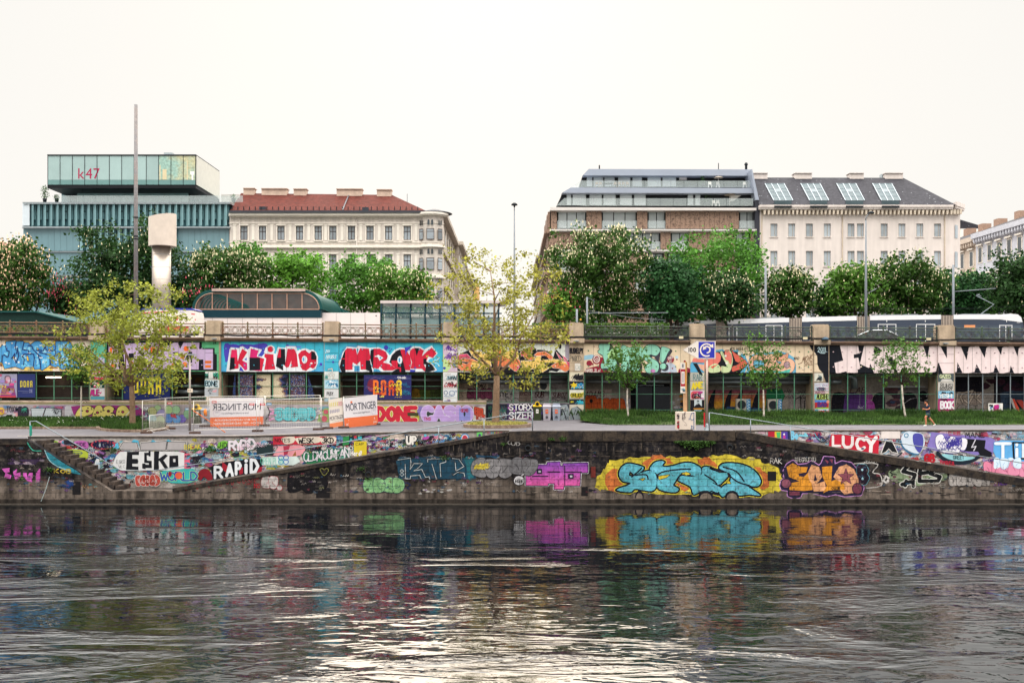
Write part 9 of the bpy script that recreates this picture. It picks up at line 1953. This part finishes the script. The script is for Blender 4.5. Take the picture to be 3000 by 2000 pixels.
for f,(y0,y1)in enumerate(floors):
 x=bx(f);zones=[];cur=x
 for(a,b_)in wins[f]+[(2212,2212)]:
  if a>cur:zones.append((cur,a))
  cur=b_
 for(a,b_)in zones:
  n=max(1,round((b_-a)/14.0));mb=MB()
  for k in range(n):q0,q1=lerp(a,b_,k/n),lerp(a,b_,(k+1)/n);mb.pbox(q0+.35,y0+1,q1-.35,y1-1,YB0+.35+(.02 if k%2 else 0),.12)
  mb.build('shutter_panels',bm,bb)
 mb=MB();mb.pbox(bx(f)-3,y1+.5,2217,y1+4.5,YB0-.25,1.9);mb.pbox(bx(f)-4,y1+4.7,2217,y1+7,YB0-.1,1.7);mb.build('balcony_slab',wh_ledge,bb)
 for(a,b_)in wins[f]:
  n=max(2,round((b_-a)/30));window(bb,a+1.5,y0+3,b_-1.5,y1-1,YB0+1.3,drk,sky_gl,mull=[k/n for k in range(1,n)],fw=2.2)
  mb=MB();mb.pbox(a+.5,lerp(y0,y1,.55),b_-.5,y1-.5,YB0+.2,.03);mb.build('balcony_glass',M['clear'],bb)
# upper setbacks
mb=MB();mb.prism([(1613,607),(2216,609),(2216,616),(1611,616)],YB0-.4,8);mb.build('parapet',wh_ledge,bb)
mb=MB();mb.prism([(1630,604),(1648,566),(2206,566),(2212,604)],YB0+1.8,12);mb.prism([(1698,548),(1707,515),(2198,515),(2204,548)],YB0+3.8,10);mb.build('setback_walls',drk,bb)
mb=MB();mb.prism([(1672,549.5),(2206,551),(2214,566),(1646,565)],YB0+.3,9);mb.build('upper_slab',lil_,bb)
mb=MB();mb.prism([(1725,495),(2201,496.5),(2206,515),(1707,514)],YB0+2.2,9);mb.build('roof_slab',lil_,bb)
mb=MB();mb.prism([(2201,496),(2204,496),(2224,586),(2213,586)],YB0-.2,9);mb.build('side_blade',lil_,bb)
mb=MB();mb.pbox(2212.5,586,2225,YG,YB0-.1,9);mb.build('end_strip',material('dark_end_wall','#33343c',.5),bb)
for(y0,y1,Yf,xs_)in((517,547,YB0+3.6,((1718,1736),(1738,1768),(1770,1802),(1810,1848),(1852,1882),(1896,1937),(1940,1982))),(568,602,YB0+1.6,((1659,1674),(1677,1718),(1726,1764),(1767,1805),(1815,1852),(1857,1893),(2014,2032),(2036,2053)))):
 for(a,b_)in xs_:window(bb,a,y0,b_,y1,Yf-.3,drk,sky_gl,mull=(),fw=1.0)
mb=MB();mb.pbox(1990,518,2012,527,YB0+3.5,.1);mb.build('pale_blind',wh_ledge,bb)
mb=MB();mb.prism([(1670,549),(1702,529),(1770,529),(1770,549)],YB0+.8,.04)
for k in range(11):x=1770+k*39;mb.pbox(x+.5,529.5,x+38.5,549,YB0+.8,.04)
mb.build('upper_rail_glass',M['clear'],bb)
mb=MB();mb.prism([(1630,602),(1654,580),(1700,580),(1700,602)],YB0+.1,.04)
for k in range(13):x=1700+k*39;mb.pbox(x+.5,581,x+38.5,603,YB0+.1,.04)
mb.build('lower_rail_glass',M['clear'],bb)
mb=MB()
for(x,y0,y1,r_)in((1756,484,496,.1),(2105,478,497,.06),(2186,477,497,.18)):mb.tube([P(x,y1,YB0+5),P(x,y0,YB0+5)],r_,8)
q=P(2186,484,YB0+5);mb.lathe([(.25,q[2]),(.28,q[2]+.1),(.25,q[2]+.2)],q[0],q[1],10);mb.build('roof_vents',M['dark'],bb)
# street side, going back
mb=MB();Xl=P(1606,0,YB0)[0]
for f,(y0,y1)in enumerate(floors):
 z1,z0=P(0,y0,YB0)[2],P(0,y1,YB0)[2]
 for k in range(7):Yk_=YB0+1+k*2.6;mb.box(Xl-.06*(k%2),Xl+.3,Yk_,Yk_+(2.2 if(k+f)%3 else 1.2),z0,z1)
 mb.box(Xl-.5,Xl+.4,YB0+.3,YB0+19,z0-.5,z0-.1)
mb.build('side_panels',bm,bb)
mb=MB()
for k,(Ya,Yb_,top,xo)in enumerate(((YB0+20,YB0+44,655,.6),(YB0+44,YB0+70,650,.2),(YB0+70,YB0+110,660,.5))):
 zt=P(0,top,YB0)[2];mb.box(Xl+xo,Xl+14,Ya,Yb_,SZ,zt);mb.box(Xl+xo-.8,Xl+14,Ya+.003,Yb_-.003,zt+.002,zt+.7)
 for zz in(.3,.55,.8):mb.box(Xl+xo-.3,Xl+xo-.002,Ya,Yb_,lerp(SZ,zt,zz),lerp(SZ,zt,zz)+.4)
sr=thing('street_house','grey-brown row of houses running back from the brown building along the side street','building',(Xl+7,YB0+60,SZ));mb.build('wall',material('grey_plaster','#8f857c',.85,var=.12),sr)
for k in range(16):
 for zz in(.1,.36,.62):mb=MB();Y_=YB0+22+k*5.2;xo=.6 if Y_<YB0+44 else(.2 if Y_<YB0+70 else .5);z0=lerp(SZ,P(0,655,YB0)[2],zz);mb.box(Xl+xo-.06,Xl+xo-.004,Y_,Y_+1.3,z0,z0+2.4);mb.build('window',M['dglass'],sr)
# terrace furniture of the brown building: parasols, chairs and tables
def parasol(label,x,y0,y1,Y,w):
 t=thing('parasol',label,'parasol',P(x,y1,Y));mb=MB();mb.tube([P(x,y1,Y),P(x,y0,Y)],.035,6);mb.build('pole',wh_ledge,t)
 mb=MB();q=P(x,y0,Y);w2=w*Y/F/2;mb.lathe([(w2,q[2]-.18),(w2*.5,q[2]),(.03,q[2]+.1)],q[0],Y,8,smooth=False);mb.build('canopy',material('beige_cloth','#8f8478',.8),t)
parasol('beige parasol standing on the top terrace of the brown building',2105,518,549,YB0+1.8,30);parasol('beige parasol standing on the lower glazed terrace of the brown building',2138,568,603,YB0+1,34)
def chair(label,x,yb,Y,m,grp,h=11,w=8):
 t=thing('terrace_chair',label,'chair',P(x,yb,Y),grp);s_=Y/F;X,Z=P(x,yb,Y)[0],P(x,yb,Y)[2];W2=w*s_/2
 mb=MB();mb.box(X-W2,X+W2,Y,Y+.4,Z+.4,Z+.45);mb.build('seat',m,t);mb=MB();mb.box(X-W2,X+W2,Y+.36,Y+.4,Z+.455,Z+h*s_*1.5);mb.build('backrest',m,t)
 for sx in(-1,1):
  for sy in(.04,.36):mb=MB();mb.box(X+sx*W2-.025,X+sx*W2+.025,Y+sy-.02,Y+sy+.02,Z,Z+.395);mb.build('leg',m,t)
wkr=material('wicker','#8f7f70',.8);
for k,x in enumerate((1749,1760,1803,1815,1827,1839)):chair('wicker chair %s the long table on the top terrace of the brown building'%('left of' if x<1780 else 'right of'),x,548,YB0+1.7,wkr,'wicker chairs on the top terrace')
t=thing('terrace_table','long dark table between wicker chairs on the top terrace of the brown building','table',P(1780,548,YB0+1.7));mb=MB();mb.pbox(1766,536,1796,537.5,YB0+1.7,.8);mb.build('tabletop',M['dark'],t)
for x in(1769,1793):mb=MB();mb.pbox(x-1,537.6,x+1,548,YB0+2,.3);mb.build('leg',M['dark'],t)
for x,yb,Yt,lab in((2081,549,YB0+1.7,'white chair left of the parasol on the top terrace'),(2104,549,YB0+2.2,'white chair under the parasol on the top terrace'),(2183,549,YB0+1.7,'white chair at the right end of the top terrace'),(2092,603,YB0+.8,'white tall chair left of the lower terrace parasol'),(2104,603,YB0+.9,'second white tall chair left of the lower terrace parasol')):chair(lab,x,yb,Yt,M['white'],'white chairs on the glazed terraces',h=12,w=9)
potplant('leafy potted plant on the top glazed terrace',2058,514,549,YB0+2.6,90,8);potplant('leafy potted plant on the lower glazed terrace',2070,566,603,YB0+1.2,90,10)
mb=MB();mb.prism([(2140,572),(2172,572),(2150,588),(2140,590)],YB0+1.3,.05);tag(mb.build('sun_sail',M['white'],None,P(2150,588,YB0+1.3)),'small white folded sun sail beside the lower terrace parasol','sun sail')
# --- plain cream building with grey roof
wb=thing('apartment_building','plain cream apartment building with bracketed cornice and grey slate roof with slanted roof glazing','building',P(2520,YG,YB0));pl=material('smooth_cream_plaster','#d7ccc6',.85,var=.06,scale=.5,streak=.12)
wx2=[2267.5,2319.5,2371.5,2424,2493.5,2521,2590.5,2642.5,2695,2747];rw2=[(655,694),(735,780),(820,865),(905,950)]
ops=[(x-10.3,y0,x+10.3,y1)for x in wx2 for y0,y1 in rw2]
mb=MB();facade(mb,2226,2782,606,YG,ops,YB0,.3)
a,b_=P(2782,YG,YB0),P(2782,606,YB0);e=P(2813,0,YB0+1.8);mb.quad(a,(e[0],YB0+1.8,a[2]),(e[0],YB0+1.8,b_[2]),b_);mb.quad((e[0],YB0+1.8,a[2]),(e[0],YB0+16,a[2]),(e[0],YB0+16,b_[2]),(e[0],YB0+1.8,b_[2]));shell(mb,2226,2780,606,YG,YB0+.33,14);mb.build('wall',pl,wb)
stn=material('stone_frame','#a99a88',.8,var=.08)
for x in wx2:
 for y0,y1 in rw2:window(wb,x-10.3,y0,x+10.3,y1,YB0,stn,curtd,mull=(.62,)if int(x)%2 else(.5,),fw=.9)
mb=MB()
for x in wx2:
 for y0,y1 in rw2:mb.pbox(x-12,y1+.2,x+12,y1+2,YB0-.12,.117);
mb.build('sills',pl,wb)
for(y0,y1)in((660,697),(738,783),(824,868)):
 mb=MB();a0,a1=Vector(P(2798,y1,YB0+.8)),Vector(P(2806,y0,YB0+1.32));mb.quad((a0.x,a0.y-.02,a0.z),(a1.x,a1.y-.02,a0.z),(a1.x,a1.y-.02,a1.z),(a0.x,a0.y-.02,a1.z));mb.build('window',curtd,wb)
mb=MB()
for(y0,y1,o)in((600,606,1.0),(606.2,612,.85),(612.2,614.5,.6)):
 mb.pbox(2226,y0,2786+o*8,y1,YB0-o,o+.3);q0,q1=P(2786+o*8+.05,y1,YB0),P(2814+o*10,y0,YB0+1.8)
 mb.hexa([(q0[0],YB0-o,q0[2]),(q1[0],YB0+1.4,q0[2]),(q1[0],YB0+10,q0[2]),(q0[0],YB0+4,q0[2])],[(q0[0],YB0-o,q1[2]),(q1[0],YB0+1.4,q1[2]),(q1[0],YB0+10,q1[2]),(q0[0],YB0+4,q1[2])])
mb.build('cornice',pl,wb)
mb=MB();x=2238
while x<2788:mb.prism([(x,614.7),(x+6.5,614.7),(x+5.4,622),(x+4.4,628),(x+.8,628),(x,622)],YB0-.7,.697);x+=11.9
for k in range(3):q=P(2790+k*9,628,YB0-.1+k*.45);q1=P(2796+k*9,614.7,YB0+k*.45);mb.box(q[0],q1[0],q[1]-.4,q[1]+.6,q[2],q1[2])
mb.build('brackets',material('ochre_bracket','#cdbfae',.85,var=.08),wb)
slate=material('grey_slate','#3a393f',.8,var=.3,scale=2.5,col2='#2c2b30');N,L=slate.node_tree.nodes,slate.node_tree.links
vo=N.new('ShaderNodeTexVoronoi');D(vo,'Scale',1.3);geo=N.new('ShaderNodeNewGeometry');L.new(geo.outputs['Position'],vo.inputs['Vector']);mr=N.new('ShaderNodeMapRange');D(mr,1,.08);D(mr,2,.12);D(mr,3,1);D(mr,4,0);L.new(vo.outputs['Distance'],mr.inputs[0]);old=N['Principled BSDF'].inputs['Base Color'].links[0].from_socket;mx=N.new('ShaderNodeMixRGB');L.new(mr.outputs[0],mx.inputs[0]);L.new(old,mx.inputs[1]);D(mx,2,c('#84868a'));L.new(mx.outputs[0],N['Principled BSDF'].inputs['Base Color'])
Yr2=YB0+6.5;e0,e1=P(2224,599.5,YB0-.8),P(2800,600,YB0-.8);r0,r1=P(2206,520,Yr2),P(2646,521,Yr2);h2=P(2812,602,YB0+6)
mb=MB();mb.quad(e0,e1,r1,r0);mb.quad(e1,(P(2828,0,YB0+1)[0],Yr2+4,e1[2]),(r1[0]+.01,Yr2+.01,r1[2]),r1);mb.quad(r0,r1,(r1[0],Yr2+8,e0[2]),(e0[0],Yr2+8,e0[2]));mb.quad((e0[0],e0[1],e0[2]),r0,(r0[0],Yr2+8,r0[2]),(e0[0],Yr2+8,e0[2]));rf=mb.build('roof',slate,wb)
def onroof(x,y,lift=.0):t_=(599.7-y)/79.5;Y=lerp(YB0-.8,Yr2,t_)-lift;return P(x,y,Y)
rglass=material('roof_glass','#465459',.3,var=.15,scale=.5,objrand=.06,spec=.12)
for k,x in enumerate((2241,2346,2451,2556.5)):
 t_=[(x,537.5),(x+56,538),(x+82,587),(x+26,586.5)];mb=MB();mb.quad(*[onroof(*q,.25)for q in(t_[3],t_[2],t_[1],t_[0])]);f=mb.build('skylight',rglass,rf)
 mb=MB()
 for u in(0,.33,.64,1):a,b_=onroof(lerp(t_[0][0],t_[1][0],u),537.7,.3),onroof(lerp(t_[3][0],t_[2][0],u),587,.3);mb.tube([a,b_],.07,4)
 for v in(0,.3,.5,.75,1):a,b_=onroof(lerp(t_[0][0],t_[3][0],v),lerp(537.7,587,v),.3),onroof(lerp(t_[1][0],t_[2][0],v),lerp(537.7,587,v),.3);mb.tube([a,b_],.05,4)
 mb.build('glazing_bars',material('pale_zinc','#9ba4aa',.4,.3),f);mb=MB();mb.quad(onroof(lerp(t_[0][0],t_[1][0],.36)+13,563,.34),onroof(lerp(t_[0][0],t_[1][0],.62)+13,563,.34),onroof(lerp(t_[0][0],t_[1][0],.62)+8,553,.34),onroof(lerp(t_[0][0],t_[1][0],.36)+8,553,.34));mb.build('open_vent',material('vent_dark_glass','#5f6a70',.1),f)
 mb=MB();mb.pbox(x+28,588.5,x+78,598,YB0-.7,.3);mb.build('balcony_front',rglass,rf);mb=MB();mb.pbox(x+28,602.5,x+79,608.5,YB0-1.12,.115);mb.build('slot',M['dark'],rf)
for(x0,x1)in((2206,2249),(2329,2379),(2490,2531),(2594,2646)):
 mb=MB();mb.pbox(x0,507.5,x1,524,Yr2-.4,1.4);mb.pbox(x0-1,505.5,x1+1,507.3,Yr2-.6,1.8);mb.build('chimney',pl,rf)
mb=MB();mb.pbox(2584,509,2593,524,Yr2+.5,1);mb.build('roof_unit',al,rf)
for b_,xx,y0 in((cb,702,634),(cb,1045,634),(wb,2232,616),(wb,2468,616),(wb,2768,616)):
 mb=MB();mb.tube([P(xx,y0,YB0-.12),P(xx,YG,YB0-.12)],.07,6);mb.build('downpipe',crm if b_==cb else stn,b_)
# --- far houses at right
def sidehouse(name,label,X,Y0,Y1,H,mat,rmat,rows_,cols_,dep=16,roofh=5):
 t=thing(name,label,'building',(X+dep/2,(Y0+Y1)/2,SZ));mb=MB();mb.box(X,X+dep,Y0,Y1,SZ,SZ+H);mb.build('wall',mat,t)
 mb=MB();mb.box(X-.9,X+dep,Y0+.01,Y1-.01,SZ+H+.004,SZ+H+.8);mb.box(X-.45,X-.003,Y0+.02,Y1-.02,SZ+H-.7,SZ+H)
 for k in range(int((Y1-Y0)/.9)):mb.box(X-.75,X-.455,Y0+.3+k*.9,Y0+.7+k*.9,SZ+H-.6,SZ+H)
 for zz in(.42,.7):mb.box(X-.3,X-.004,Y0+.02,Y1-.02,SZ+H*zz,SZ+H*zz+.4)
 mb.build('cornice',mat,t)
 mb=MB();z=SZ+H+.81;mb.quad((X-.8,Y0,z),(X-.8,Y1,z),(X+6,Y1,z+roofh),(X+6,Y0,z+roofh));mb.quad((X+6,Y0,z+roofh),(X+6,Y1,z+roofh),(X+dep,Y1,z),(X+dep,Y0,z));mb.quad((X-.8,Y0,z),(X+6,Y0,z+roofh),(X+dep,Y0,z),(X+4,Y0,z));rf=mb.build('roof',rmat,t)
 for k in range(3):Yc_=lerp(Y0,Y1,(k+.5)/3);mb=MB();mb.box(X+5,X+6.6,Yc_,Yc_+1.6,z+roofh*.6,z+roofh+.9);mb.build('chimney',material('red_brick','#a08474',.9,var=.15),rf)
 for r_ in range(rows_):
  for k in range(cols_):
   Yc_=lerp(Y0,Y1,(k+.5)/cols_);z0=SZ+H*(.08+.24*r_);mb=MB();mb.box(X-.08,X-.006,Yc_-.75,Yc_+.75,z0-.15,z0+2.6);f=mb.build('window',crm2,t);mb=MB();mb.box(X-.1,X-.083,Yc_-.55,Yc_+.55,z0,z0+2.4);mb.build('pane',M['dglass'],f);mb=MB();mb.box(X-.4,X-.084,Yc_-.95,Yc_+.95,z0+2.7,z0+2.95);mb.build('lintel',crm2,f)
 return t
X1=P(3000,0,150)[0]
sidehouse('corner_house','ornate grey-white house with many dark windows at the far right edge',X1,140,165.5,P(0,660,150)[2]-SZ,material('grey_white_plaster','#b9bac2',.85,var=.08),slate,4,8,roofh=2.4)
sidehouse('corner_house','yellowish ornate house between the plain cream building and the grey-white house',X1+.3,166,183,P(0,712,168)[2]-SZ,material('warm_plaster','#bfb0a2',.85,var=.1),slate,4,5,roofh=2.6)
t=sidehouse('corner_house','white house with dark attic roof far behind at right',X1+1,196,225,P(0,690,200)[2]-SZ,M['white'],slate,4,4,roofh=3)
# far ends of the side street and left edge
t=thing('street_house','yellow house far down the side street seen through the centre tree','building',P(1370,YG,262));mb=MB();mb.pbox(1352,832,1400,1072,262,14);mb.build('wall',material('ochre_plaster','#c0995c',.85,var=.1),t);mb=MB();mb.prism([(1350,831),(1401,831),(1396,818),(1356,818)],262,14);mb.build('roof',slate,t)
for x in(1362,1374,1386):
 for y in(850,880,910):mb=MB();mb.pbox(x-2.5,y,x+2.5,y+12,261.9,.09);mb.build('window',M['dglass'],t)
t=thing('street_house','warm plastered house with sloping roof at the far left edge','building',P(-20,YG,170));mb=MB();mb.prism([(-80,690),(24,722),(24,1060),(-80,1060)],170,12);mb.build('wall',material('warm_stone','#c0a88c',.85,var=.1),t);mb=MB();mb.prism([(-80,682),(28,716),(26,723),(-80,690)],169.5,13);mb.build('roof',material('pink_roof','#b08878',.8),t)
# ------------------------------------------------------------------ trees along the far side of the street
ch=leafmat('chestnut','#35521f',.25);chd=leafmat('chestnut_dark','#2a4522',.22);mp=leafmat('maple','#4d7a2e',.3);mpd=leafmat('maple_dark','#274a27',.22);mpl=leafmat('maple_light','#5c8a30',.3)
def bg_tree(label,x0,y0,x1,y1,Y,leaf,n,fl=0,seed=0,fmat=None,size=.36,clump=.6,ncl=150,tr=.28,**k):
 return tree(k.pop('name','chestnut_tree' if fl else 'maple_tree'),label,x0,y0,x1,y1,Y,sp((x0+x1)/2,Y),leaf,n,size,tr,M['barkd'],flower=fl,fmat=fmat,seed=seed,group='trees along the upper street',clump=clump,nclump=ncl,**k)
bg_tree('round chestnut full of cream blossom at the far left edge',-60,712,148,925,112,ch,8500,1000,101,material('orange_lit_blossom','#c9a887',.7,var=.1,island=.25))  # orange light on this crown is put into the blossom colour
bg_tree('big dark chestnut with few blossoms behind the tall mast and metal shaft',236,645,545,935,114,chd,15000,260,102,ncl=230)
bg_tree('wide chestnut crowded with white blossom behind the station hall',540,716,778,925,116,ch,10500,1050,103,ncl=170)
bg_tree('small fresh maple top showing above the blossoming chestnut, against the cream facade',676,708,782,860,124,mp,2800,0,104,clump=.45,ncl=80)
bg_tree('loose light green maple left of the cream facade centre',770,732,968,925,119,mpl,6800,0,105,clump=.5,ncl=150,branchy=14)
bg_tree('airy maple with visible limbs in front of the cream facade windows',960,742,1165,925,117,mp,6200,0,106,clump=.5,ncl=140,branchy=24)
bg_tree('blossoming light chestnut at the right end of the cream facade',1085,782,1266,915,113,leafmat('chestnut_light','#4a6e28',.28),6200,330,107)
bg_tree('very large chestnut covered in cream candles in front of the brown building',1614,680,1908,950,116,ch,15500,1300,108,ncl=240)
bg_tree('dense dark maple between the large chestnut and the tall light maple',1880,762,2058,945,113,mpd,9500,0,109,ncl=150)
bg_tree('tall fresh green maple reaching the balconies of the brown building',1962,680,2244,930,121,mp,9500,0,110,clump=.55,ncl=190,branchy=26)
bg_tree('darker chestnut with sparse blossom low beside the tall maple',2062,800,2206,940,114,chd,6500,230,111)
bg_tree('neat round chestnut with many white candles left of the short tram pole',2244,786,2386,935,116,ch,7000,430,112)
bg_tree('light chestnut with a pointed top behind the curved street lamp',2420,776,2586,935,117,leafmat('chestnut_light','#4a6e28',.28),7000,220,113)
bg_tree('bushy dark tree in the gap left of the curved street lamp',2384,836,2470,935,119,chd,3500,0,114)
bg_tree('pointed chestnut with scattered candles in front of the plain cream building',2572,748,2766,935,117,ch,9000,340,115)
bg_tree('dark rounded tree by the corner of the plain cream building',2726,790,2886,940,121,mpd,6500,0,116)
bg_tree('green tree standing before the yellowish house at right',2800,805,2930,940,125,mp,4800,0,117)
bg_tree('big dark tree at the far right edge',2908,734,3075,940,115,chd,9000,60,118)
bg_tree('pink-blossomed small chestnut at the left, beside the glass office base',150,828,258,945,113,chd,3600,240,119,pinkfl_m,ncl=90)
bg_tree('pink-blossomed small chestnut left of the large candle-covered chestnut',1602,842,1692,945,112,leafmat('chestnut_light','#4a6e28',.28),3000,110,120,pinkfl_m,ncl=80)
bg_tree('pink-blossomed tree peeping over the left end of the station roof',540,830,640,930,112,chd,3000,120,121,pinkfl_m,ncl=80)
bg_tree('dark low tree in the gap left of the station hall',500,800,600,940,118,mpd,3600,0,122,ncl=80)
# bare twisted tree by the corner bay
t=thing('bare_tree','leafless dark tree with twisted branches by the rounded corner bay','tree',sp(1268,125));mb=MB()
def br(p0,d,l,r_,k):
 if k==0 or r_<.012:return
 pts=[p0]
 for _ in range(4):d=(d+Vector((R.gauss(0,.35),R.gauss(0,.3),R.gauss(.05,.25)))).normalized();pts.append(pts[-1]+d*l/4)
 mb.tube(pts,[r_*(1-.12*j)for j in range(5)],5)
 for _ in range(3):br(pts[R.randint(2,4)],(d+Vector((R.gauss(0,.9),R.gauss(0,.6),R.gauss(.1,.5)))).normalized(),l*.68,r_*.55,k-1)
q=Vector(sp(1268,125));mb.tube([q,q+Vector((.1,0,3)),q+Vector((-.2,0,6.0))],[.3,.24,.18],7)
for _ in range(5):br(q+Vector((-.2,0,U(4.5,6))),Vector((U(-1,1),U(-.5,.5),.8)).normalized(),2.6,.13,4)
mb.build('branches',M['barkd'],t)
